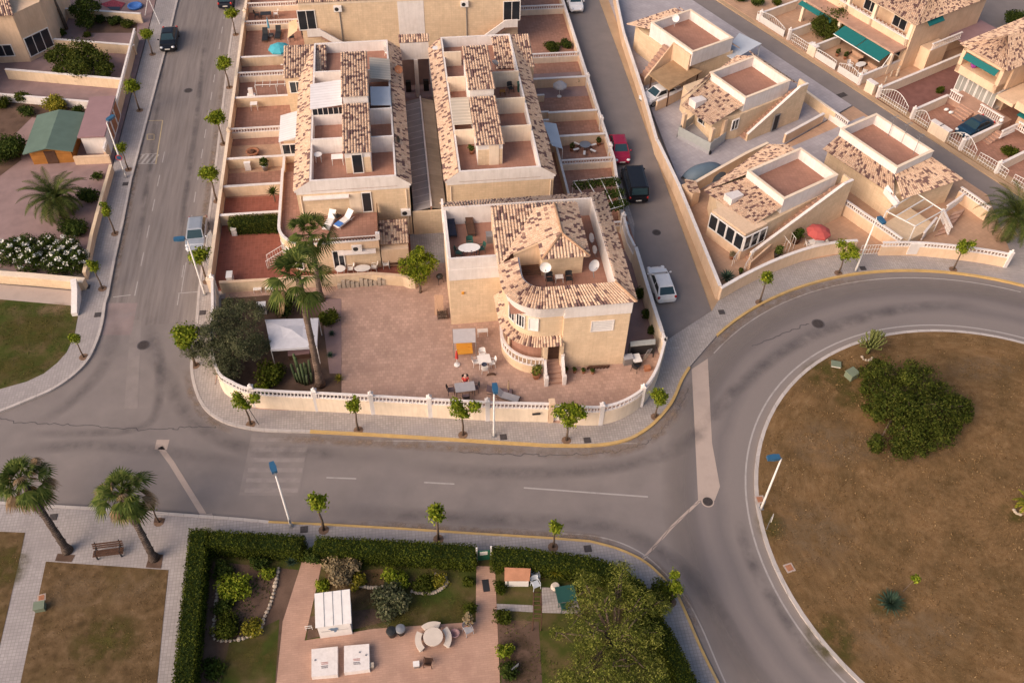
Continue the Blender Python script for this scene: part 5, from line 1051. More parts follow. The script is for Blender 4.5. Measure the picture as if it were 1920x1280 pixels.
gw2('peach wall between the second bungalow and the far street',[(1500,163),(1545,196),(1568,212)],.16,1.1,0,'tan','pale')
gw2('low cream wall behind the second bungalow porch beside the gravel carport',[(1232,190),(1262,176),(1292,160)],.16,1.1,0,'peach')
t=gw2('short white picket gate wall at the far street end of the blue grey yard',[(1560,205),(1582,220),(1592,228)],.16,.6,.6,'white')
t=T('tiled_meter_box','small meter house with tiled top built into the right street wall','meter house',tuple(g(1295,352,.2))); q=g(1296,352,1.6); m=MB(); m.obox(q,R(25),.9,1.6,.1,1.6); m.build('body',M['peach'],t)
link('tiled_top',mkroof('tiled_top',strip_cells([(q.x-.5,q.y-.9),(q.x-.5,q.y+.9)],[(q.x+.6,q.y-.9),(q.x+.6,q.y+.9)],1.9,1.62),t),t)
# sloped low walls and railings in the near bungalow garden
t=T('garden_ramp_wall','low white railed ramp walls beside the glazed veranda','ramp wall',tuple(g(1430,480,.2))); m=MB(); m.wall([tuple(p)[:2] for p in gp([(1405,498),(1462,448)],.6)],.15,.1,1.0); m.build('wall',M['peach'],t)
m=MB()
for a,b in (((1372,498),(1392,472)),((1393,512),(1412,480)),((1462,452),(1478,472)),((1474,442),(1488,462))):
    A,B=g(*a,.2),g(*b,.6)
    for k in range(5): p=A.lerp(B,k/4); m.tube([(p.x,p.y,.15),(p.x,p.y,p.z+.9)],.022,4)
    m.tube([A+Vector((0,0,.95)),B+Vector((0,0,.9))],.03,4)
m.build('railing',M['pole'],t)
# =============================== UPPER RIGHT TERRACE ===============================
def wgate(label,v0,v1,u=34.35,h=1.0,top=.0,arch=True,panel=False,name='yard_gate'):
    t=T(name,label,'gate',tuple(W(u,(v0+v1)/2,.17))); m=MB(); n=max(3,int((v1-v0)/.28))
    def P(v,z): return W(u,v,z)
    hh=lambda s: h+(top*math.sin(PI*s) if arch else 0)
    for k in range(n+1):
        s=k/n; m.tube([P(v0+(v1-v0)*s,.2),P(v0+(v1-v0)*s,.2+hh(s))],.022,4)
    m.tube([P(v0+(v1-v0)*k/10,.2+hh(k/10)) for k in range(11)],.035,5); m.tube([P(v0,.45),P(v1,.45)],.03,4); m.tube([P(v0,.85),P(v1,.85)],.025,4)
    if panel: m.prism(Wp([(u-.03,v0),(u+.03,v0),(u+.03,v1),(u-.03,v1)]),.2,.95)
    m.build('bars',M['pole'],t); return t
for l,a,b,tp,pn in (('white half panelled yard gate with arched top, farthest up the far street',-33.5,-29.0,.5,True),('white lattice yard gate below the dark tree',-27.8,-24.9,0,False),('long white panelled yard gate beside the lattice yard',-24.2,-21.0,.1,True),('white panelled gate with arch in front of the furniture packed yard',-20.6,-17.4,.45,True),('wide white gate with tall arch on the tan drive',-14.6,-11.0,.8,False),('white arched gate of the maroon gravel drive',-10.0,-8.2,.6,False),('white arched double gate in front of the dark blue parked car',-5.6,-2.4,.9,False),('white lattice gate right of the dark blue parked car',-2.0,1.3,.1,False),('white lattice gate half behind the date palm',2.0,4.6,.1,False)): wgate(l,a,b,34.4,1.0,tp,True,pn)
for l,v,uu in (('white coped wall between the two farthest gardens of the far street',-33.0,40.2),('white coped wall above the dark tree yard',-28.3,38.5),('white coped wall behind the small gated patio',-24.6,38.8),('white coped wall beside the teal awning yard',-17.6,41.0),('long white coped wall between the tan drive and the maroon gravel drive',-14.9,48.0),('white coped wall between maroon gravel drive and car yard',-10.3,39.6),('white coped wall beside the dark blue car',-4.1,40.2),('white coped wall at the edge of the stepped garden',.2,39.2)):
    gwall(l,[tuple(p)[:2] for p in Wp([(34.5,v),(uu,v)])],.17,1.05,0,'white','pale',pill=[W(34.5,v)])
def pier(label,u,v): 
    q=W(u,v); t=T('gate_pier',label,'gate pier',(q.x,q.y,.17)); MB().obox(q,A26,.5,1.1,.1,1.35).build('pier',M['pale'],t); MB().obox(q,A26,.6,1.2,1.35,1.43).build('cap',M['white'],t)
for l,v in (('cream gate pier between lattice gate and panelled gate',-24.55),('cream gate pier with balusters between furniture yard and tan drive',-16.0),('cream gate pier right of the maroon gravel gate',-7.4),('cream gate pier beside the arched gate of the blue car',-6.3)): pier(l,34.45,v)
H1=T('terraced_villa','two storey peach house with balconies and a teal awning over the furniture yard','house',tuple(W(44,-24,.17)))
m=MB(); wbox(m,42.5,-31,.1,52,-17.2,5.85); wbox(m,40.5,-17.9,.1,42.5,-17.2,5.6); m.build('wall',M['peach'],H1)
m=MB(); wbox(m,38.4,-31,2.75,42.5,-17.3,2.95); m.build('porch_slab',M['brick'],H1)
m=MB(); m.wall([tuple(p)[:2] for p in Wp([(40.5,-31),(40.5,-17.4)])],.2,2.95,3.75); m.build('balcony_wall',M['peach'],H1)
m=MB(); m.wall([tuple(p)[:2] for p in Wp([(40.48,-31),(40.48,-17.5)])],.3,3.75,3.82)
for k in range(24): q=W(40.5,-30.6+.55*k,3.82); m.tube([q+WV*-.2,q+Vector((0,0,.28)),q+WV*.2],.03,4)
m.build('balcony_rail',M['white'],H1)
for v in (-30.6,-26.2,-22.6,-17.6): q=W(40.6,v); MB().obox(q,A26,.4,.4,2.95,5.6).build('pillar',M['pale'],H1)
for v in (-30.6,-25.2,-17.6): q=W(38.7,v); MB().obox(q,A26,.35,.35,.1,2.8).build('pillar',M['pale'],H1)
m=MB(); wbox(m,40.4,-31,5.45,42.5,-17.3,5.85); m.build('upper_beam',M['pale'],H1)
link('tiled_roof',mkroof('tiled_roof',strip_cells(Wp([(46,-31),(46,-20.2)]),Wp([(40.0,-31),(40.0,-16.9)]),8.0,5.75)+strip_cells(Wp([(46,-20.2),(46.1,-20.2)]),Wp([(40.0,-16.9),(52.2,-16.9)]),8.0,5.75),H1),H1)
m=MB(); m.slab([tuple(W(38.6,-24.3,2.75)),tuple(W(38.6,-21.1,2.75)),tuple(W(36.9,-21.1,2.15)),tuple(W(36.9,-24.3,2.15))],.05); m.build('awning',M['teal'],H1); m=MB(); m.slab([tuple(W(38.6,-21.0,2.75)),tuple(W(38.6,-17.7,2.75)),tuple(W(36.9,-17.7,2.15)),tuple(W(36.9,-21.0,2.15))],.05); m.build('awning',M['teal'],H1)
m=MB(); tubes(m,[(W(36.9,-24.3,2.12),W(36.9,-17.6,2.12)),(W(38.6,-17.6,2.75),W(36.9,-17.6,.2))],.06); m.build('awning_bar',M['pole'],H1)
m=MB(); m.slab([tuple(W(38.5,-31,2.6)),tuple(W(38.5,-26.0,2.6)),tuple(W(38.0,-26.0,2.3)),tuple(W(38.0,-31,2.3))],.05); m.build('awning',M['teal'],H1)
m=MB(); m.slab([tuple(W(42.0,-16.6,5.3)),tuple(W(44.4,-16.6,5.3)),tuple(W(44.4,-17.18,5.7)),tuple(W(42.0,-17.18,5.7))],.05); m.build('awning',M['teal'],H1)
for v,z,uu in ((-29.5,3.0,42.48),(-25.6,3.0,42.48),(-21.4,3.0,42.48),(-20.9,.2,42.48),(-24.2,.2,42.48)):
    q=W(uu,v,z+.1); wind(H1,q,WV,1.9,2.1,bars=1,name='balcony_door')
q=W(43,-17.18,.7); wind(H1,q,WU,1.2,1.5,'wplastic','glass',2)
m=MB(); wbox(m,42.6,-17.15,.1,45.5,-15.8,2.6); m.build('side_extension',M['peach'],H1); m=MB(); m.bal([tuple(p)[:2] for p in Wp([(42.7,-15.9),(47.5,-15.9)])],2.6,.8,.3); m.build('side_balustrade',M['white'],H1)
t=T('flat_carport','flat pinkish brown carport roof between the two upper right houses','carport',tuple(W(50,-17,.17))); m=MB(); m.slab([tuple(W(47.5,-18.8,2.5)),tuple(W(53,-18.9,2.5)),tuple(W(53,-14.9,2.5)),tuple(W(47.3,-14.6,2.5))],.15); m.build('roof',M['pinkroof'],t); m=MB()
for u,v in ((47.6,-14.9),(52.6,-15.1)): q=W(u,v); m.box(q.x-.1,q.y-.1,.1,q.x+.1,q.y+.1,2.35)
m.build('post',M['peach'],t)
H2=T('terraced_villa','two storey peach house with a framed loggia, teal blind and glazed veranda','house',tuple(W(45,-8,.17)))
m=MB(); wbox(m,43.6,-11.6,.1,55,-6.4,3.0); wbox(m,42.6,-11.6,3.0,55,-6.4,5.9); wbox(m,41.2,-11.6,3.0,42.6,-11.2,5.8); wbox(m,41.2,-7.0,3.0,42.6,-6.6,5.8); wbox(m,41.2,-11.6,2.9,42.6,-6.6,3.75); wbox(m,41.2,-11.6,5.35,42.6,-6.6,5.85); wbox(m,41.2,-6.3,2.6,50,-4.3,2.95); m.build('wall',M['peach'],H2)
link('tiled_roof',mkroof('tiled_roof',strip_cells(Wp([(52,-9.1),(43.8,-9.1)]),Wp([(52,-6.1),(40.9,-6.1)]),7.3,5.8)+strip_cells(Wp([(43.8,-9.1),(43.8,-9.2)]),Wp([(40.9,-6.1),(40.9,-12.0)]),7.3,5.8)+strip_cells(Wp([(43.8,-9.1),(52,-9.1)]),Wp([(40.9,-12.0),(52,-12.0)]),7.3,5.8),H2),H2)
m=MB(); m.slab([tuple(W(41.15,-11.0,5.3)),tuple(W(41.15,-7.1,5.3)),tuple(W(40.7,-7.1,4.85)),tuple(W(40.7,-11.0,4.85))],.05); m.build('blind',M['teal'],H2)
for k in range(4): q=W(42.2,-11.4+1.2*k,.55); wind(H2,q,WV,1.16,2.1,'wplastic','wglass',1,name='veranda_window')
m=MB(); wbox(m,42.25,-11.5,.1,43.6,-6.6,.55); m.build('veranda_base',M['white'],H2); m=MB(); wbox(m,42.1,-11.6,2.7,43.7,-6.5,2.85); m.build('veranda_roof',M['wplastic'],H2)
m=MB(); m.bal([tuple(p)[:2] for p in Wp([(39.9,-10.4),(39.9,-8.9)])],.9,.9,.24); m.build('balustrade',M['white'],H2); m=MB(); m.bal([tuple(p)[:2] for p in Wp([(40.4,-7.0),(40.4,-4.2)])],.9,.9,.24); m.build('balustrade',M['white'],H2)
m=MB(); wbox(m,40.0,-10.4,.1,42.2,-4.2,.9)
for k in range(4): wbox(m,38.6+.35*k,-8.8,.1,38.95+.35*k,-7.1,.3+.17*k)
m.build('front_steps',M['brick'],H2)
m=MB(); m.ball(W(42.0,-10.2,4.1),(.45,.3,.4),8,0,.3); m.build('purple_laundry',M['purple'],H2)
H3=T('terraced_villa','right hand upper house with a balcony cut off by the photo edge','house',tuple(W(45,-1,.17)))
m=MB(); wbox(m,42.8,-4.0,.1,55,3,5.9); wbox(m,41.0,-4.0,2.8,42.8,3,3.6); m.build('wall',M['peach'],H3); link('tiled_roof',mkroof('tiled_roof',strip_cells(Wp([(50,-4),(50,3)]),Wp([(42.4,-4.2),(42.4,3)]),8,5.9),H3),H3)
m=MB(); m.slab([tuple(W(42.7,-3.6,2.6)),tuple(W(42.7,1,2.6)),tuple(W(41.4,1,2.1)),tuple(W(41.4,-3.6,2.1))],.05); m.build('awning',M['teal'],H3); q=W(42.75,-3.2,.3); wind(H3,q,WV,1.8,1.9,bars=1)
m=MB(); m.bal([tuple(p)[:2] for p in Wp([(38.8,-3.0),(41.2,-3.0)])],.6,.9,.24); m.bal([tuple(p)[:2] for p in Wp([(41.2,-3.0),(41.2,1.5)])],.9,.9,.24); m.build('balustrade',M['white'],H3)
m=MB()
for k in range(5): wbox(m,37.6+.4*k,-3.9,.1,38+.4*k,-3.1,.25+.14*k)
m.build('front_steps',M['brick'],H3)
# =============================== UPPER LEFT ===============================
UL=T('corner_house','peach house with angled glazed bay at the upper left corner','house',(-43,97,.15))
a=g(34,60,.15); b=g(86,55,.15); yU=93.5
m=MB(); m.prism([(-52,yU+1.2),(-39.4,yU+1.2),(-37.2,yU+3.6),(-37.2,106),(-52,106)],.1,5.6); m.prism([(-52,86),(-43.8,86),(-42.6,93.6),(-42.6,95),(-52,95)],2.6,3.4); m.prism([(-52,88),(-44.8,88),(-43.2,95),(-52,95)],.1,5.6); m.build('wall',M['peach'],UL)
wind(UL,(-42.6,yU+1.18,.9),(1,0,0),1.9,1.4,bars=1); d=Vector((2.2,2.4,0)); wind(UL,(-39.3,yU+1.28,.6),d,3.0,2.2,bars=2,name='bay_window'); wind(UL,(-44.75,88.2,3.3),Vector((1.6,7,0)),2.2,1.6,bars=1)
m=MB(); m.bal([(-43.6,88.3),(-43.0,91.4)],.7,.9,.22); m.bal([(-44.5,88.0),(-43.6,88.3)],.7,.9,.22); m.build('balustrade',M['white'],UL)
link('tiled_roof',mkroof('tiled_roof',strip_cells([(-52,100),(-41,100)],[(-52,94),(-39,94.2)],7.5,5.7),UL),UL)
gwall('cream garden wall north of the broad fig tree at the upper left',[tuple(g(38,70,1.2))[:2],tuple(g(252,86,1.2))[:2]],.15,1.1,0,'white','cream')
gwall('cream garden wall south of the broad fig tree at the upper left',[tuple(g(10,131,1.2))[:2],tuple(g(232,150,1.2))[:2]],.15,1.1,0,'white','cream')
gwall('thin white wall behind the round shrubs at the upper left',[tuple(g(-20,176,.9))[:2],tuple(g(168,192,.9))[:2]],.15,.8,0,'white','white')
gwall('low cream wall near the blanket at the top left',[tuple(g(96,16,1.2))[:2],tuple(g(264,27,1.2))[:2]],.15,1.1,0,'white','cream')
gwall('cream pavement wall of the upper left plots with white pickets',[(-28.4,76),(-28.5,84),(-28.6,90),(-28.7,98)],.15,1.1,.4,'white','peach',sp=.2)
gwall('plain pale pavement wall between the date palm and the street',[tuple(p)[:2] for p in gp([(208,310),(190,372),(172,440),(158,512)],.9)],.15,.8,0,'cream','peach')
gwall('thick cream wall below the white flowering oleander',[tuple(p)[:2] for p in gp([(-40,510),(60,517),(157,526)],1.0)],.15,.85,0,'pale','tan',th=.5)
t=T('tapered_corner_wall','rounded white corner wall standing on the left pavement','wall',tuple(g(143,570,.15))); m=MB(); m.wall([tuple(p)[:2] for p in gp([(146,542),(146,560),(140,590)],.3)],.45,.1,1,z1s=[1.5,1.2,.5]); m.build('wall',M['white'],t)
gwall('peach wall in front of the white annex beside the shed',[tuple(p)[:2] for p in gp([(138,296),(205,293)],.9)],.15,.8,0,'peach','peach')
SH=T('garden_shed','garden shed with green felt roof and orange wooden front','shed',(-33.3,79,.15)); m=MB(); m.box(-35.2,76.2,.1,-31.5,81.6,1.75); m.build('wall',M['orangewood'],SH)
m=MB(); m.slab([(-35.6,75.7,1.75),(-33.35,75.7,2.25),(-33.35,82,2.25),(-35.6,82,1.75)],.09); m.slab([(-33.35,75.7,2.25),(-31.1,75.7,1.75),(-31.1,82,1.75),(-33.35,82,2.25)],.09); m.build('roof',M['greensheet'],SH)
m=MB(); m.add([(-35.2,76.2,1.7),(-31.5,76.2,1.7),(-33.35,76.2,2.16)],[[0,1,2]]); m.build('gable',M['orangewood'],SH); m=MB(); m.box(-33.9,76.16,.15,-32.9,76.2,1.6); m.build('door',M['wood'],SH)
AN=T('garden_annex','white garden annex with flat pinkish roof and brown striped side','annex',(-29.5,80.5,.15)); m=MB(); m.prism([(-30.6,77.4),(-28.3,77.3),(-28.35,83.7),(-30.6,83.7)],.1,2.1); m.build('wall',M['white'],AN)
m=MB(); m.prism([(-30.8,77.2),(-28.3,77.1),(-28.35,83.9),(-30.8,83.9)],2.1,2.25); m.build('roof',M['pinkroof'],AN)
m=MB()
for k in range(3): m.box(-28.32,78.6+1.7*k,.4,-28.28,79.8+1.7*k,2.05)
m.build('side_panel',M['clay'],AN)
# =============================== VEGETATION ===============================
def hfit(b,t,z0=.15):
    p=g(b[0],b[1],z0); best=(9e9,0)
    for i in range(0,1500,5):
        z=z0+i*.01; q=g(t[0],t[1],z); d=(q.x-p.x)**2+(q.y-p.y)**2
        if d<best[0]: best=(d,z-z0)
    return best[1]
# ---- street trees: five crowns, copied ----
CR={'round':[(0,0,0,.62,.62,.58),(.32,.1,.12,.48,.48,.42),(-.3,.2,.05,.5,.5,.42),(.05,-.3,.0,.46,.46,.4),(-.1,.1,.35,.45,.45,.36)],
 'small':[(0,0,-.05,.5,.5,.45),(.22,.1,.15,.36,.36,.34),(-.2,-.12,.1,.38,.38,.34)],
 'two':[(-.25,0,.0,.52,.5,.46),(-.32,.1,.45,.36,.36,.36),(.75,.05,.05,.42,.4,.42),(.1,-.1,-.4,.35,.35,.32)],
 'three':[(-.55,0,.45,.5,.48,.44),(.5,.1,.1,.56,.5,.48),(.0,-.12,-.45,.52,.5,.44),(.15,.2,.5,.36,.36,.36),(.85,0,-.12,.32,.32,.3)],
 'slim':[(.0,0,-.15,.42,.42,.42),(-.12,.0,.45,.3,.3,.34),(.25,.0,.12,.28,.28,.3)]}
def mk_tree(kind,seed):
    def f():
        t=T('street_tree','','tree'); zc=2.75; rd=random.Random(seed)
        bl=[(x,y,z+zc,a,b,c) for x,y,z,a,b,c in CR[kind]]
        bl+=[(x+rd.uniform(-.6,.6)*a,y+rd.uniform(-.6,.6)*a,z+rd.uniform(-.5,.6)*c,a*.36,a*.36,c*.36) for x,y,z,a,b,c in list(bl) for _ in range(4)]
        n={'round':2300,'small':1300,'two':2100,'three':3000,'slim':1100}[kind]
        leafobj('crown',leafcloud(bl,int(n*.8),.085,seed,.6,.7,.25,0,.2),M['lf'],t)
        m=MB(); m.tube([(0,0,-.05),(.03,.02,.9),(-.02,0,1.7),(0,0,2.25)],[.085,.065,.055,.045],7)
        for x,y,z,a,b,c in CR[kind]: m.tube([(0,0,2.05),(x*.5,y*.5,2.2+(z+.5)*.3),(x,y,z+zc+.1)],[.04,.028,.012],5)
        m.build('trunk',M['bark'],t,True); return t
    return f
def mk_pit():
    t=T('tree_pit','','tree pit'); MB().box(-.42,-.42,-.01,.42,.42,.012).build('soil',M['soil'],t); rd=random.Random(4); m=MB()
    for k in range(14): m.ball((rd.uniform(-.36,.36),rd.uniform(-.36,.36),.02),(.07,.06,.05),6,0,.3,k)
    m.build('pebbles',M['clay'],t); return t
ST=[((286,102),(270,52),'round','street tree with a round crown just in front of the parked black car'),
((262,207),(246,146),'round','street tree beside the brown striped annex wall on the left pavement'),
((241,318),(228,265),'small','street tree next to the lamp post carrying a round sign'),
((216,438),(196,380),'slim','thin street tree beside the low wall of the date palm garden'),
((192,541),(170,488),'slim','small street tree at the end of the oleander wall'),
((157,669),(138,625),'small','small tilted street tree at the edge of the green corner lawn'),
((442,65),(432,12),'round','street tree on the terrace pavement in front of the farthest dark car'),
((430,164),(415,104),'round','street tree on the terrace pavement, second from the top'),
((419,270),(402,205),'round','street tree on the terrace pavement level with the small parasol garden'),
((407,377),(387,309),'round','street tree on the terrace pavement level with the diagonal tiled garden'),
((388,528),(371,463),'round','street tree partly hiding the front of the silver car'),
((366,685),(338,612),'round','bright street tree half hidden behind the grey olive crown'),
((470,795),(466,735),'two','leaning two lobed street tree at the left end of the front wall'),
((672,806),(672,744),'slim','narrow street tree in front of the long front wall between two wall pillars'),
((868,815),(868,752),'two','forked street tree with two crowns just left of the middle lamp post'),
((1062,825),(1060,758),'three','wide three lobed street tree in front of the villa gate'),
((1229,781),(1242,732),'round','dark round street tree at the bend near the yellow kerb, right of the villa'),
((1424,567),(1433,507),'small','street tree on the curved pavement nearest the right street'),
((1572,512),(1582,450),'three','street tree left of the lamp on the curved right pavement'),
((1787,505),(1804,448),'two','street tree in front of the big date palm wall'),
((607,993),(580,930),'slim','small forked street tree right of the lower left lamp post'),
((822,1010),(812,950),'small','street tree in front of the middle of the long hedge'),
((1037,1025),(1039,978),'slim','slender street tree right of the green hedge gate'),
((1258,1128),(1272,1088),'two','street tree on the lower curve beside the large pepper tree'),
((298,978),(284,930),'slim','street tree partly hidden behind the right one of the two fan palms')]
for i,(b,tp,k,l) in enumerate(ST):
    p=g(*b,.15); h=max(2.6,hfit(b,tp,.15)); v=i%2; nat={'round':3.62,'small':3.4,'two':3.5,'three':3.75,'slim':3.5}[k]
    inst(('tree',k,v),mk_tree(k,11+v*7+len(k)),l,(p.x,p.y,.14),i*1.7,'street trees',(h/nat*(1.12 if k=='round' else 1.04),h/nat*(1.12 if k=='round' else 1.04),h/nat))
    pm=MB(); pm.prism([(p.x+.36*math.cos(q*.6283),p.y+.36*math.sin(q*.6283)) for q in range(10)],.13,.152); S('tree_pit',pm,M['pit'])
for o in list(COL.objects):
    if o.get('group')=='street trees' and ('two lobed' in o['label'] or 'forked' in o['label'] or 'three lobed' in o['label'] or 'date palm wall' in o['label']): o.rotation_euler.z={'l':.1,'f':.0,'w':.0}.get(o['label'][0],.2)
# ---- fan palms ----
def fan_leaf(vs,base,dirv,up,L,spread,rd,droop,ns=13):
    """one fan leaf = folded blades from a hub"""
    d=dirv.normalized(); s=d.cross(Vector((0,0,1))); s=s if s.length>.1 else Vector((1,0,0)); s.normalize(); n=s.cross(d).normalized()
    for k in range(ns):
        a=spread*(k/(ns-1)-.5)*2; ll=L*(1-.28*abs(a/spread)**2)*rd.uniform(.9,1.08)
        dd=(d*math.cos(a)+s*math.sin(a)).normalized(); w=s*math.cos(a)-d*math.sin(a)
        m1=base+dd*ll*.55+Vector((0,0,-droop*ll*.12)); e=base+dd*ll*.98+Vector((0,0,-droop*ll*.5)); wd=L*.055
        vs+= [base-w*.012,m1-w*wd-n*.02,m1+w*wd+n*.02,base+w*.012]; vs+=[m1-w*wd,e-w*.006,e+w*.006,m1+w*wd]
def fan_palm(label,base,h,lean,nl,seed,rl=1.0,dry=.25,curve=0.,r0=.24,group='fan palms',shag=0):
    rd=random.Random(seed); b=Vector(base); t=T('fan_palm',label,'palm',b,group); top=b+Vector((lean[0],lean[1],h))
    pts=[]; 
    for k in range(15):
        s=k/14; pts.append(b.lerp(top,s)+Vector((-lean[0],-lean[1],0))*curve*math.sin(PI*s))
    rad=[r0*(1.25-.55*min(1,s*6)) if s<.12 else r0*(.80-.18*s)+(.012 if k%2 else -.012) for k,s in enumerate([k/14 for k in range(15)])]
    m=MB(); m.tube(pts,rad,10); 
    for k in range(int(h*4)):       # old leaf bases
        s=(k+.5)/(h*4); q=b.lerp(top,s)+Vector((-lean[0],-lean[1],0))*curve*math.sin(PI*s); a=k*2.4; rr=r0*(.8-.18*s)
        o=Vector((math.cos(a),math.sin(a),0)); m.tube([q+o*rr*.7,q+o*(rr+.07)+Vector((0,0,.12))],[.05,.02],4)
    m.build('trunk',M['palmdark' if shag else 'palmbark'],t,True); g_,d_=[],[]; pet=MB()
    for k in range(nl):
        f=k/nl; a=k*2.39996+rd.uniform(-.25,.25); el=math.radians(78-(118+34*shag)*f+rd.uniform(-10,10)); o=Vector((math.cos(a)*math.cos(el),math.sin(a)*math.cos(el),math.sin(el)))
        pl=rl*rd.uniform(.6,1.0)*(.55+.45*min(1,f*2.2)); hub=top+o*pl+Vector((0,0,.1)); pet.tube([top+Vector((0,0,.05)),hub],[.03,.014],4)
        dd=(o+Vector((0,0,-.35*f))).normalized(); dead=f>1-dry*.7 or (dry>.25 and k%6==4)
        fan_leaf(d_ if dead else g_,hub,dd,None,rl*rd.uniform(.62,.85),R(78 if not dead else 40),rd,.5+.8*f if not dead else 1.5)
    leafobj('green_fronds',np.array([tuple(v) for v in g_]),M['palm'],t)
    if d_: leafobj('dry_fronds',np.array([tuple(v) for v in d_]),M['palmdry'],t)
    pet.build('leaf_stalks',M['palm'],t); return t
b=g(601,722,.2); h=hfit((601,722),(556,520),.2); fan_palm('tallest fan palm standing in front of the white gazebo',b,h,(.05,0),26,3,1.65,.08,r0=.33)
b=g(602,562,.2); h=hfit((602,562),(586,440),.2); fan_palm('fan palm rising beside the balcony with the sun beds',b,h,(.1,0),24,5,1.5,.05,r0=.30)
b=g(127,1032,.16); tp=g(40,900,5.2); fan_palm('leaning fan palm at the left photo edge with brown drooping fronds',b,5.0,(tp.x-b.x,tp.y-b.y),54,7,1.4,.36,.28,.31,shag=1)
b=g(289,1046,.16); tp=g(228,925,4.6); fan_palm('leaning fan palm right of the park bench with brown drooping fronds',b,4.4,(tp.x-b.x,tp.y-b.y),56,9,1.35,.38,.3,.31,shag=1)
# ---- date palms ----
def date_palm(label,base,h,nl,L,seed,mt='phoenix',dry=.12,name='date_palm',group='date palms',r0=.32):
    rd=random.Random(seed); b=Vector(base); t=T(name,label,'palm',b,group); top=b+Vector((0,0,h)); m=MB(); m.tube([b,b+Vector((0,0,h*.5)),top],[r0*1.15,r0,r0*1.05],10); m.build('trunk',M['palmbark'],t,True)
    g_,d_=[],[]; rc=MB()
    for k in range(nl):
        f=k/nl; a=k*2.39996+rd.uniform(-.15,.15); el=R(80-88*f+rd.uniform(-6,6)); ll=L*rd.uniform(.85,1.08)*(.8+.2*math.sin(PI*min(1,f+.3))); pts=[]; p=top.copy(); ns=13
        for i in range(ns+1):
            pts.append(p.copy()); p=p+Vector((math.cos(a)*math.cos(el),math.sin(a)*math.cos(el),math.sin(el)))*(ll/ns); el-=R(5.2+4.0*f)*(1+.5*i/ns)
        rc.tube(pts,[.03*(1-i/(ns+1.))+.006 for i in range(ns+1)],4,cap=False); vs=d_ if f>1-dry else g_
        for i in range(2,ns):
            for q in (0,.33,.66):
                c=pts[i].lerp(pts[i+1],q); tn=(pts[i+1]-pts[i]).normalized(); sd=tn.cross(Vector((0,0,1))); sd=sd.normalized() if sd.length>.05 else Vector((1,0,0)); up=sd.cross(tn)
                w=.42*L/3*math.sin(PI*min(1,.18+.85*(i+q)/ns))**.6
                for s in (-1,1):
                    e=c+(sd*s*.85+tn*.62+up*.22).normalized()*w+Vector((0,0,-.05)); wd=tn*.035
                    vs+=[c-wd,e-wd*.2,e+wd*.2,c+wd]
    leafobj('green_fronds',np.array([tuple(v) for v in g_]),M[mt],t)
    if d_: leafobj('dry_fronds',np.array([tuple(v) for v in d_]),M['palmdry'],t)
    rc.build('frond_ribs',M['palm'],t); return t
b=g(117,402,.16); date_palm('spreading date palm in the pink gravel yard at the left',b,1.7,56,3.5,21)
b=g(1882,448,.2); date_palm('large date palm over the curved peach wall at the right edge',b,2.6,50,4.1,22)
b=g(1916,960,.15); date_palm('small yellowing palm at the right edge of the roundabout',b,1.0,26,1.3,23,'yellowlf',.3,'young_palm','young palms',.14)
# ---- broad trees ----
def tree(label,base,crown,n,size,mt,seed,name='tree',trunk=.16,limbs=7,asp=.55,sub=5,shell=.5,subr=.42,bare=0,up=.25,up2=0):
    rd=random.Random(seed); b=Vector(base); t=T(name,label,'tree',b); bl=list(crown)
    for c in crown:
        for _ in range(sub):
            a=rd.random()*2*PI; z=rd.uniform(-.45,1); k=math.sqrt(max(0,1-z*z)); q=subr*rd.uniform(.7,1.2)
            bl.append((c[0]+c[3]*.85*k*math.cos(a),c[1]+c[4]*.85*k*math.sin(a),c[2]+c[5]*.8*z,c[3]*q,c[4]*q,c[5]*q))
    leafobj('crown',leafcloud(bl,n,size,seed,asp,shell,up,up2,.17),M[mt],t); m=MB()
    cz=sum(c[2] for c in crown)/len(crown); fork=b+Vector((0,0,(cz-b.z)*.45)); m.tube([b,b.lerp(fork,.5)+Vector((.05,.03,0)),fork],[trunk*1.3,trunk,trunk*.85],8)
    for i in range(limbs):
        c=crown[i%len(crown)]; e=Vector((c[0]+rd.uniform(-.3,.3)*c[3],c[1]+rd.uniform(-.3,.3)*c[4],c[2]+c[5]*.5)); md=fork.lerp(e,.5)+Vector((rd.uniform(-.2,.2),rd.uniform(-.2,.2),-.15))
        m.tube([fork,md,e],[trunk*.6,trunk*.35,.02],6)
        for _ in range(bare):
            s=md.lerp(e,rd.random()); q=s+Vector((rd.uniform(-1,1),rd.uniform(-1,1),rd.uniform(.1,.8)))*.9; m.tube([s,s.lerp(q,.5)+Vector((0,0,.1)),q],[.035,.025,.01],5)
    m.build('trunk',M['bark'],t,True); return t
def C(px,py,z,r,rz=None): p=g(px,py,z); return (p.x,p.y,z,r,r,rz or r*.8)
tree('spreading grey green olive tree over the rounded corner of the villa wall',g(438,690,.2),[C(375,640,2.4,1.35),C(420,600,2.9,1.25),C(468,590,2.8,1.15),C(455,640,3.0,1.35),C(405,665,2.4,1.2),C(430,690,1.9,1.0),C(480,650,2.2,1.0),C(400,630,3.1,1.1),C(360,655,1.9,.8),C(440,575,2.5,.9)],34000,.075,'olive',31,'olive_tree',.24,10,.30,9,.38,.34,0,.1,.35)
tree('broad dark fig tree between two garden walls at the upper left',g(150,150,.2),[C(115,105,1.6,1.25),C(150,95,2.1,1.35),C(185,112,1.7,1.15),C(150,125,1.8,1.3),C(195,130,1.3,.9),C(120,128,1.3,.9)],13000,.11,'fig',33,'fig_tree',.16)
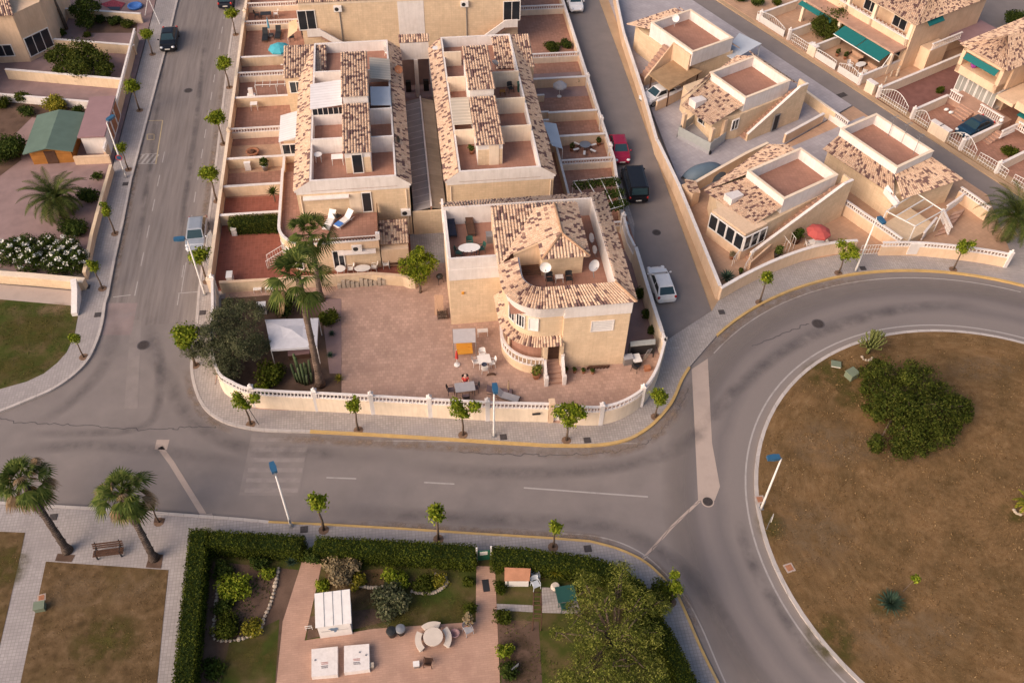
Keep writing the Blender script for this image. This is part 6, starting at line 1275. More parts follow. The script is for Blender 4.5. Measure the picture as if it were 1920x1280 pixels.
tree('large spreading dark green tree on the dry roundabout',g(1690,770,.15),[C(1660,700,1.6,1.35),C(1720,715,2.2,1.6),C(1670,760,2.0,1.5),C(1740,770,2.1,1.7),C(1790,765,1.5,1.25),C(1700,815,1.4,1.25),C(1640,730,1.2,1.0),C(1765,815,1.2,1.1),C(1645,830,.7,.7),C(1690,840,.8,.9),C(1645,765,1.2,1.0),C(1705,770,2.5,1.3),C(1765,738,1.7,1.0),C(1730,830,1.0,1.0),C(1625,700,1.2,.7),C(1640,685,1.5,.6),C(1790,800,.9,.6),C(1808,757,1.1,.6),C(1815,770,.8,.45),C(1640,838,.6,.5),C(1700,850,.6,.5)],32000,.09,'fig',35,'carob_tree',.3,12,.45,8,.6,.32,1,.2)
PP=[C(1100,1100,3.0,1.0),C(1165,1085,3.2,1.1),C(1195,1130,3.0,1.1),C(1130,1130,3.4,.9),C(1080,1150,2.6,.8),C(1105,1190,2.8,1.1),C(1170,1200,3.2,1.2),C(1215,1190,2.8,1.0),C(1090,1260,2.6,1.1),C(1150,1265,2.9,1.3),C(1215,1260,2.7,1.2),C(1060,1295,2.3,1.1),C(1235,1130,2.4,.8),C(1130,1320,2.5,1.3),C(1210,1330,2.5,1.3),C(1045,1185,2.0,.5)]
tree('big feathery pepper tree with bare pale branches in the lower garden',g(1150,1215,.18),PP,27000,.08,'pepper',37,'pepper_tree',.26,22,.30,7,.65,.36,3,.3,.3)
tree('round citrus tree between the villa wall and the tiled annex',g(788,548,.2),[C(765,500,1.8,.85),C(800,495,2.0,.9),C(785,480,2.5,.8),C(785,515,1.6,.85)],5500,.09,'lf',39,'citrus_tree',.1)
tree('dark dense tree in the yard above the far street',tuple(W(38.6,-26.6,.2)),[(*tuple(W(38.2,-26.8)[:2]),1.7,1.3,1.3,1.4),(*tuple(W(39.4,-26.2)[:2]),2.2,1.3,1.3,1.3),(*tuple(W(38.4,-25.8)[:2]),1.2,1.1,1.1,1.0)],8000,.10,'fig',41,'garden_tree',.14)
b=g(160,35,.2); tree('dark leafy tree behind the shrubs at the top left corner',b,[C(150,22,2,1.0),C(165,10,2.6,1.1),C(160,40,1.3,.9)],5000,.10,'lf2',43,'garden_tree',.12)
b=g(125,55,.2); m=MB(); t=T('bare_trunk','leaning bare palm trunk beside the bay window at the top left','trunk',b); m.tube([b,b+Vector((-.1,.2,1.6)),b+Vector((-.4,.3,4.4))],[.2,.17,.15],8); m.build('trunk',M['bark'],t,True)
# young tree on the island and the succulent tree
b=g(1693,1108,.15); t=T('sapling','thin young tree leaning beside the agave on the roundabout','tree',b); MB().tube([b,b+Vector((.35,.1,1.3))],[.03,.02],5).build('trunk',M['bark'],t); leafobj('crown',leafcloud([(b.x+.4,b.y+.1,1.6,.3,.3,.25)],160,.08,3),M['lf'],t)
b=g(1626,662,.15); t=T('candelabra_tree','candelabra shaped succulent tree at the top edge of the roundabout island','succulent',b); m=MB(); rd=random.Random(8); m.tube([b,b+Vector((0,0,.8))],[.14,.11],7)
for k in range(46):
    a=k*2.4; r=1.05*math.sqrt((k+.5)/46); e=b+Vector((math.cos(a)*r,math.sin(a)*r*.9,2.35-.75*r*r+rd.uniform(-.15,.2)+.25*math.cos(a))); q=b+Vector((0,0,.75)); m.tube([q,q.lerp(e,.45)+Vector((math.cos(a)*.12*r,math.sin(a)*.12*r,-.12)),e-Vector((0,0,.25)),e],[.05,.05,.055,.03],5)
m.build('arms',M['candel'],t,True)
# ---- agaves, yuccas, cacti ----
def rosette(label,base,r,n,mt,seed,name='agave',cat='plant',group=None,el0=75,w=.07,h=0,blue=0):
    rd=random.Random(seed); b=Vector(base); t=T(name,label,cat,b,group); vs=[]; c=b+Vector((0,0,h+.08))
    for k in range(n):
        f=k/n; a=k*2.39996; el=R(el0-(el0-5)*f); o=Vector((math.cos(a)*math.cos(el),math.sin(a)*math.cos(el),math.sin(el))); s=Vector((-math.sin(a),math.cos(a),0)); L=r*rd.uniform(.85,1.1); m1=c+o*L*.5; e=c+o*L+Vector((0,0,-.12*L*f))
        vs+=[c-s*w*.5,m1-s*w*r,m1+s*w*r,c+s*w*.5,m1-s*w*r,e-s*.004,e+s*.004,m1+s*w*r]
    leafobj('blades',np.array([tuple(v) for v in vs]),M[mt],t)
    if h: MB().tube([b,c],[.07,.06],6).build('stem',M['bark'],t)
    return t
rosette('round blue green agave alone on the lower roundabout grass',g(1668,1132,.15),1.0,80,'agave',2,w=.055)
rosette('spiky yucca in the corner behind the curved peach wall',g(1361,527,.17),.85,50,'agave',3,'yucca',h=.3)
rosette('pale agave beside the brick path in the lower garden',g(547,1056,.18),.5,36,'agave',4); rosette('yellow green yucca behind the round stone pot in the lower garden',g(1041,1080,.2),.6,40,'yellowlf',5,'yucca',h=.5)
for l,p in (('upper dark agave in the gravel strip beside the gazebo',(623,628)),('lower dark agave in the gravel strip beside the gazebo',(620,668))): rosette(l,g(*p,.2),.42,34,'agave',6,group='agaves in the gravel strip')
rosette('small yellowish aloe at the foot of the tallest fan palm',g(636,712,.2),.5,30,'yellowlf',9,'aloe'); rosette('small cycad in a pot beside the balcony house wall',g(516,378,.3),.75,44,'lf2',10,'cycad',h=.9)
b=g(572,712,.2); t=T('column_cactus','tall clump of column cactus inside the front wall','cactus',b); m=MB(); rd=random.Random(5)
for k in range(13):
    a=k*2.4; r=.12+.5*rd.random(); q=b+Vector((math.cos(a)*r,math.sin(a)*r,0)); hh=rd.uniform(.9,2.6); m.tube([q,q+Vector((math.cos(a)*.1,math.sin(a)*.1,hh*.5)),q+Vector((math.cos(a)*.15,math.sin(a)*.1,hh)),q+Vector((math.cos(a)*.15,math.sin(a)*.1,hh+.12))],[.10,.11,.10,.03],8)
m.build('columns',M['cactus'],t,True)
# ---- shrubs ----
SHR=[((532,585),1.1,2.1,'lf2','glossy dark lemon bush between the two fan palms by the gazebo'),((616,602),.95,1.3,'hedge','rounded green bush at the corner of the pink patio'),((508,712),1.25,1.5,'hedge','leafy green bush under the right side of the olive tree'),((490,735),.7,.9,'lf','yellowish bush just inside the front wall near the olive tree'),
((45,190),.85,1.3,'hedge','round clipped shrub in front of the thin white wall at the upper left'),((6,200),.9,1.3,'hedge','dark round shrub cut by the left photo edge, above the shed'),((108,205),1.35,1.5,'yellowlf','yellow flowering bush behind the green roofed shed'),((50,215),.9,.8,'lf2','low dark shrub between the round shrub and the yellow bush'),((18,295),1.75,2.2,'lf2','huge dark round bush left of the green roofed shed'),((150,215),.6,1.2,'lf2','slim dark bush between shed and annex'),
((168,375),1.0,1.2,'lf2','loose green shrub behind the date palm fronds'),((140,435),1.3,1.3,'lf2','sprawling dark shrub between the date palm and the oleander'),((185,335),.55,.7,'lf2','small dry shrub near the annex wall'),
((215,45),.9,1.0,'lf2','first dark bush of the row at the top left pavement wall'),((240,50),.8,.9,'fig','second bush of the row at the top left pavement wall'),((190,40),.8,.9,'lf2','third bush of the row at the top left pavement wall'),((118,65),.6,.8,'hedge','small bush beside the blanket at the top left'),((165,68),.5,.6,'hedge','small green shrub on the brown strip at the top left'),
((1200,560),.55,1.3,'lf2','upper dark bush in the narrow yard right of the villa'),((1212,595),.5,1.0,'lf2','middle dark bush in the narrow yard right of the villa'),((1222,625),.45,.9,'lf2','lower dark bush in the narrow yard right of the villa'),
((1037,95),1.0,.9,'fig','dark shrubs filling a right terraced garden, larger one'),((1062,90),.7,1.1,'lf2','dark shrubs filling a right terraced garden, smaller one'),((1082,160),.35,1.3,'hedge','slim green bush against the wall of the grey parasol garden'),
((1418,10),.9,1.2,'lf2','dark hedge bush at the top edge above the far street'),((1390,2),.9,1.0,'lf2','dark bush cut by the top photo edge above the far street'),((1455,10),.6,.9,'hedge','small shrub near the white railing at the top right'),((1900,45),1.3,1.6,'lf2','dark leafy bush at the upper right photo edge'),((1760,175),.5,.9,'hedge','small bush along the white wall of the stepped car yard'),((1890,290),.9,.9,'hedge','planted bush inside the white stepped balustrade at the right edge'),
((440,1112),.95,1.0,'lf','bright round bush in the middle of the stone ringed bed'),((425,1075),.7,.7,'lf2','dark low bush at the top of the stone ringed bed'),((425,1180),.85,.9,'hedge','green bush at the lower left of the stone ringed bed'),((473,1180),.6,.7,'yellowlf','yellow green round bush at the lower right of the stone ringed bed'),((492,1056),.7,.7,'lf2','dark bush against the hedge beside the stone ringed bed'),((503,1080),.5,.6,'lf','light bush near the right side of the stone ringed bed'),((420,1140),.6,.6,'lf2','small dark bush on the left of the stone ringed bed'),
((590,1048),.6,1.4,'lf2','dark potted shrub standing in the hedge gap at the brick path'),((642,1075),1.0,1.2,'dead','greyish twiggy bush beside the long hedge'),((676,1092),.55,.6,'yellowlf','small yellow green bush next to the grey twiggy bush'),((745,1090),.75,.8,'lf','leafy green bush behind the big grey green bush'),((739,1135),1.05,1.3,'olive','big grey green bush in the middle of the lower lawn'),((795,1100),.7,.6,'hedge','low green plants inside the curved stone border'),((825,1090),.5,.5,'yellowlf','yellowish plant at the right tip of the curved stone border'),((605,1100),.5,.4,'lf','low light green plant left of the twiggy bush by the path'),((878,1095),.35,.6,'hedge','upper small bush along the left edge of the right brick path'),((880,1145),.4,.7,'hedge','lower small bush along the left edge of the right brick path'),((938,1105),.45,.6,'hedge','small bush left of the little white framed oven hut'),((940,1160),.5,.6,'hedge','bush at the start of the pale garden path'),((947,1225),.5,.6,'lf','upper bush along the right edge of the brick terrace'),((952,1262),.55,.6,'lf2','lower bush along the right edge of the brick terrace'),((1240,1110),.8,.9,'hedge','green bush between the pepper tree and the curved pavement'),((402,1255),.7,.3,'lawnlf','low green ground plants in the bottom left garden bed'),
((35,465),.8,1.0,'lf2','dark bush at the left end of the white flowering oleander')]
for i,(p,r,h,mt,l) in enumerate(SHR): bush(l,tuple(g(*p,.17)),r*(1.2 if p[1]>1040 else 1),h*(1.15 if p[1]>1040 else 1),M[mt],None,.085 if r<1 else .10,100+i)
# oleander with white flowers
P0=[g(15,490,.2),g(50,480,.2),g(90,478,.2),g(130,482,.2),g(60,505,.2),g(110,508,.2),g(145,505,.2)]
c=sum(P0,Vector())/7; t=T('oleander_bush','wide white flowering oleander bush above the thick cream wall','shrub',c); bl=[(p.x,p.y,1.0,1.15,1.0,.95) for p in P0]+[(p.x+.4,p.y+.3,1.5,.8,.7,.7) for p in P0]
leafobj('foliage',leafcloud(bl,14000,.11,71,.35),M['lf2'],t); v=leafcloud([(a,b,z+.12,r,r2,q) for a,b,z,r,r2,q in bl],9000,.07,72,.9,.08).reshape(-1,4,3); cen=v.mean(1)
k=(np.sin(cen[:,0]*5.1+1)*np.sin(cen[:,1]*4.3+cen[:,2]*6)>.25)&(cen[:,2]>1.25)&(cen[:,1]<c.y+1.2); leafobj('flowers',v[k].reshape(-1,3),M['flower'],t)
# vine pergola in the right garden
t=T('vine_pergola','thin white pergola overgrown with dark vines beside the dark van','pergola',tuple(g(1120,355,.2))); cs=[g(1075,340,2.2),g(1152,332,2.2),g(1170,385,2.2),g(1118,400,2.2)]; m=MB()
tubes(m,[(cs[i],cs[(i+1)%4]) for i in range(4)]+[(cs[0].lerp(cs[1],f),cs[3].lerp(cs[2],f)) for f in (.33,.66)]+[(q,Vector((q.x,q.y,.2))) for q in cs],.04); m.build('frame',M['pole'],t)
bl=[(*tuple(cs[0].lerp(cs[1],a).lerp(cs[3].lerp(cs[2],a),b))[:2],2.05,.7,.6,.3) for a in (.1,.4,.7,.95) for b in (.1,.5,.9) if not(a==.4 and b==.5)]; leafobj('vine',leafcloud(bl,5000,.09,77),M['lf2'],t)
# ---- hedges ----
def hpath(label,pxs,z,wd,h,seed,n=3):
    P=[Vector(p) for p in gp(pxs,z)]; a=offs(P,0); b=offs(P,-wd); hedge(label,[tuple(p) for p in a]+[tuple(p) for p in b[::-1]],.15,h,seed)
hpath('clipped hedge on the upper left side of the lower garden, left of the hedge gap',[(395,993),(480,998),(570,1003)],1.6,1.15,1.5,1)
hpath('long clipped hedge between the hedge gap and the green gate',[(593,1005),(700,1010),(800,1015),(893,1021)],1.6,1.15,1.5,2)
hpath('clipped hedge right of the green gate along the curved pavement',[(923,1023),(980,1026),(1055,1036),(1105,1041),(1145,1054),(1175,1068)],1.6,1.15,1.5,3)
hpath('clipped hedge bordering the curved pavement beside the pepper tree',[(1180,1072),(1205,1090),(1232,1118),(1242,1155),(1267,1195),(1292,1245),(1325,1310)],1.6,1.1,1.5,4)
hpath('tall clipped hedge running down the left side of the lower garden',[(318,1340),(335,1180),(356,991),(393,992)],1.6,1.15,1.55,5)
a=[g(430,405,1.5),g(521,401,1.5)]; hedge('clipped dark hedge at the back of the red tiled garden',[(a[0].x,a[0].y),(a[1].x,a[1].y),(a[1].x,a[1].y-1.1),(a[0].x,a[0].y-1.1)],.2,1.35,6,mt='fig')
# ---- stone borders: every stone its own object ----
rdS=random.Random(12); SM=[MB().ball((0,0,.08),(.17,.14,.12),8,0,.35,k) for k in range(4)]; SMESH=[]
for k,mb in enumerate(SM):
    me=bpy.data.meshes.new('stone'); me.from_pydata(mb.v,[],mb.f); me.materials.append(M['stone']); SMESH.append(me)
def stones(label,pxs,n,z,group,sc=1.,closed=False):
    P=sm(gp(pxs,z),8,closed); L=[0]
    for a,b in zip(P[:-1],P[1:]): L.append(L[-1]+(b-a).length)
    for i in range(n):
        s=L[-1]*(i+.5)/n; k=max(j for j in range(len(L)) if L[j]<=s); k=min(k,len(P)-2); q=P[k].lerp(P[k+1],(s-L[k])/max(1e-6,L[k+1]-L[k]))
        o=bpy.data.objects.new('border_stone',SMESH[i%4]); COL.objects.link(o); o.location=q; o.rotation_euler=(0,0,rdS.random()*6); f=sc*rdS.uniform(.55,1.0); o.scale=(f,f,f); tag(o,label,'stone',group)
stones('rounded stone in the border around the left flower bed',[(415,1075),(408,1110),(404,1150),(400,1190),(410,1200),(440,1200),(470,1192),(488,1180),(495,1160),(508,1130),(518,1090),(523,1062)],46,.18,'stones around the left flower bed')
stones('rounded stone along the curved border of the middle flower bed',[(660,1090),(672,1098),(700,1102),(730,1100)],14,.18,'stones along the middle flower bed'); stones('rounded stone along the curved border of the middle flower bed',[(770,1108),(790,1112),(812,1111),(828,1103),(838,1090),(832,1080),(815,1076)],24,.18,'stones along the middle flower bed')
stones('white stone in the small ring below the candelabra tree',[(1615,668),(1620,675),(1630,676),(1636,670)],6,.15,'white stones below the candelabra tree',.9)
stones('pale stone at the foot of the young palm on the roundabout',[(1900,955),(1905,962),(1914,965)],5,.15,'stones at the young palm',1.2)
# =============================== CARS ===============================
def carpaint(n,c,metal=.3): return plain(n,c,.32,metal,.35,.25)
PT_={'black':carpaint('black_car_paint',(.012,.012,.016)),'silver':carpaint('silver_car_paint',(.42,.44,.47),.5),'red':carpaint('magenta_red_paint',(.34,.015,.05)),'white':carpaint('white_car_paint',(.72,.70,.70),0),'blue':carpaint('dark_blue_paint',(.012,.045,.085)),'navy':carpaint('navy_car_paint',(.015,.018,.03))}
M['wind']=plain('windscreen_glass',(.02,.045,.055),.08,0,.7)
def mk_car(paint,L=4.1,Wd=1.74,H=1.46,kind='hatch'):
    def f():
        t=T('car','','car'); h=L/2; w=Wd/2; belt=.92 if kind!='van' else 1.05
        y=dict(hatch=(h-.02,h-1.05,h-1.75,-h+.75,-h+.12),sedan=(h-.02,h-1.15,h-1.85,-h+1.25,-h+.55),suv=(h-.02,h-1.0,h-1.6,-h+.42,-h+.08),van=(h-.02,h-.75,h-1.3,-h+.2,-h+.03))[kind]
        yf,yw,yr,yb,ye=y; hood=belt-.04
        st=[(-h,.80,.30,.62),(-h+.06,.9,.24,belt-.10),(-h+.35,.97,.2,belt),(-h+.9,1,.2,belt),(yw-.3,1,.2,belt),(yw,1,.2,belt),((yw+h)/2,.985,.2,hood-.05),(h-.45,.95,.2,hood-.14),(h-.1,.85,.24,hood-.28),(h,.72,.32,.55)]
        m=MB(); rings=[]
        for yy,kw,z0,zt in st:
            a=w*kw; zs=z0+(zt-z0)*.55
            pr=[(-a*.86,z0),(-a,z0+.14),(-a,zs),(-a*.95,zt-.06),(-a*.86,zt),(-a*.4,zt+.03),(a*.4,zt+.03),(a*.86,zt),(a*.95,zt-.06),(a,zs),(a,z0+.14),(a*.86,z0)]
            rings.append([(x,yy,z) for x,z in pr])
        n=12; vs=[v for r in rings for v in r]; fs=[[i*n+j,(i+1)*n+j,(i+1)*n+(j+1)%n,i*n+(j+1)%n] for i in range(len(st)-1) for j in range(n)]+[list(range(n)),[(len(st)-1)*n+j for j in range(n-1,-1,-1)]]
        m.add(vs,[q[::-1] for q in fs])
        bw,rw=w*.88,w*.70 if kind!='van' else w*.80
        B=[(-bw,ye,belt+.02),(bw,ye,belt+.02),(bw*.97,yw,belt+.02),(-bw*.97,yw,belt+.02)]; Rf=[(-rw,yb,H-.05),(rw,yb,H-.05),(rw,yr,H-.05),(-rw,yr,H-.05)]
        RT=[(-rw*.75,yb+.12,H),(rw*.75,yb+.12,H),(rw*.75,yr-.12,H),(-rw*.75,yr-.12,H)]
        vs=B+Rf+RT; m.add(vs,[[0,1,5,4],[1,2,6,5],[2,3,7,6],[3,0,4,7],[4,5,9,8],[5,6,10,9],[6,7,11,10],[7,4,8,11],[8,9,10,11]])
        m.build('body',PT_[paint],t,False)
        V=Vector
        def pane(nm,a,b,c,d,i0,i1,j0,j1,mt='wind'):
            a,b,c,d=map(V,(a,b,c,d)); nn=(b-a).cross(d-a).normalized()*.008
            q=lambda s,u:(a.lerp(b,s)).lerp(d.lerp(c,s),u)+nn
            mm=MB(); mm.add([q(i0,j0),q(i1,j0),q(i1,j1),q(i0,j1)],[[0,1,2,3]]); mm.build(nm,M[mt],t)
        pane('rear_window',B[0],B[1],Rf[1],Rf[0],.07,.93,.12,.92); pane('windscreen',B[2],B[3],Rf[3],Rf[2],.05,.95,.06,.95)
        for i0,i1 in ((.08,.46),(.50,.92)): pane('side_window',B[1],B[2],Rf[2],Rf[1],i0,i1,.1,.88,'glass'); pane('side_window',B[3],B[0],Rf[0],Rf[3],1-i1,1-i0,.1,.88,'glass')
        for sx in (-1,1):
            for yy in (h-.80,-h+.78):
                wm=MB(); n=16; ring=[]
                for x,r in ((-.10,.24),(-.09,.31),(.09,.31),(.10,.24)): ring.append([(sx*(w-.08)+x,yy+r*math.cos(2*PI*j/n),.31+r*math.sin(2*PI*j/n)) for j in range(n)])
                vs=[v for r in ring for v in r]; wm.add(vs,[[i*n+j,i*n+(j+1)%n,(i+1)*n+(j+1)%n,(i+1)*n+j] for i in range(3) for j in range(n)])
                wo=wm.build('wheel',M['rubber'],t); rm=MB(); x=sx*(w-.08)+sx*.095
                for k in range(5):
                    a=2*PI*k/5; rm.add([(x,yy+.05*math.cos(a+1.5),.31+.05*math.sin(a+1.5)),(x,yy+.22*math.cos(a+.2),.31+.22*math.sin(a+.2)),(x,yy+.22*math.cos(a-.2),.31+.22*math.sin(a-.2)),(x,yy+.05*math.cos(a-1.5),.31+.05*math.sin(a-1.5))],[[0,1,2,3]])
                rm.add([(x-sx*.02,yy+.23*math.cos(2*PI*j/n),.31+.23*math.sin(2*PI*j/n)) for j in range(n)],[list(range(n))])
                rm.build('rim',M['chrome'],wo)
            mm=MB(); mm.ball((sx*w*.68,h-.17,.66),(.20,.17,.11),8); mm.build('headlight',M['lightw'],t,True); mm=MB(); mm.ball((sx*w*.80,-h+.10,.80),(.13,.10,.17),8); mm.build('tail_light',M['lightr'],t,True)
            mm=MB(); mm.ball((sx*(w+.09),yw-.15,belt+.08),(.12,.08,.09),8); mm.build('wing_mirror',PT_[paint],t,True)
        for yy,s in ((h+.004,1),(-h-.004,-1)): mm=MB(); mm.box(-.26,yy-.008,.46,.26,yy+.008,.58); mm.build('number_plate',M['plate'],t)
        mm=MB(); mm.box(-w*.62,h-.03,.34,w*.62,h+.006,.44); mm.build('grille',M['black'],t)
        return t
    return f
def car(key,paint,label,px,rot,L=4.1,Wd=1.74,H=1.46,kind='hatch',z=.0,pz=.75,xy=None):
    p=xy or g(px[0],px[1],pz); o=mk_car(paint,L,Wd,H,kind)(); o.location=(p[0],p[1],z); o.rotation_euler=(0,0,rot); o['label']=label; o['group']='parked cars'; return o
car('a','black','black car parked at the left kerb of the upper left street',(316,70),PI+.03,4.3,1.78,1.45,'sedan')
car('b','silver','silver car parked on the right side of the left street behind the lamp',(368,436),PI+.03,4.2,1.76,1.48,'hatch')
car('c','red','magenta red car parked nose to nose with the dark van in the right street',(1162,277),PI-.05,4.0,1.72,1.47,'hatch')
car('d','black','boxy black van parked behind the red car in the right street',(1191,338),-.05,4.8,1.98,1.95,'van',pz=1.0)
car('e','white','white hatchback parked beside the smooth side wall of the villa',(1240,528),.03,4.0,1.76,1.48,'hatch')
car('f','white','white car at the top edge of the right street, nose towards the viewer',(1077,0),PI,4.1,1.74,1.46,'hatch')
car('g','navy','dark car cut by the top photo edge of the left street',(424,-8),.0,4.2,1.75,1.46,'hatch')
car('h','blue','dark blue car parked in the white gated yard of the upper right house',None,0,4.3,1.75,1.45,'sedan',.17,xy=W(38.1,-5.5)).rotation_euler=(0,0,A26+PI/2)
car('i','white','white car under the gravel roofed carport',None,0,4.1,1.74,1.46,'hatch',.16,xy=W(14.2,-26.6)).rotation_euler=(0,0,A26+PI/2)
p=g(1320,325,.6); t=T('covered_car','car under a domed blue grey cover in the yard behind the meter house','covered car',(p.x,p.y,.17)); m=MB(); n=22
for i in range(14):
    s=i/13*2-1; 
    for j in range(n):
        a=PI*j/(n-1); hw=.95*(1-abs(s)**3.2*.45); hz=1.42*(1-abs(s)**2.6*.62); fl=.05*math.sin(j*1.9+i); m.v.append((s*2.15,-math.cos(a)*hw*(1+.12*(1-math.sin(a)))+fl*.4,max(0,math.sin(a)**.75*hz)))
m.f=[[i*n+j,i*n+j+1,(i+1)*n+j+1,(i+1)*n+j] for i in range(13) for j in range(n-1)]; m.m=[0]*len(m.f)
o=m.build('cover',M['covercloth'],None,True); o.parent=t; t.rotation_euler=(0,0,A26-.15)
# =============================== STREET FURNITURE ===============================
def mk_lamp():
    t=T('street_lamp','','street lamp'); m=MB(); m.tube([(0,0,-.05),(0,0,.5),(0,0,6.0)],[.10,.085,.055],10); m.build('pole',M['pole'],t,True)
    m=MB(); m.box(-.14,-.14,-.02,.14,.14,.05); m.build('base_plate',M['metal'],t); m=MB(); m.tube([(0,0,5.95),(0,.1,6.1),(0,.5,6.14)],.04,6); m.build('bracket',M['metal'],t)
    m=MB(); m.prism([(-.17,.15),(.17,.15),(.21,.55),(.15,.98),(-.15,.98),(-.21,.55)],6.06,6.28); m.build('lantern',M['lampblue'],t); m=MB(); m.prism([(-.12,.25),(.12,.25),(.12,.85),(-.12,.85)],6.02,6.058); m.build('lens',M['wglass'],t)
    m=MB(); m.box(-.06,-.11,.55,.06,-.08,.95); m.build('hatch',M['metal'],t); return t
for l,px,rot in (('tall white lamp post with a round sign on the left pavement',(237,332),-PI/2+1.0),('tall white lamp post rising in front of the silver car',(384,552),PI/2),('white lamp post on the lower pavement beside the long hedge',(546,986),.3),('white lamp post in front of the villa front wall',(926,817),PI),('white lamp post on the curved pavement by the right bungalows',(1604,508),PI+.2),('white lamp post on the roundabout island edge',(1427,953),PI/2)):
    p=g(*px,.14); inst('lamp',mk_lamp,l,(p.x,p.y,.14),rot,'street lamps')
def sign(name,label,px,h,disc,r=.3,rot=0,face='signgreen'):
    p=g(*px,.14); t=T(name,label,'sign',(p.x,p.y,.14)); m=MB(); m.tube([p,p+Vector((0,0,h))],.03,6); m.build('post',M['metal'],t); m=MB(); n=18; c,s=math.cos(rot),math.sin(rot)
    for d in (-.012,.012): pass
    f=[(p.x+r*math.cos(2*PI*j/n)*c-.05*-s,p.y+r*math.cos(2*PI*j/n)*s-.05*c,p.z+h-.1+r*math.sin(2*PI*j/n)) for j in range(n)]; bk=[(x-.02*-s,y-.02*c,z) for x,y,z in f]
    m.add(f+bk,[list(range(n)),list(range(2*n-1,n-1,-1))]+[[i,(i+1)%n,n+(i+1)%n,n+i] for i in range(n)]); m.build('disc',M[face],t); return t
p=g(237,332,.14); t=T('round_sign','round blue and red road sign fixed low on the left lamp post','sign',(p.x,p.y-.1,2.4)); m=MB(); n=18
m.add([(p.x+.3*math.cos(2*PI*j/n),p.y-.13,2.45+.3*math.sin(2*PI*j/n)) for j in range(n)]+[(p.x+.3*math.cos(2*PI*j/n),p.y-.11,2.45+.3*math.sin(2*PI*j/n)) for j in range(n)],[list(range(n)),list(range(2*n-1,n-1,-1))]); m.build('disc',M['redc'],t)
m=MB(); m.add([(p.x+.23*math.cos(2*PI*j/n),p.y-.135,2.45+.23*math.sin(2*PI*j/n)) for j in range(n)],[list(range(n))]); m.build('face',M['lampblue'],t)
sign('traffic_sign','white backed road sign on a short post at the roundabout edge',(1437,992),1.6,0,.32,R(60),'pole')
p=g(485,795,.14); t=T('tree_stake','thin leaning stake beside the two lobed street tree','stake',p); MB().tube([p,p+Vector((-.35,-.1,2.2))],.025,5).build('rod',M['dark'],t)
def mk_bench():
    t=T('park_bench','','bench')
    for k in range(3): MB().box(-.95,-.28+.17*k,.42,.95,-.14+.17*k,.46).build('seat_slat',M['wood'],t)
    for k in range(3):
        z=.55+.16*k; m=MB(); m.prism([(-.95,.26+.05*k),(.95,.26+.05*k),(.95,.30+.05*k),(-.95,.30+.05*k)],z,z+.12); m.build('back_slat',M['wood'],t)
    for x in (-.75,.75):
        m=MB(); m.box(x-.04,-.26,0,x+.04,-.18,.42); m.box(x-.04,.2,0,x+.04,.28,.42); m.box(x-.04,-.26,.37,x+.04,.28,.42); m.tube([(x,.24,.4),(x,.43,1.05)],.04,5); m.tube([(x,-.22,.42),(x,-.24,.66),(x,.3,.68)],.03,5); m.build('leg_frame',M['dark'],t)
    return t
p=g(207,1040,.15); inst('bench',mk_bench,'brown slatted park bench between the two leaning fan palms',(p.x,p.y,.145),PI+.1 if False else .03,None)
def box_thing(name,label,cat,px,sx,sy,h,mt,rot=0,z=.15,lid=None,extra=None):
    p=g(px[0],px[1],z); t=T(name,label,cat,(p.x,p.y,z)); m=MB(); m.obox(p,rot,sx,sy,z-.02,z+h); m.build('body',M[mt],t); m=MB(); m.obox(p,rot,sx+.06,sy+.06,z+h,z+h+.05); m.build('lid',M[lid or mt],t); return t
M['cabgreen']=plain('green_cabinet_paint',(.16,.19,.13),.6)
box_thing('utility_cabinet','small pale green lid on a white frame at the top of the island','cabinet',(1567,684),.7,.55,.12,'pole',R(-20),.15,'cabgreen'); box_thing('utility_cabinet','larger green utility cabinet beside the big roundabout tree','cabinet',(1595,706),.8,.7,.55,'cabgreen',R(25),.15); box_thing('utility_cabinet','green utility cabinet on the brown lawn edge by the pale path','cabinet',(77,1140),.6,.5,.4,'cabgreen',.1)
def frame_lid(label,px,s,rot=0,z=.15):
    p=g(*px,z); t=T('valve_cover',label,'valve cover',(p.x,p.y,z)); MB().obox(p,rot,s,s,z-.01,z+.02).build('frame',M['concrete'],t); MB().obox(p,rot,s*.68,s*.68,z+.021,z+.028).build('lid',M['clay'],t)
frame_lid('square valve cover at the foot of the roundabout lamp',(1425,936),.62); frame_lid('square valve cover alone on the lower left island edge',(1480,1064),.62,.2); frame_lid('pale square frame above the green cabinet on the brown lawn',(78,1120),.5,.2)
t=T('drain_gully','long slotted drain gully across the far street','drain',tuple(W(32.6,-17.3,0))); a,b=g(1546,190,.006),g(1586,176,.006); m=MB(); m.ribbon([a,b],.7,.006); m.build('channel',M['iron'],t); m=MB()
for k in range(12): q=a.lerp(b,(k+.5)/12); m.ribbon([q+Vector((.13,-.28,0)),q+Vector((-.13,.28,0))],.05,.012)
m.build('slot_bars',M['seal'],t)
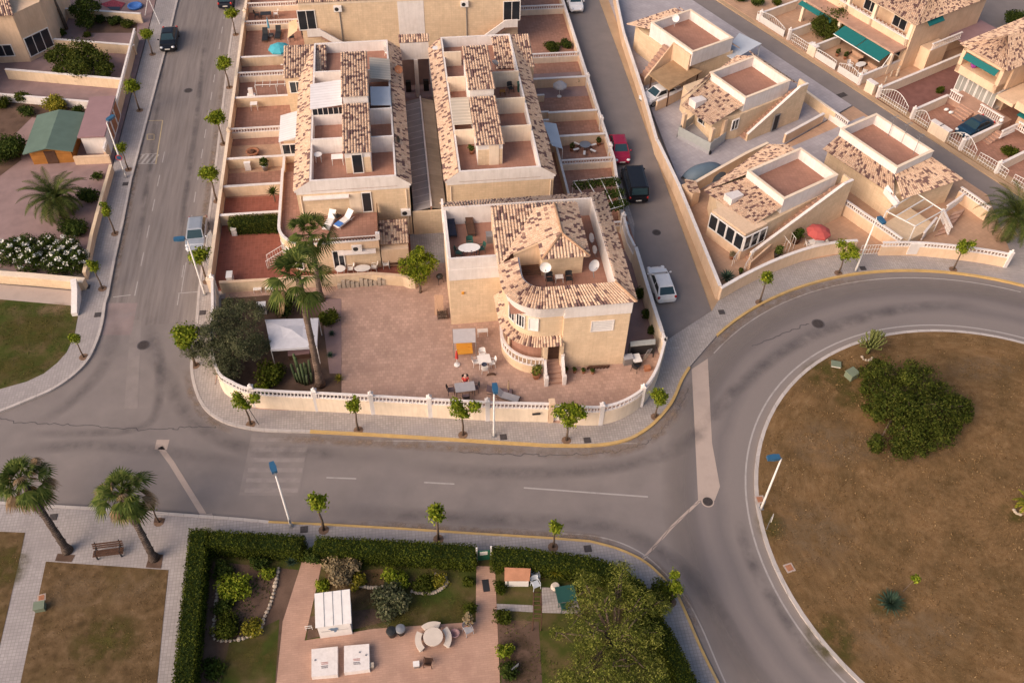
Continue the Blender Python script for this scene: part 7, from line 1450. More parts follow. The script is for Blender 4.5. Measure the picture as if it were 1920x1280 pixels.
# =============================== GARDEN FURNITURE ===============================
def mk_chair(mt,cush=None):
    def f():
        t=T('garden_chair','','chair'); m=MB(); m.prism([(-.24,-.24),(.24,-.24),(.22,.22),(-.22,.22)],.40,.44); m.build('seat',M[cush or mt],t)
        m=MB(); P=[]; 
        for k in range(7):
            a=PI*k/6; P.append((-.25*math.cos(a),.20+.09*math.sin(a)))
        for k in range(6): a,b=P[k],P[k+1]; m.quad3((*a,.44),(*b,.44),(b[0]*1.05,b[1]+.10,.86+.04*math.sin(PI*(k+1)/6)),(a[0]*1.05,a[1]+.10,.86+.04*math.sin(PI*k/6)))
        m.build('backrest',M[mt],t)
        for x in (-.23,.23):
            for y in (-.22,.22): MB().tube([(x,y,.42),(x*1.12,y*1.12,0)],.022,5).build('leg',M[mt],t)
            MB().tube([(x*1.08,.22,.62),(x*1.1,-.18,.64),(x*1.08,-.22,.44)],.022,5).build('armrest',M[mt],t)
        return t
    return f
def chair(label,px,rot,mt='wplastic',z=.18,group=None,cush=None): p=g(*px,z) if not isinstance(px,Vector) else px; return inst(('chair',mt,cush),mk_chair(mt,cush),label,(p.x,p.y,z),rot,group)
def mk_table(rx,ry,mt,rnd=True,legm=None,h=.72):
    def f():
        t=T('garden_table','','table'); m=MB()
        if rnd: m.prism([(rx*math.cos(2*PI*k/24),ry*math.sin(2*PI*k/24)) for k in range(24)],h-.03,h)
        else: m.box(-rx,-ry,h-.03,rx,ry,h)
        m.build('tabletop',M[mt],t)
        for sx in (-1,1):
            for sy in (-1,1): k=.62 if rnd else .88; MB().tube([(sx*rx*k,sy*ry*k,h-.03),(sx*rx*k*1.05,sy*ry*k*1.05,0)],.025,5).build('leg',M[legm or mt],t)
        return t
    return f
def table(label,px,rx,ry,mt='wplastic',rnd=True,rot=0,z=.18,legm=None,h=.72,group=None): p=g(*px,z) if not isinstance(px,Vector) else px; return inst(('tab',rx,ry,mt,rnd,legm,h),mk_table(rx,ry,mt,rnd,legm,h),label,(p.x,p.y,z),rot,group)
def mk_lounger(mt,fr,back=.5):
    def f():
        t=T('sun_lounger','','sun lounger'); m=MB(); m.slab([(-.3,-.95,.34),(.3,-.95,.34),(.3,.35,.36),(-.3,.35,.36)],.07); m.build('mattress',M[mt],t); m=MB(); m.slab([(-.3,.35,.36),(.3,.35,.36),(.3,.95,.36+back),(-.3,.95,.36+back)],.07); m.build('backrest',M[mt],t)
        m=MB(); tubes(m,[((-.32,-1,.26),(-.32,.9,.26)),((.32,-1,.26),(.32,.9,.26)),((-.32,-1,.26),(.32,-1,.26))],.025); m.build('frame',M[fr],t)
        for x in (-.3,.3):
            for y in (-.85,.6): MB().tube([(x,y,.26),(x,y,0)],.022,5).build('leg',M[fr],t)
        return t
    return f
def lounger(label,px,rot,mt='wplastic',fr='wplastic',z=.18,back=.45): p=g(*px,z) if not isinstance(px,Vector) else px; return inst(('lou',mt,fr,back),mk_lounger(mt,fr,back),label,(p.x,p.y,z),rot,'sun loungers')
def parasol(label,px,r,mt,z=.18,h=2.3,closed=False,base='wplastic',group=None,pxtop=None,tilt=0):
    p=g(*px,z) if not pxtop else g(*pxtop,z+h); t=T('parasol',label,'parasol',(p.x,p.y,z),group); b=Vector((p.x,p.y,z)); MB().tube([b,b+Vector((0,0,h+(.1 if not closed else .1)))],.025,6).build('pole',M['pole'],t); MB().lathe([(.24,0),(.24,.08),(.06,.14)],b,14).build('base',M[base],t); m=MB()
    if closed: m.lathe([(.05,h*.42),(.13,h*.48),(.09,h*.8),(.02,h+.08)],b,10)
    else:
        n=8; top=b+Vector((0,0,h+.32)); rim=[b+Vector((r*math.cos(2*PI*k/n+.2),r*math.sin(2*PI*k/n+.2),h-.12)) for k in range(n)]; mid=[b+Vector((r*.55*math.cos(2*PI*k/n+.2),r*.55*math.sin(2*PI*k/n+.2),h+.17)) for k in range(n)]
        for k in range(n): j=(k+1)%n; m.add([rim[k],rim[j],mid[j],mid[k]],[[0,1,2,3]]); m.add([mid[k],mid[j],top],[[0,1,2]]); m.add([rim[k],rim[j],rim[j]-Vector((0,0,.16)),rim[k]-Vector((0,0,.16))],[[3,2,1,0]])
    m.build('canopy',M[mt],t)
    if not closed:
        m=MB()
        for k in range(8): m.tube([rim[k]-Vector((0,0,.02)),b+Vector((0,0,h+.2))],.012,4)
        m.build('ribs',M['metal'],t)
    return t
def mk_pot(mt,lf,sd):
    def f():
        t=T('potted_plant','','potted plant'); MB().lathe([(.13,0),(.19,.28),(.20,.32),(.17,.32),(.16,.27)],(0,0,0),12).build('pot',M[mt],t,True); leafobj('foliage',leafcloud([(0,0,.52,.24,.24,.22),(.08,.05,.68,.14,.14,.14)],170,.07,sd),M[lf],t); return t
    return f
def pot(label,px,mt='clay',lf='lf2',z=.18,s=1.,group=None): p=g(*px,z); return inst(('pot',mt,lf),mk_pot(mt,lf,len(lf)),label,(p.x,p.y,z),(px[0]*.37)%6,group,s)
# --- villa patio ---
p=g(871,640,.18); t=T('swing_seat','garden swing seat with pale grey canopy and orange cushion against the villa wall','swing seat',(p.x,p.y,.18)); m=MB(); q=[g(849,617,1.9),g(891,615,1.9),g(892,641,1.65),g(850,643,1.65)]; m.slab([tuple(v) for v in q[::-1]],.05); m.build('canopy',M['swingcloth'],t)
m=MB(); tubes(m,[(q[0],Vector((q[0].x,q[0].y+.3,.2))),(q[3],Vector((q[3].x,q[3].y-.2,.2))),(q[1],Vector((q[1].x,q[1].y+.3,.2))),(q[2],Vector((q[2].x,q[2].y-.2,.2)))],.03); m.build('frame',M['metal'],t); xm=(q[2].x+q[3].x)/2; ym=(q[2].y+q[0].y)/2-.55
m=MB(); m.box(xm-.62,ym-.3,.55,xm+.62,ym+.35,.67); m.build('seat_cushion',M['orange'],t); m=MB(); m.slab([(xm-.62,ym+.35,.62),(xm+.62,ym+.35,.62),(xm+.62,ym+.5,1.15),(xm-.62,ym+.5,1.15)],.08); m.build('back_cushion',M['orange'],t)
table('small low white table standing against the villa wall',(905,628),.42,.2,rnd=False,h=.55)
parasol('closed red parasol on a white base in the middle of the patio',(857,684),1,'redc',.18,1.7,True)
table('white square patio table with a dark bowl on it',(908,684),.5,.45,rnd=False,rot=.1); b=g(908,684,.92); t=T('bowl','dark blue bowl on the white square patio table','bowl',(b.x,b.y,.9)); MB().lathe([(.10,0),(.22,.09),(.2,.09),(.09,.02)],(b.x,b.y,.903),14).build('bowl',M['navy'],t,True)
for l,px,r in (('white chair behind the white square patio table',(905,672),.1),('white chair left of the white square patio table',(893,684),1.6),('white chair right of the white square patio table',(922,686),-1.5),('white chair in front of the white square patio table',(909,697),PI)): chair(l,px,r,group='white chairs round the square table')
DT=g(872,736,.18); table('dark metal dining table where the person in red sits',(872,736),.75,.45,'grey',False,.05,legm='dark')
for l,px,r in (('dark metal armchair at the left end of the dining table',(846,737),PI/2),('dark metal armchair at the right end of the dining table',(891,733),-PI/2),('dark chair with a pale edge in front of the dining table',(874,750),PI),('dark chair under the person in red',(873,722),.0)): chair(l,px,r,'dark',group='dark chairs round the dining table',cush='purplegrey')
lounger('dark lounger with grey cushions behind the lamp post',(950,747),1.1,'grey','dark'); lounger('dark lounger lying close to the front wall balustrade',(936,738),1.35,'purplegrey','dark',back=.25)
p=g(953,740,.18); t=T('closed_parasol','slim brown closed parasol beside the grey loungers','parasol',p); MB().tube([p,p+Vector((0,0,1.7))],[.03,.03],6).build('pole',M['wood'],t); MB().lathe([(.03,.6),(.09,.7),(.05,1.5),(.01,1.75)],p,8).build('folded_cloth',M['pavetan'],t)
p=g(921,704,.18); t=T('garden_basket','small arched dark brown basket lying on the patio','basket',p); m=MB(); m.tube([(p.x+.33*math.cos(a),p.y,p.z+.02+.2*math.sin(a)) for a in [PI*k/8 for k in range(9)]],[.03,.06,.08,.09,.09,.09,.08,.06,.03],7); m.build('body',M['wood'],t)
pot('flowering pot at the left foot of the villa steps',(1005,708),'clay','pepper',s=1.7)
for l,px in (('first dark pot right of the villa steps',(1061,697)),('second dark pot right of the villa steps',(1077,698)),('third dark pot right of the villa steps',(1094,699)),('fourth dark pot right of the villa steps',(1111,700))): pot(l,px,'clay','lf2',s=.75,group='pots along the villa front')
t=T('plank_stack','low slatted plank stack against the villa front wall','planks',tuple(g(1122,691,.18))); a,b=g(1103,691,.18),g(1140,689,.18); m=MB(); m.ribbon([a,b],.2,.40)
for k in range(7): q=a.lerp(b,k/6); m.obox(q,.6,.28,.05,.18,.42)
m.wall([a,b],.05,.2,.28); m.build('slats',M['wood'],t)
p=g(1212,668,.2); t=T('ladder','pale aluminium ladder leaning in the cluttered corner right of the villa','ladder',p); A,B=g(1207,674,.3),g(1219,655,1.6); m=MB(); o=Vector((.18,.05,0)); tubes(m,[(A-o,B-o),(A+o,B+o)]+[(A.lerp(B,k/7)-o,A.lerp(B,k/7)+o) for k in range(8)],.022); m.build('frame',M['chrome'],t)
t=T('lean_to_shelter','dark lean to shelter with a pale sheet roof in the corner right of the villa','shelter',tuple(g(1200,650,.2))); q=[g(1182,640,1.9),g(1229,635,1.9),g(1229,645,1.7),g(1182,649,1.7)]; m=MB(); m.slab([tuple(v) for v in q[::-1]],.05); m.build('sheet',M['wglass'],t); m=MB()
for v in q: m.box(v.x-.04,v.y-.04,.2,v.x+.04,v.y+.04,1.68)
m.wall([(q[0].x,q[0].y+.05),(q[1].x,q[1].y+.05)],.06,.2,1.6); m.build('frame',M['dark'],t)
box_thing('tool_chest','blue grey chest against the villa corner','chest',(1176,680),.7,.5,.7,'metal',.1,.18,'grey'); box_thing('crate','small brown crate in the cluttered corner','crate',(1213,693),.45,.35,.3,'clay',.1,.18); box_thing('garden_cart','dark cart with a white tub in the cluttered corner','cart',(1192,680),.6,.8,.55,'dark',.1,.18,'wplastic'); chair('dark chair standing by the cluttered corner',(1191,694),2.4,'dark',cush='dark')
t=T('leaning_board','tall pale board leaning on the villa wall above the log rack','board',tuple(g(818,572,.2))); A,B=g(815,590,.2),g(822,585,.2); m=MB(); m.slab([(A.x,A.y,.2),(A.x+.7,A.y-.1,.2),(A.x+.8,A.y+.5,1.9),(A.x+.1,A.y+.6,1.9)],.05); m.build('board',M['peachfloor'],t)
t=T('log_rack','rack of split logs against the left villa wall','log rack',tuple(g(830,593,.2))); p=g(830,595,.2); m=MB(); tubes(m,[((p.x-.4,p.y-.2,.2),(p.x-.4,p.y-.2,1.0)),((p.x+.4,p.y-.2,.2),(p.x+.4,p.y-.2,1.0)),((p.x-.4,p.y+.2,.2),(p.x-.4,p.y+.2,1.0)),((p.x+.4,p.y+.2,.2),(p.x+.4,p.y+.2,1.0))],.03); m.build('frame',M['wood'],t); m=MB()
for k in range(15): m.tube([(p.x-.3+.15*(k%5),p.y-.25,.32+.18*(k//5)),(p.x-.3+.15*(k%5),p.y+.25,.32+.18*(k//5))],.07,6)
m.build('logs',M['palmbark'],t)
p=g(825,530,.2); t=T('barbecue','black kettle barbecue behind the citrus tree','barbecue',p); MB().ball(p+Vector((0,0,.75)),(.3,.3,.24),12).build('kettle',M['black'],t,True); m=MB(); tubes(m,[(p+Vector((.2*math.cos(a),.2*math.sin(a),.6)),p+Vector((.32*math.cos(a),.32*math.sin(a),0))) for a in (0,2.1,4.2)],.02); m.build('leg_frame',M['dark'],t)
# gazebo
t=T('gazebo','white square gazebo canopy under the fan palms','gazebo',tuple(g(550,635,.2))); q=[g(497,599,2.2),g(597,596,2.2),g(594,650,2.15),g(508,655,2.15)]; c=(q[0]+q[1]+q[2]+q[3])/4+Vector((0,0,.4)); m=MB()
mid=[c.lerp(v,.42)-Vector((0,0,.08)) for v in q]
for k in range(4): j=(k+1)%4; m.add([q[j],q[k],mid[k],mid[j]],[[0,1,2,3]]); m.add([mid[j],mid[k],c],[[0,1,2]]); m.add([q[k],q[j],q[j]-Vector((0,0,.22)),q[k]-Vector((0,0,.22))],[[0,1,2,3]])
m.build('canopy',M['gazebocloth'],t)
for v in q: MB().tube([(v.x,v.y,.2),(v.x,v.y,2.15)],.035,6).build('post',M['pole'],t)
box_thing('storage_bench','dark wooden storage bench under the front edge of the gazebo','bench',(562,668),1.6,.5,.5,'wood',.05,.2,'pinkroof'); box_thing('white_cupboard','white cupboard between olive tree and cream wall','cupboard',(493,585),.7,.5,.9,'wplastic',0,.2)
# --- villa roof terrace ---
lounger('grey cushioned lounger in the left corner of the villa roof terrace',(847,432),.02,'navy','black',6.22); lounger('brown cushioned lounger beside the grey one on the villa roof terrace',(882,430),.05,'wood','black',6.22)
table('oval terrace table under a white spotted cloth',(880,477),.85,.5,'wplastic',True,0,6.22,'dark'); tp=g(880,477,6.95); m=MB(); rd=random.Random(3)
for k in range(16): a=k*2.4; r=math.sqrt((k+.5)/16); m.add([(tp.x+.78*r*math.cos(a)+.06*math.cos(b_),tp.y+.44*r*math.sin(a)+.05*math.sin(b_),6.944) for b_ in [2*PI*i/8 for i in range(8)]],[list(range(8))])
o=m.build('cloth_spots',M['navy']); setpar(o,[x for x in COL.objects if x.get('label')=='oval terrace table under a white spotted cloth'][0]); o.matrix_parent_inverse=Matrix.Translation((-tp.x if False else -g(880,477,6.22).x,-g(880,477,6.22).y,-6.22))
for l,px,r in (('dark green chair behind the oval terrace table',(881,464),0),('dark green chair left of the oval terrace table',(860,480),1.4),('dark green chair right of the oval terrace table',(902,473),-1.3)): chair(l,px,r,'green',6.22,'dark green chairs round the oval terrace table')
box_thing('cool_box','small dark grey box by the tiled roof edge on the terrace','box',(918,452),.5,.6,.7,'metal',0,6.22)
for l,px,r in (('dark chair left of the small white table below the hip roof',(1030,531),.0),('dark chair right of the small white table below the hip roof',(1066,529),.0)): chair(l,px,r,'dark',6.22,'dark chairs below the hip roof',cush='dark')
table('small white table between two dark chairs below the hip roof',(1048,527),.3,.22,'wplastic',False,0,6.22,h=.5)
table('dark porch table behind the curved balustrade',(990,660),.5,.4,'dark',False,0,1.13); chair('dark chair at the left of the porch table',(978,657),1.5,'dark',1.13,None,'dark'); chair('dark chair at the right of the porch table',(1004,657),-1.5,'dark',1.13,None,'dark')
# --- red tiled garden and balcony ---
table('round white plastic table at the left of the white garden set',(640,515),.42,.42,group=None); table('larger oval white plastic table in the white garden set',(681,514),.68,.42)
for l,px,r in (('white plastic chair between the two white tables',(658,510),-1.6),('white plastic chair at the right end of the oval white table',(702,507),-1.7),('white plastic chair standing alone near the annex bench',(724,501),.1)): chair(l,px,r,group='white plastic chairs of the red tiled garden')
inst('bench',mk_bench,'dark wooden bench in front of the tiled annex',(*tuple(g(745,498,.19))[:2],.19),.0,None,.85)
for l,px in (('left one of two white stools by the garden front wall',(484,546)),('right one of two white stools by the garden front wall',(506,545))): table(l,px,.33,.25,'wplastic',False,0,.19,h=.4)
for l,px in (('white wall heater box by the hedge of the red tiled garden',(441,437)),('white wall heater box near the lower corner of the red tiled garden',(433,527))): box_thing('heater_box',l,'heater',px,.45,.8,.75,'wplastic',0,.19)
lounger('white sun bed on the balcony, the left one',(619,420),-.35,'wplastic','wplastic',2.95,.5); lounger('white sun bed with a blue towel on the balcony, the right one',(646,418),-.75,'wplastic','wplastic',2.95,.5)
p=g(633,430,3.34); t=T('towel','blue towel at the foot of the right balcony sun bed','towel',p); m=MB(); c=g(646,418,2.95); d=Vector((math.sin(-.75)*1,-math.cos(-.75)*1,0)); d=Vector((-math.sin(.75),-math.cos(.75),0)); s=Vector((d.y,-d.x,0)); c=Vector((c.x,c.y,3.315)); m.slab([c+d*.95+s*.3,c+d*.95-s*.3,c+d*.35-s*.3,c+d*.35+s*.3],.015); m.build('cloth',M['blue'],t)
chair('dark folding chair between the balcony sun beds',(634,412),2.4,'dark',2.95,None,'dark'); table('white round table in the corner of the balcony side',(541,297),.4,.4,'wplastic',True,0,.5)
t=T('trellis_gate','tall white scroll work panel standing on the street wall of the red tiled garden','gate',(-17.05,60,1.4)); m=MB(); a,b=Vector((-17.2,58.6,1.45)),Vector((-17.2,62.6,1.45))
for k in range(17): q=a.lerp(b,k/16); m.tube([q,q+Vector((0,0,.7+.7*math.sin(PI*k/16)))],.025,4)
m.tube([a.lerp(b,k/12)+Vector((0,0,.7+.7*math.sin(PI*k/12))) for k in range(13)],.035,5)
for k in range(5): q=a.lerp(b,(k+.5)/5); m.tube([q+Vector((0,.28*math.cos(v),.5+.28*math.sin(v))) for v in [2*PI*i/10 for i in range(11)]],.022,4)
m.build('scroll_bars',M['pole'],t)
# --- roof terraces of the blocks ---
table('white plastic table near the back wall of the left roof terrace',(598,302),.35,.35,'wplastic',True,0,5.62); table('white plastic table beside the tower wall of the left roof terrace',(634,306),.5,.35,'wplastic',False,0,5.62)
chair('dark chair on the right block roof terrace, near the grey wall',(957,172),.3,'dark',5.62,None,'dark'); box_thing('storage_box','dark box in the right corner of the right block roof terrace','box',(975,170),.5,.5,.8,'green',0,5.62); table('yellowish wooden stool on the right block roof terrace',(942,178),.25,.25,'orangewood',False,0,5.62,h=.45); pot('bushy pot plant in the front left corner of the right block terrace',(884,288),'clay','lf2',5.62,1.2)
chair('white chair on the far left roof terrace beside the passage',(728,106),.5,'wplastic',5.62); table('round white wire table on the far right block terrace',(818,102),.35,.35,'wplastic',True,0,5.62)
# --- left gardens ---
parasol('open turquoise parasol in the farthest left gardens',(523,110),1.15,'turq',.2,2.1,pxtop=(523,88)); parasol('closed blue parasol between dark loungers in the far left garden',(507,68),1,'blueparasol',.2,2.2,True)
lounger('dark lounger left of the closed blue parasol',(498,72),.0,'black','black',.25); lounger('dark lounger right of the closed blue parasol',(522,68),-.05,'black','black',.25); table('small dark table between the two dark loungers',(509,70),.25,.25,'dark',False,0,.25,h=.35)
t=T('shade_sail','cream triangular shade sail beside the turquoise parasol','shade sail',tuple(g(548,66,.2))); m=MB(); m.slab([tuple(v) for v in (g(541,42,2.9),g(556,36,3.0),g(557,58,2.7),g(539,72,2.3))][::-1],.02); m.build('cloth',M['shadecloth'],t); m=MB(); q=g(539,72,2.3); m.tube([(q.x,q.y,.2),q],.03,5); m.build('post',M['pole'],t)
for l,px in (('dark chair beside the cream shade sail',(548,76)),('dark chair under the rear house steps, left',(571,70)),('dark box seat under the rear house steps, right',(586,74))): chair(l,px,.2,'dark',.25,None,'dark')
t=T('garden_trellis','white slatted trellis pergola in a left terraced garden','trellis',tuple(g(505,170,.2))); m=MB(); A,B=g(478,160,1.5),g(548,157,1.5)
m.tube([A,B],.04,5)
for k in range(6): q=A.lerp(B,k/5); m.tube([q+Vector((0,.9,0)),q+Vector((0,-.4,0))],.03,4)
for q in (A,B,A.lerp(B,.55)): m.tube([q,Vector((q.x,q.y,.2))],.035,5)
m.build('bars',M['pole'],t)
t=T('stone_barbecue','white masonry barbecue with a stand in the garden below the trellis','barbecue',tuple(g(475,196,.2))); p=g(475,196,.2); m=MB(); m.box(p.x-.4,p.y-.3,.2,p.x+.4,p.y+.3,.9); m.build('base',M['white'],t); m=MB(); m.prism([(p.x-.4,p.y-.3),(p.x+.4,p.y-.3),(p.x+.4,p.y+.3),(p.x-.4,p.y+.3)],1.3,1.36); m.box(p.x-.22,p.y-.05,1.36,p.x+.22,p.y+.3,2.0); m.build('hood',M['white'],t); m=MB(); m.box(p.x-.4,p.y+.15,.9,p.x+.4,p.y+.3,1.3); m.build('firebox',M['dark'],t)
table('white folding table in front of the masonry barbecue',(478,205),.35,.3,'wplastic',False,0,.22)
p=g(475,290,.25); t=T('clay_planter','wide round clay planter in a left terraced garden','planter',p); MB().lathe([(.35,0),(.62,.35),(.66,.42),(.5,.42),(.42,.3)],p,20).build('bowl',M['clay'],t,True); m=MB(); m.ball(p+Vector((0,0,.4)),(.25,.25,.2),8,0,.3); m.build('plant',M['wood'],t)
box_thing('wall_box','white box standing against the pale blue garden wall','box',(466,318),.55,.3,.8,'wplastic',0,.25); pot('tall green potted shrub in the diagonal tiled garden',(498,318),'metal','lf2',.25,1.8)
table('dark garden table in the topmost left garden',(500,36),.6,.4,'dark',False,0,.25); chair('white chair at the dark table in the topmost left garden',(518,32),-1.5,'wplastic',.25); chair('dark chair at the dark table in the topmost left garden',(483,34),1.5,'dark',.25,None,'dark')
# --- right gardens ---
parasol('grey parasol against the plain wall of a right terraced garden',(1050,175),.75,'grey',.2,1.5,pxtop=(1050,158)); 
p=g(1096,282,.2); t=T('star_table','grey round garden table ringed by six white star shaped seats','table',p); m=MB(); m.lathe([(.55,0),(.55,.05)],p+Vector((0,0,.68)),18); m.build('tabletop',M['metal'],t)
for k in range(6):
    a=2*PI*k/6+.3; q=p+Vector((math.cos(a)*.95,math.sin(a)*.95,0)); m=MB(); m.obox(q,a,.6,.22,p.z+.38,p.z+.44); m.build('seat',M['wplastic'],t)
m=MB(); tubes(m,[(p+Vector((.3*math.cos(a),.3*math.sin(a),.68)),p+Vector((.85*math.cos(a),.85*math.sin(a),0))) for a in [2*PI*k/6+.3 for k in range(6)]],.03); m.build('leg_frame',M['dark'],t)
for l,px in (('left pot plant beside the star shaped table',(1072,283)),('right pot plant beside the star shaped table',(1122,272))): pot(l,px,'clay','lf2',.2,1.1)
p=g(1171,432,.3); t=T('wheelie_bin','small dark bin behind the white trellis wall by the villa corner','bin',p); MB().lathe([(.22,0),(.27,.8)],p,10).build('body',M['black'],t); MB().lathe([(.3,.8),(.28,.88)],p,10).build('lid',M['metal'],t)
# --- bungalow garden ---
parasol('large open red parasol in the garden of the nearest bungalow',(1537,460),1.05,'redpar',.17,2.2,pxtop=(1536,432)); table('white garden table beside the red parasol',(1527,464),.6,.4,'wplastic',False,.4,.17)
for l,px,r in (('white chair left of the table under the red parasol',(1514,464),1.5),('white chair right of the table under the red parasol',(1541,466),-1.5),('white chair in front of the table under the red parasol',(1530,474),2.8)): chair(l,px,r,'wplastic',.17,'white chairs under the red parasol')
pot('dark pot with a spiky plant below the white stair rail',(1456,482),'black','palm',.17,1.7); pot('large dark round plant pot by the stair foot',(1491,455),'wood','lf2',.17,2.0); pot('clay pot at the corner of the glazed veranda',(1371,485),'clay','dead',.17,1.1); pot('dark pot beside the ramp wall railing',(1388,513),'black','lf2',.17,.9)
# --- furniture of the upper right yards ---
q=W(36.7,-19.6,.2); inst(('tab',.7,.4,'wplastic',True,None,.72),mk_table(.7,.4,'wplastic'),'oval white table in the furniture packed yard',tuple(q),A26,None)
def sofa(label,q,rot,L=1.6):
    t=T('garden_sofa',label,'sofa',tuple(q)); ca,sa=math.cos(rot),math.sin(rot); m=MB(); m.obox(q,rot,L,.75,.2,.58); m.build('seat',M['peachfloor'],t); b=q+Vector((-sa,ca,0))*.32; m=MB(); m.obox(b,rot,L,.18,.581,.98); m.build('backrest',M['peachfloor'],t)
    for s in (-1,1): e=q+Vector((ca,sa,0))*(L/2*s); MB().obox(e,rot,.16,.75,.2,.75).build('armrest',M['wood'],t)
sofa('tan garden sofa under the left half of the teal awning',W(37.8,-21.3,.2),A26-PI/2); sofa('tan garden sofa near the white coped wall under the right half of the awning',W(37.4,-18.8,.2),A26-PI/2,1.3)
for l,u,v,r in (('white chair left of the oval table in the furniture yard',36.0,-20.4,.4),('white chair right of the oval table in the furniture yard',36.4,-18.6,2.6),('white chair by the gate of the furniture yard',35.3,-18.3,1.0)): inst(('chair','wplastic',None),mk_chair('wplastic'),l,tuple(W(u,v,.18)),r,'white chairs of the furniture yard')
for l,u,v in (('pale garden statue in the tan drive, tallest',39.3,-16.6),('pale garden figurine beside the tall statue',38.7,-16.9),('small pale figurine nearest the arched gate in the tan drive',37.3,-16.4)):
    q=W(u,v,.18); s=1. if 'tallest' in l else .6; t=T('garden_statue',l,'statue',tuple(q)); MB().lathe([(.16,0),(.14,.2),(.1,.25),(.15,.6),(.17,.8),(.07,.98),(.11,1.1),(.09,1.22),(.02,1.28)],q,10).build('figure',M['stone'],t,True); t.scale=(s,s,s)
    for ch in t.children: ch.matrix_parent_inverse=Matrix.Translation(-q)
for l,u,v in (('left terracotta pot on the small gated patio',36.7,-22.9),('right terracotta pot on the small gated patio',37.0,-22.0)): q=W(u,v,.18); inst(('pot','clay','lf2'),mk_pot('clay','lf2',3),l,tuple(q),0,None,1.1)
q=W(38.6,-9.3,.2); t=T('garden_goose','pair of white garden geese beside the brown steps','garden ornament',tuple(q)); m=MB(); m.ball(q+Vector((0,0,.2)),(.3,.18,.18),8); m.ball(q+WV*.6+Vector((0,0,.2)),(.3,.18,.18),8); m.build('body',M['wplastic'],t,True)
q=W(39.9,-4.1,1.2); t=T('globe_lamp','white globe lamp on the wall beside the dark blue car','lamp',tuple(q)); MB().tube([q,q+Vector((0,0,.3))],.04,6).build('stem',M['metal'],t); MB().ball(q+Vector((0,0,.5)),.22,12).build('globe',M['wplastic'],t,True)
# --- lower garden ---
def zz(px,py,z=.19): return g(px,py,z)
SHD=T('white_shed','white panelled shed with a blue bird emblem on its front','shed',tuple(zz(627,1195))); f0,f1=g(601,1196,.19),g(661,1188,.19); d=(f1-f0).normalized(); nrm=Vector((-d.y,d.x,0)); w_=(f1-f0).length; dp=2.0; h=1.7
F=[f0,f1,f1+nrm*dp,f0+nrm*dp]; m=MB(); m.prism([tuple(v)[:2] for v in F],.15,h); m.build('wall',M['wplastic'],SHD)
m=MB(); ov=.1; Q=[f0-d*ov-nrm*.02,f1+d*ov-nrm*.02,f1+d*ov+nrm*(dp+ov),f0-d*ov+nrm*(dp+ov)]; m.slab([(*tuple(v)[:2],h+(.02 if i<2 else .3)) for i,v in enumerate(Q)],.05); m.build('roof',M['wplastic'],SHD)
m=MB()
for k in range(1,4): a=Q[0].lerp(Q[1],k/4); b=Q[3].lerp(Q[2],k/4); m.tube([(a.x,a.y,h+.03),(b.x,b.y,h+.31)],.018,4)
m.build('roof_seam',M['metal'],SHD)
def onf(s,z): q=f0+d*(s*w_)-nrm*.012; return (q.x,q.y,.19+z)
m=MB(); bird=[(.40,.85),(.36,1.02),(.30,1.08),(.40,1.20),(.50,1.16),(.56,1.22),(.64,1.12),(.60,1.06),(.63,.92),(.56,.88),(.55,.70),(.50,.60),(.45,.64),(.48,.78)]; m.add([onf(s,z) for s,z in bird],[list(range(len(bird)))]); m.build('emblem',M['emblem'],SHD); m=MB(); m.add([onf(.08,.82),onf(.92,.82),onf(.92,.86),onf(.08,.86)],[[0,1,2,3]]); m.build('emblem_line',M['metal'],SHD)
M['redink']=plain('red_lettering',(.38,.10,.07),.7); M['greyink']=plain('grey_lettering',(.12,.10,.11),.7)
def tank(label,pxs,spots):
    P=gp(pxs,.62); c=sum(P,Vector())/4; t=T('tank_cover',label,'tank cover',(c.x,c.y,.19)); m=MB(); m.prism([tuple(v)[:2] for v in P],.17,.62); m.build('slab',M['white'],t)
    u=(P[1]-P[0]); v=(P[3]-P[0]); rd=random.Random(len(label))
    for row,(vv,ink,hh) in enumerate(((.52,'redink',.035),(.575,'redink',.03),(.65,'greyink',.04),(.705,'greyink',.04))):
        m=MB(); s=.36+(.02 if row%2 else 0)
        while s<.62:
            wd=rd.uniform(.016,.03); q=[P[0]+u*s+v*vv,P[0]+u*(s+wd)+v*vv,P[0]+u*(s+wd)+v*(vv+hh),P[0]+u*s+v*(vv+hh)]; m.add([(a.x,a.y,.625) for a in q],[[3,2,1,0]]); s+=wd+.012
        m.build('lettering',M[ink],t)
    for s,w2 in spots: q=P[0]+u*s+v*w2; m=MB(); m.lathe([(.06,0),(.05,.04)],(q.x,q.y,.62),8); m.build('bolt_cap',M['metal'],t)
tank('left white slab cover with faded red and grey lettering',[(584,1216),(633,1211),(633,1264),(584,1268)],[(.14,.42)]); tank('right white slab cover with faded lettering and a dark knob',[(645,1210),(692,1206),(693,1254),(645,1260)],[(.62,.3),(.87,.42)])
box_thing('white_block','small pale block at the corner of the right slab cover','block',(697,1250),.25,.25,.3,'stone',0,.19)
for l,px,lid in (('black round bin on the terrace edge, left of the grey lidded one',(735,1190),'black'),('dark round bin with a grey lid on the terrace edge',(752,1186),'metal')):
    p=zz(*px); t=T('garden_bin',l,'bin',p,'bins on the terrace edge'); MB().lathe([(.22,0),(.30,.6)],p,14).build('body',M['black'],t); MB().lathe([(.33,.6),(.28,.68),(.05,.72)],p,14).build('lid',M[lid],t)
p=zz(813,1202); t=T('stone_table','round pale stone table in the lower terrace','table',p); MB().lathe([(.18,0),(.14,.6),(.60,.64),(.60,.72)],p,28).build('tabletop',M['paleston'],t)
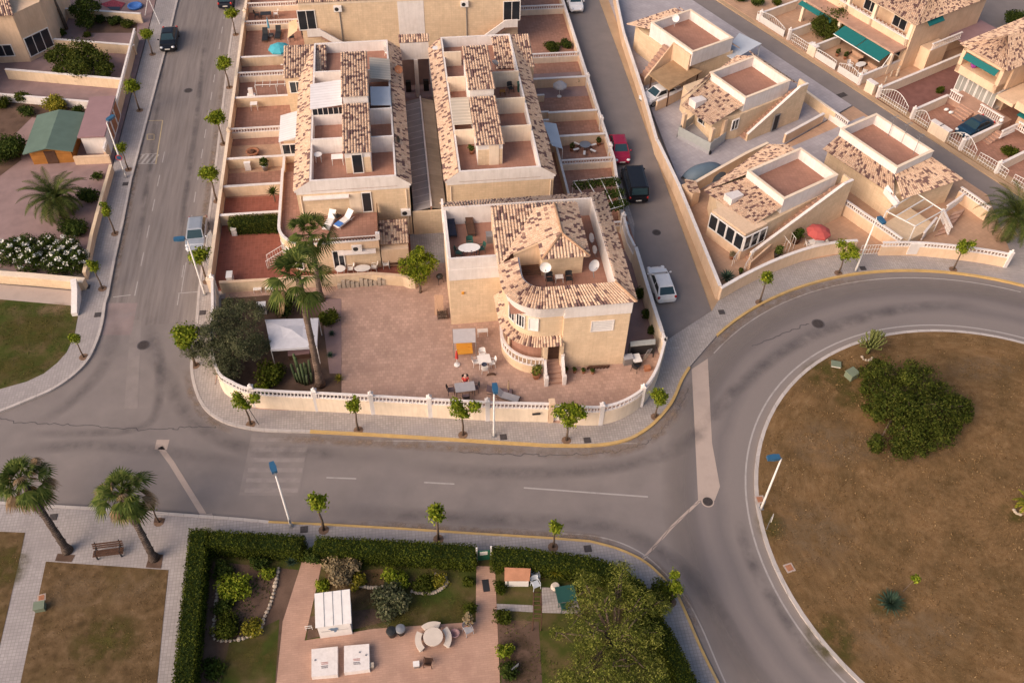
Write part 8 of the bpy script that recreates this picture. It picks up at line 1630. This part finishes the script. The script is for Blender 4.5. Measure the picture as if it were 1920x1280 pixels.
for l,a0,a1 in (('curved stone bench left of the round stone table',148,222),('curved stone bench behind the round stone table',62,128),('curved stone bench right of the round stone table',-38,38)):
    m=MB(); o=arc(p.x,p.y,1.12,a0,a1,10); i_=arc(p.x,p.y,.74,a0,a1,10); t=T('stone_bench',l,'bench',(p.x,p.y,.19),'curved stone benches'); m.prism([tuple(v)[:2] for v in o]+[tuple(v)[:2] for v in i_[::-1]],.52,.62); m.build('seat',M['paleston'],t)
    for q in (2,8): c=(o[q]+i_[q])/2; MB().obox(c,R((a0+a1)/2),.22,.3,.18,.52).build('support',M['paleston'],t)
box_thing('grey_box','small grey metal box with a white top on the terrace','box',(781,1248),.32,.28,.32,'metal',0,.19,'wplastic'); chair('weathered brown chair in front of the round stone table',(803,1245),2.9,'wood',.19,None,'wood'); chair('small white chair beside the reddish pot plant',(878,1185),.4,'grey',.19,None,'grey'); pot('reddish pot plant at the terrace corner near the right brick path',(878,1172),'clay','dead',.19,1.5)
p=zz(853,1190); t=T('basket_chair','dark pinkish round pot right of the stone bench','pot',p); MB().lathe([(.2,0),(.3,.3),(.24,.3),(.1,.1)],p,12).build('pot',M['pinkroof'],t)
p=g(911,1097,.2); t=T('door_mat','dark door mat lying on the right brick path','mat',p); MB().obox(p,.03,.42,.85,.192,.21).build('mat',M['dark'],t)
p=g(907,1050,.2); a,b=g(894,1050,.2),g(921,1051,.2); t=T('garden_gate','dark green garden gate with a white plate between the hedges','gate',p); m=MB(); m.box(a.x+.05,p.y-.03,.3,b.x-.05,p.y+.03,1.45); m.build('panel',M['signgreen'],t); m=MB(); m.box(p.x-.25,p.y-.05,1.0,p.x+.25,p.y-.031,1.4); m.build('plate',M['plate'],t)
for v in (a,b): MB().box(v.x-.05,p.y-.05,.15,v.x+.05,p.y+.05,1.9).build('post',M['pole'],t)
t=T('oven_hut','little white framed hut with a terracotta roof beside the hedge','hut',tuple(zz(970,1105))); q=[g(946,1063,1.3),g(995,1065,1.3),g(993,1088,1.05),g(946,1088,1.05)]; m=MB(); m.slab([tuple(v) for v in q[::-1]],.07); m.build('roof',M['hutroof'],t); m=MB(); m.prism([(q[3].x+.05,q[3].y+.05),(q[2].x-.05,q[2].y+.05),(q[1].x-.05,q[1].y-.1),(q[0].x+.05,q[0].y-.1)],.15,.95); m.build('wall',M['wplastic'],t); m=MB(); m.box(q[3].x+.15,q[3].y+.02,.3,q[2].x-.15,q[3].y+.045,.9); m.build('pane',M['wglass'],t)
t=T('garden_arch','rustic brown wooden arch over the pale garden path','arch',tuple(zz(1008,1130))); P=gp([(1001,1110),(1015,1110),(1016,1158),(1000,1158)],1.9); m=MB(); tubes(m,[(P[i],P[(i+1)%4]) for i in range(4)]+[(P[0].lerp(P[3],k/6),P[1].lerp(P[2],k/6)) for k in range(7)]+[(v,Vector((v.x,v.y,.18))) for v in P],.035); m.build('frame',M['wood'],t)
chair('blue grey chair behind the rustic arch, farther one',(1003,1083),.2,'bluegrey',.19,None,'bluegrey'); chair('blue grey chair behind the rustic arch, nearer one',(1004,1100),.3,'bluegrey',.19,None,'bluegrey'); p=zz(1041,1103); t=T('stone_pot','round pale stone pot in the paved seating area','pot',p); MB().lathe([(.18,0),(.32,.25),(.24,.45),(.2,.45)],p,14).build('pot',M['paleston'],t,True)
table('dark green square table partly under the pepper tree',(1060,1122),.62,.55,'green',False,.05,.19); chair('dark green chair in front of the green square table',(1058,1142),PI,'green',.19); pot('clay pot hanging by the hedge near the hut',(1004,1073),'clay','lf2',.19,.9)
t=T('small_sign','small white notice board on the lower garden bed','sign',tuple(zz(965,1252))); p=zz(965,1255); m=MB(); m.obox(p,R(35),.55,.05,.35,.75); m.build('board',M['wplastic'],t); MB().obox(p,R(35),.62,.03,.2,.8).build('frame',M['dark'],t)
t=T('white_stake_frame','small white frame support in the soil left of the white shed','frame',tuple(zz(580,1180))); p=zz(580,1180); m=MB(); tubes(m,[((p.x-.2,p.y,.2),(p.x-.2,p.y,.7)),((p.x+.2,p.y,.2),(p.x+.2,p.y,.7)),((p.x-.2,p.y,.7),(p.x+.2,p.y,.7)),((p.x-.2,p.y,.45),(p.x+.2,p.y,.45))],.02); m.build('bars',M['pole'],t)
# --- top left corner ---
p=g(212,10,.2); t=T('blanket','red and dark blue patterned blanket spread in the top left garden','blanket',p); m=MB(); m.flat([tuple(v)[:2] for v in gp([(188,8),(212,0),(235,6),(225,18),(200,14)],.22)],.22); m.build('cloth',M['redblanket'],t); m=MB(); m.flat([tuple(v)[:2] for v in gp([(200,13),(226,13),(224,20),(206,18)],.225)],.226); m.build('dark_patch',M['navy'],t)
p=g(253,12,.3); t=T('paddling_pool','round bright blue paddling pool near the top left pavement','pool',p); MB().lathe([(.75,0),(.85,.2),(.8,.3),(.66,.3),(.6,.12)],(p.x,p.y,.16),20).build('ring',M['blue'],t,True)
p=g(283,25,.2); t=T('barrier_frame','white A shaped barrier frame on the top left pavement','barrier',p); A=[g(272,30,.16),g(300,46,.16),g(282,-4,.16),g(290,2,.16)]; m=MB(); tubes(m,[(A[0],p+Vector((0,.6,1.6))),(A[1],p+Vector((0,.6,1.6))),(A[2],p+Vector((0,1.2,1.6))),(p+Vector((0,.6,1.6)),p+Vector((0,1.2,1.6)))],.04); m.build('bars',M['pole'],t)
box_thing('gas_bottle_box','white meter cabinet against the upper left house','cabinet',(40,62),.6,.5,.9,'wplastic',0,.15)
# =============================== THE PERSON ===============================
def person(label,loc,rotz):
    """seated figure: one skinned surface for the body with five separate fingers each side, hair and clothes as children"""
    t=T('person',label,'person',loc)
    V=[];E=[];RD=[]
    def a(p,r,par=None):
        V.append(p);RD.append(r)
        if par is not None: E.append((par,len(V)-1))
        return len(V)-1
    pel=a((0,.02,.50),.15); sp1=a((0,.03,.66),.135,pel); sp2=a((0,.02,.82),.145,sp1); ch=a((0,.0,.95),.13,sp2); nk=a((0,-.02,1.05),.055,ch); hd=a((0,-.04,1.14),.085,nk); a((0,-.045,1.22),.092,hd); a((0,-.03,1.28),.06,len(V)-1)
    ns=a((0,-.135,1.165),.018,hd)
    for s in (-1,1):
        sh=a((s*.17,.0,.97),.062,ch); el=a((s*.24,-.09,.74),.045,sh); wr=a((s*.17,-.34,.74),.030,el); pm=a((s*.16,-.40,.735),.030,wr)
        for k,(dx,L) in enumerate(((-.030,.062),(-.011,.072),(.009,.068),(.028,.055))):
            b=a((s*.16+dx,-.445,.735),.010,pm); c=a((s*.16+dx*1.1,-.445-L*.55,.725),.009,b); a((s*.16+dx*1.1,-.445-L,.712),.008,c)
        th=a((s*.16-s*.045,-.40,.73),.011,pm); a((s*.16-s*.065,-.435,.722),.009,th)
        hp=a((s*.095,-.02,.49),.10,pel); kn=a((s*.11,-.42,.50),.065,hp); an=a((s*.11,-.40,.09),.042,kn); a((s*.115,-.54,.045),.035,an)
    me=bpy.data.meshes.new('body'); me.from_pydata(V,E,[]); o=bpy.data.objects.new('body',me); COL.objects.link(o); o.parent=t
    md=o.modifiers.new('skin','SKIN'); sv=me.skin_vertices[0].data
    for i,r in enumerate(RD): sv[i].radius=(r,r)
    sv[0].use_root=True; sb=o.modifiers.new('sub','SUBSURF'); sb.levels=1; sb.render_levels=2
    me.materials.append(M['skin'])
    def shell(nm,pts,rad,mt,n=12): m=MB(); m.tube(pts,rad,n); q=m.build(nm,M[mt],None,True); q.parent=t; return q
    shell('red_top',[(0,.02,.50),(0,.03,.66),(0,.02,.82),(0,.0,.95),(0,-.015,1.02)],[.185,.165,.175,.165,.075],'redc')
    for s in (-1,1): shell('sleeve',[(s*.12,.0,.965),(s*.185,-.01,.93),(s*.225,-.06,.82)],[.08,.078,.062],'redc'); shell('trouser_leg',[(s*.095,.0,.49),(s*.11,-.40,.505),(s*.112,-.43,.44),(s*.11,-.40,.14)],[.125,.085,.08,.06],'navy')
    m=MB(); m.ball((0,-.015,1.225),(.105,.115,.105),14,0,.05); q=m.build('hair',M['hair'],None,True); q.parent=t
    m=MB()
    for s in (-1,1): m.ball((s*.035,-.132,1.19),.011,6)
    q=m.build('eyes',M['black'],None,True); q.parent=t; m=MB(); m.box(-.025,-.128,1.115,.025,-.118,1.125); q=m.build('mouth',M['redc'],None); q.parent=t; m=MB()
    for s in (-1,1): m.ball((s*.093,-.03,1.165),(.015,.022,.032),6)
    q=m.build('ears',M['skin'],None,True); q.parent=t
    t.rotation_euler=(0,0,rotz); return t
p=g(873,722,.18); person('person in a red top sitting at the dark dining table',(p.x,p.y,.14),.0)
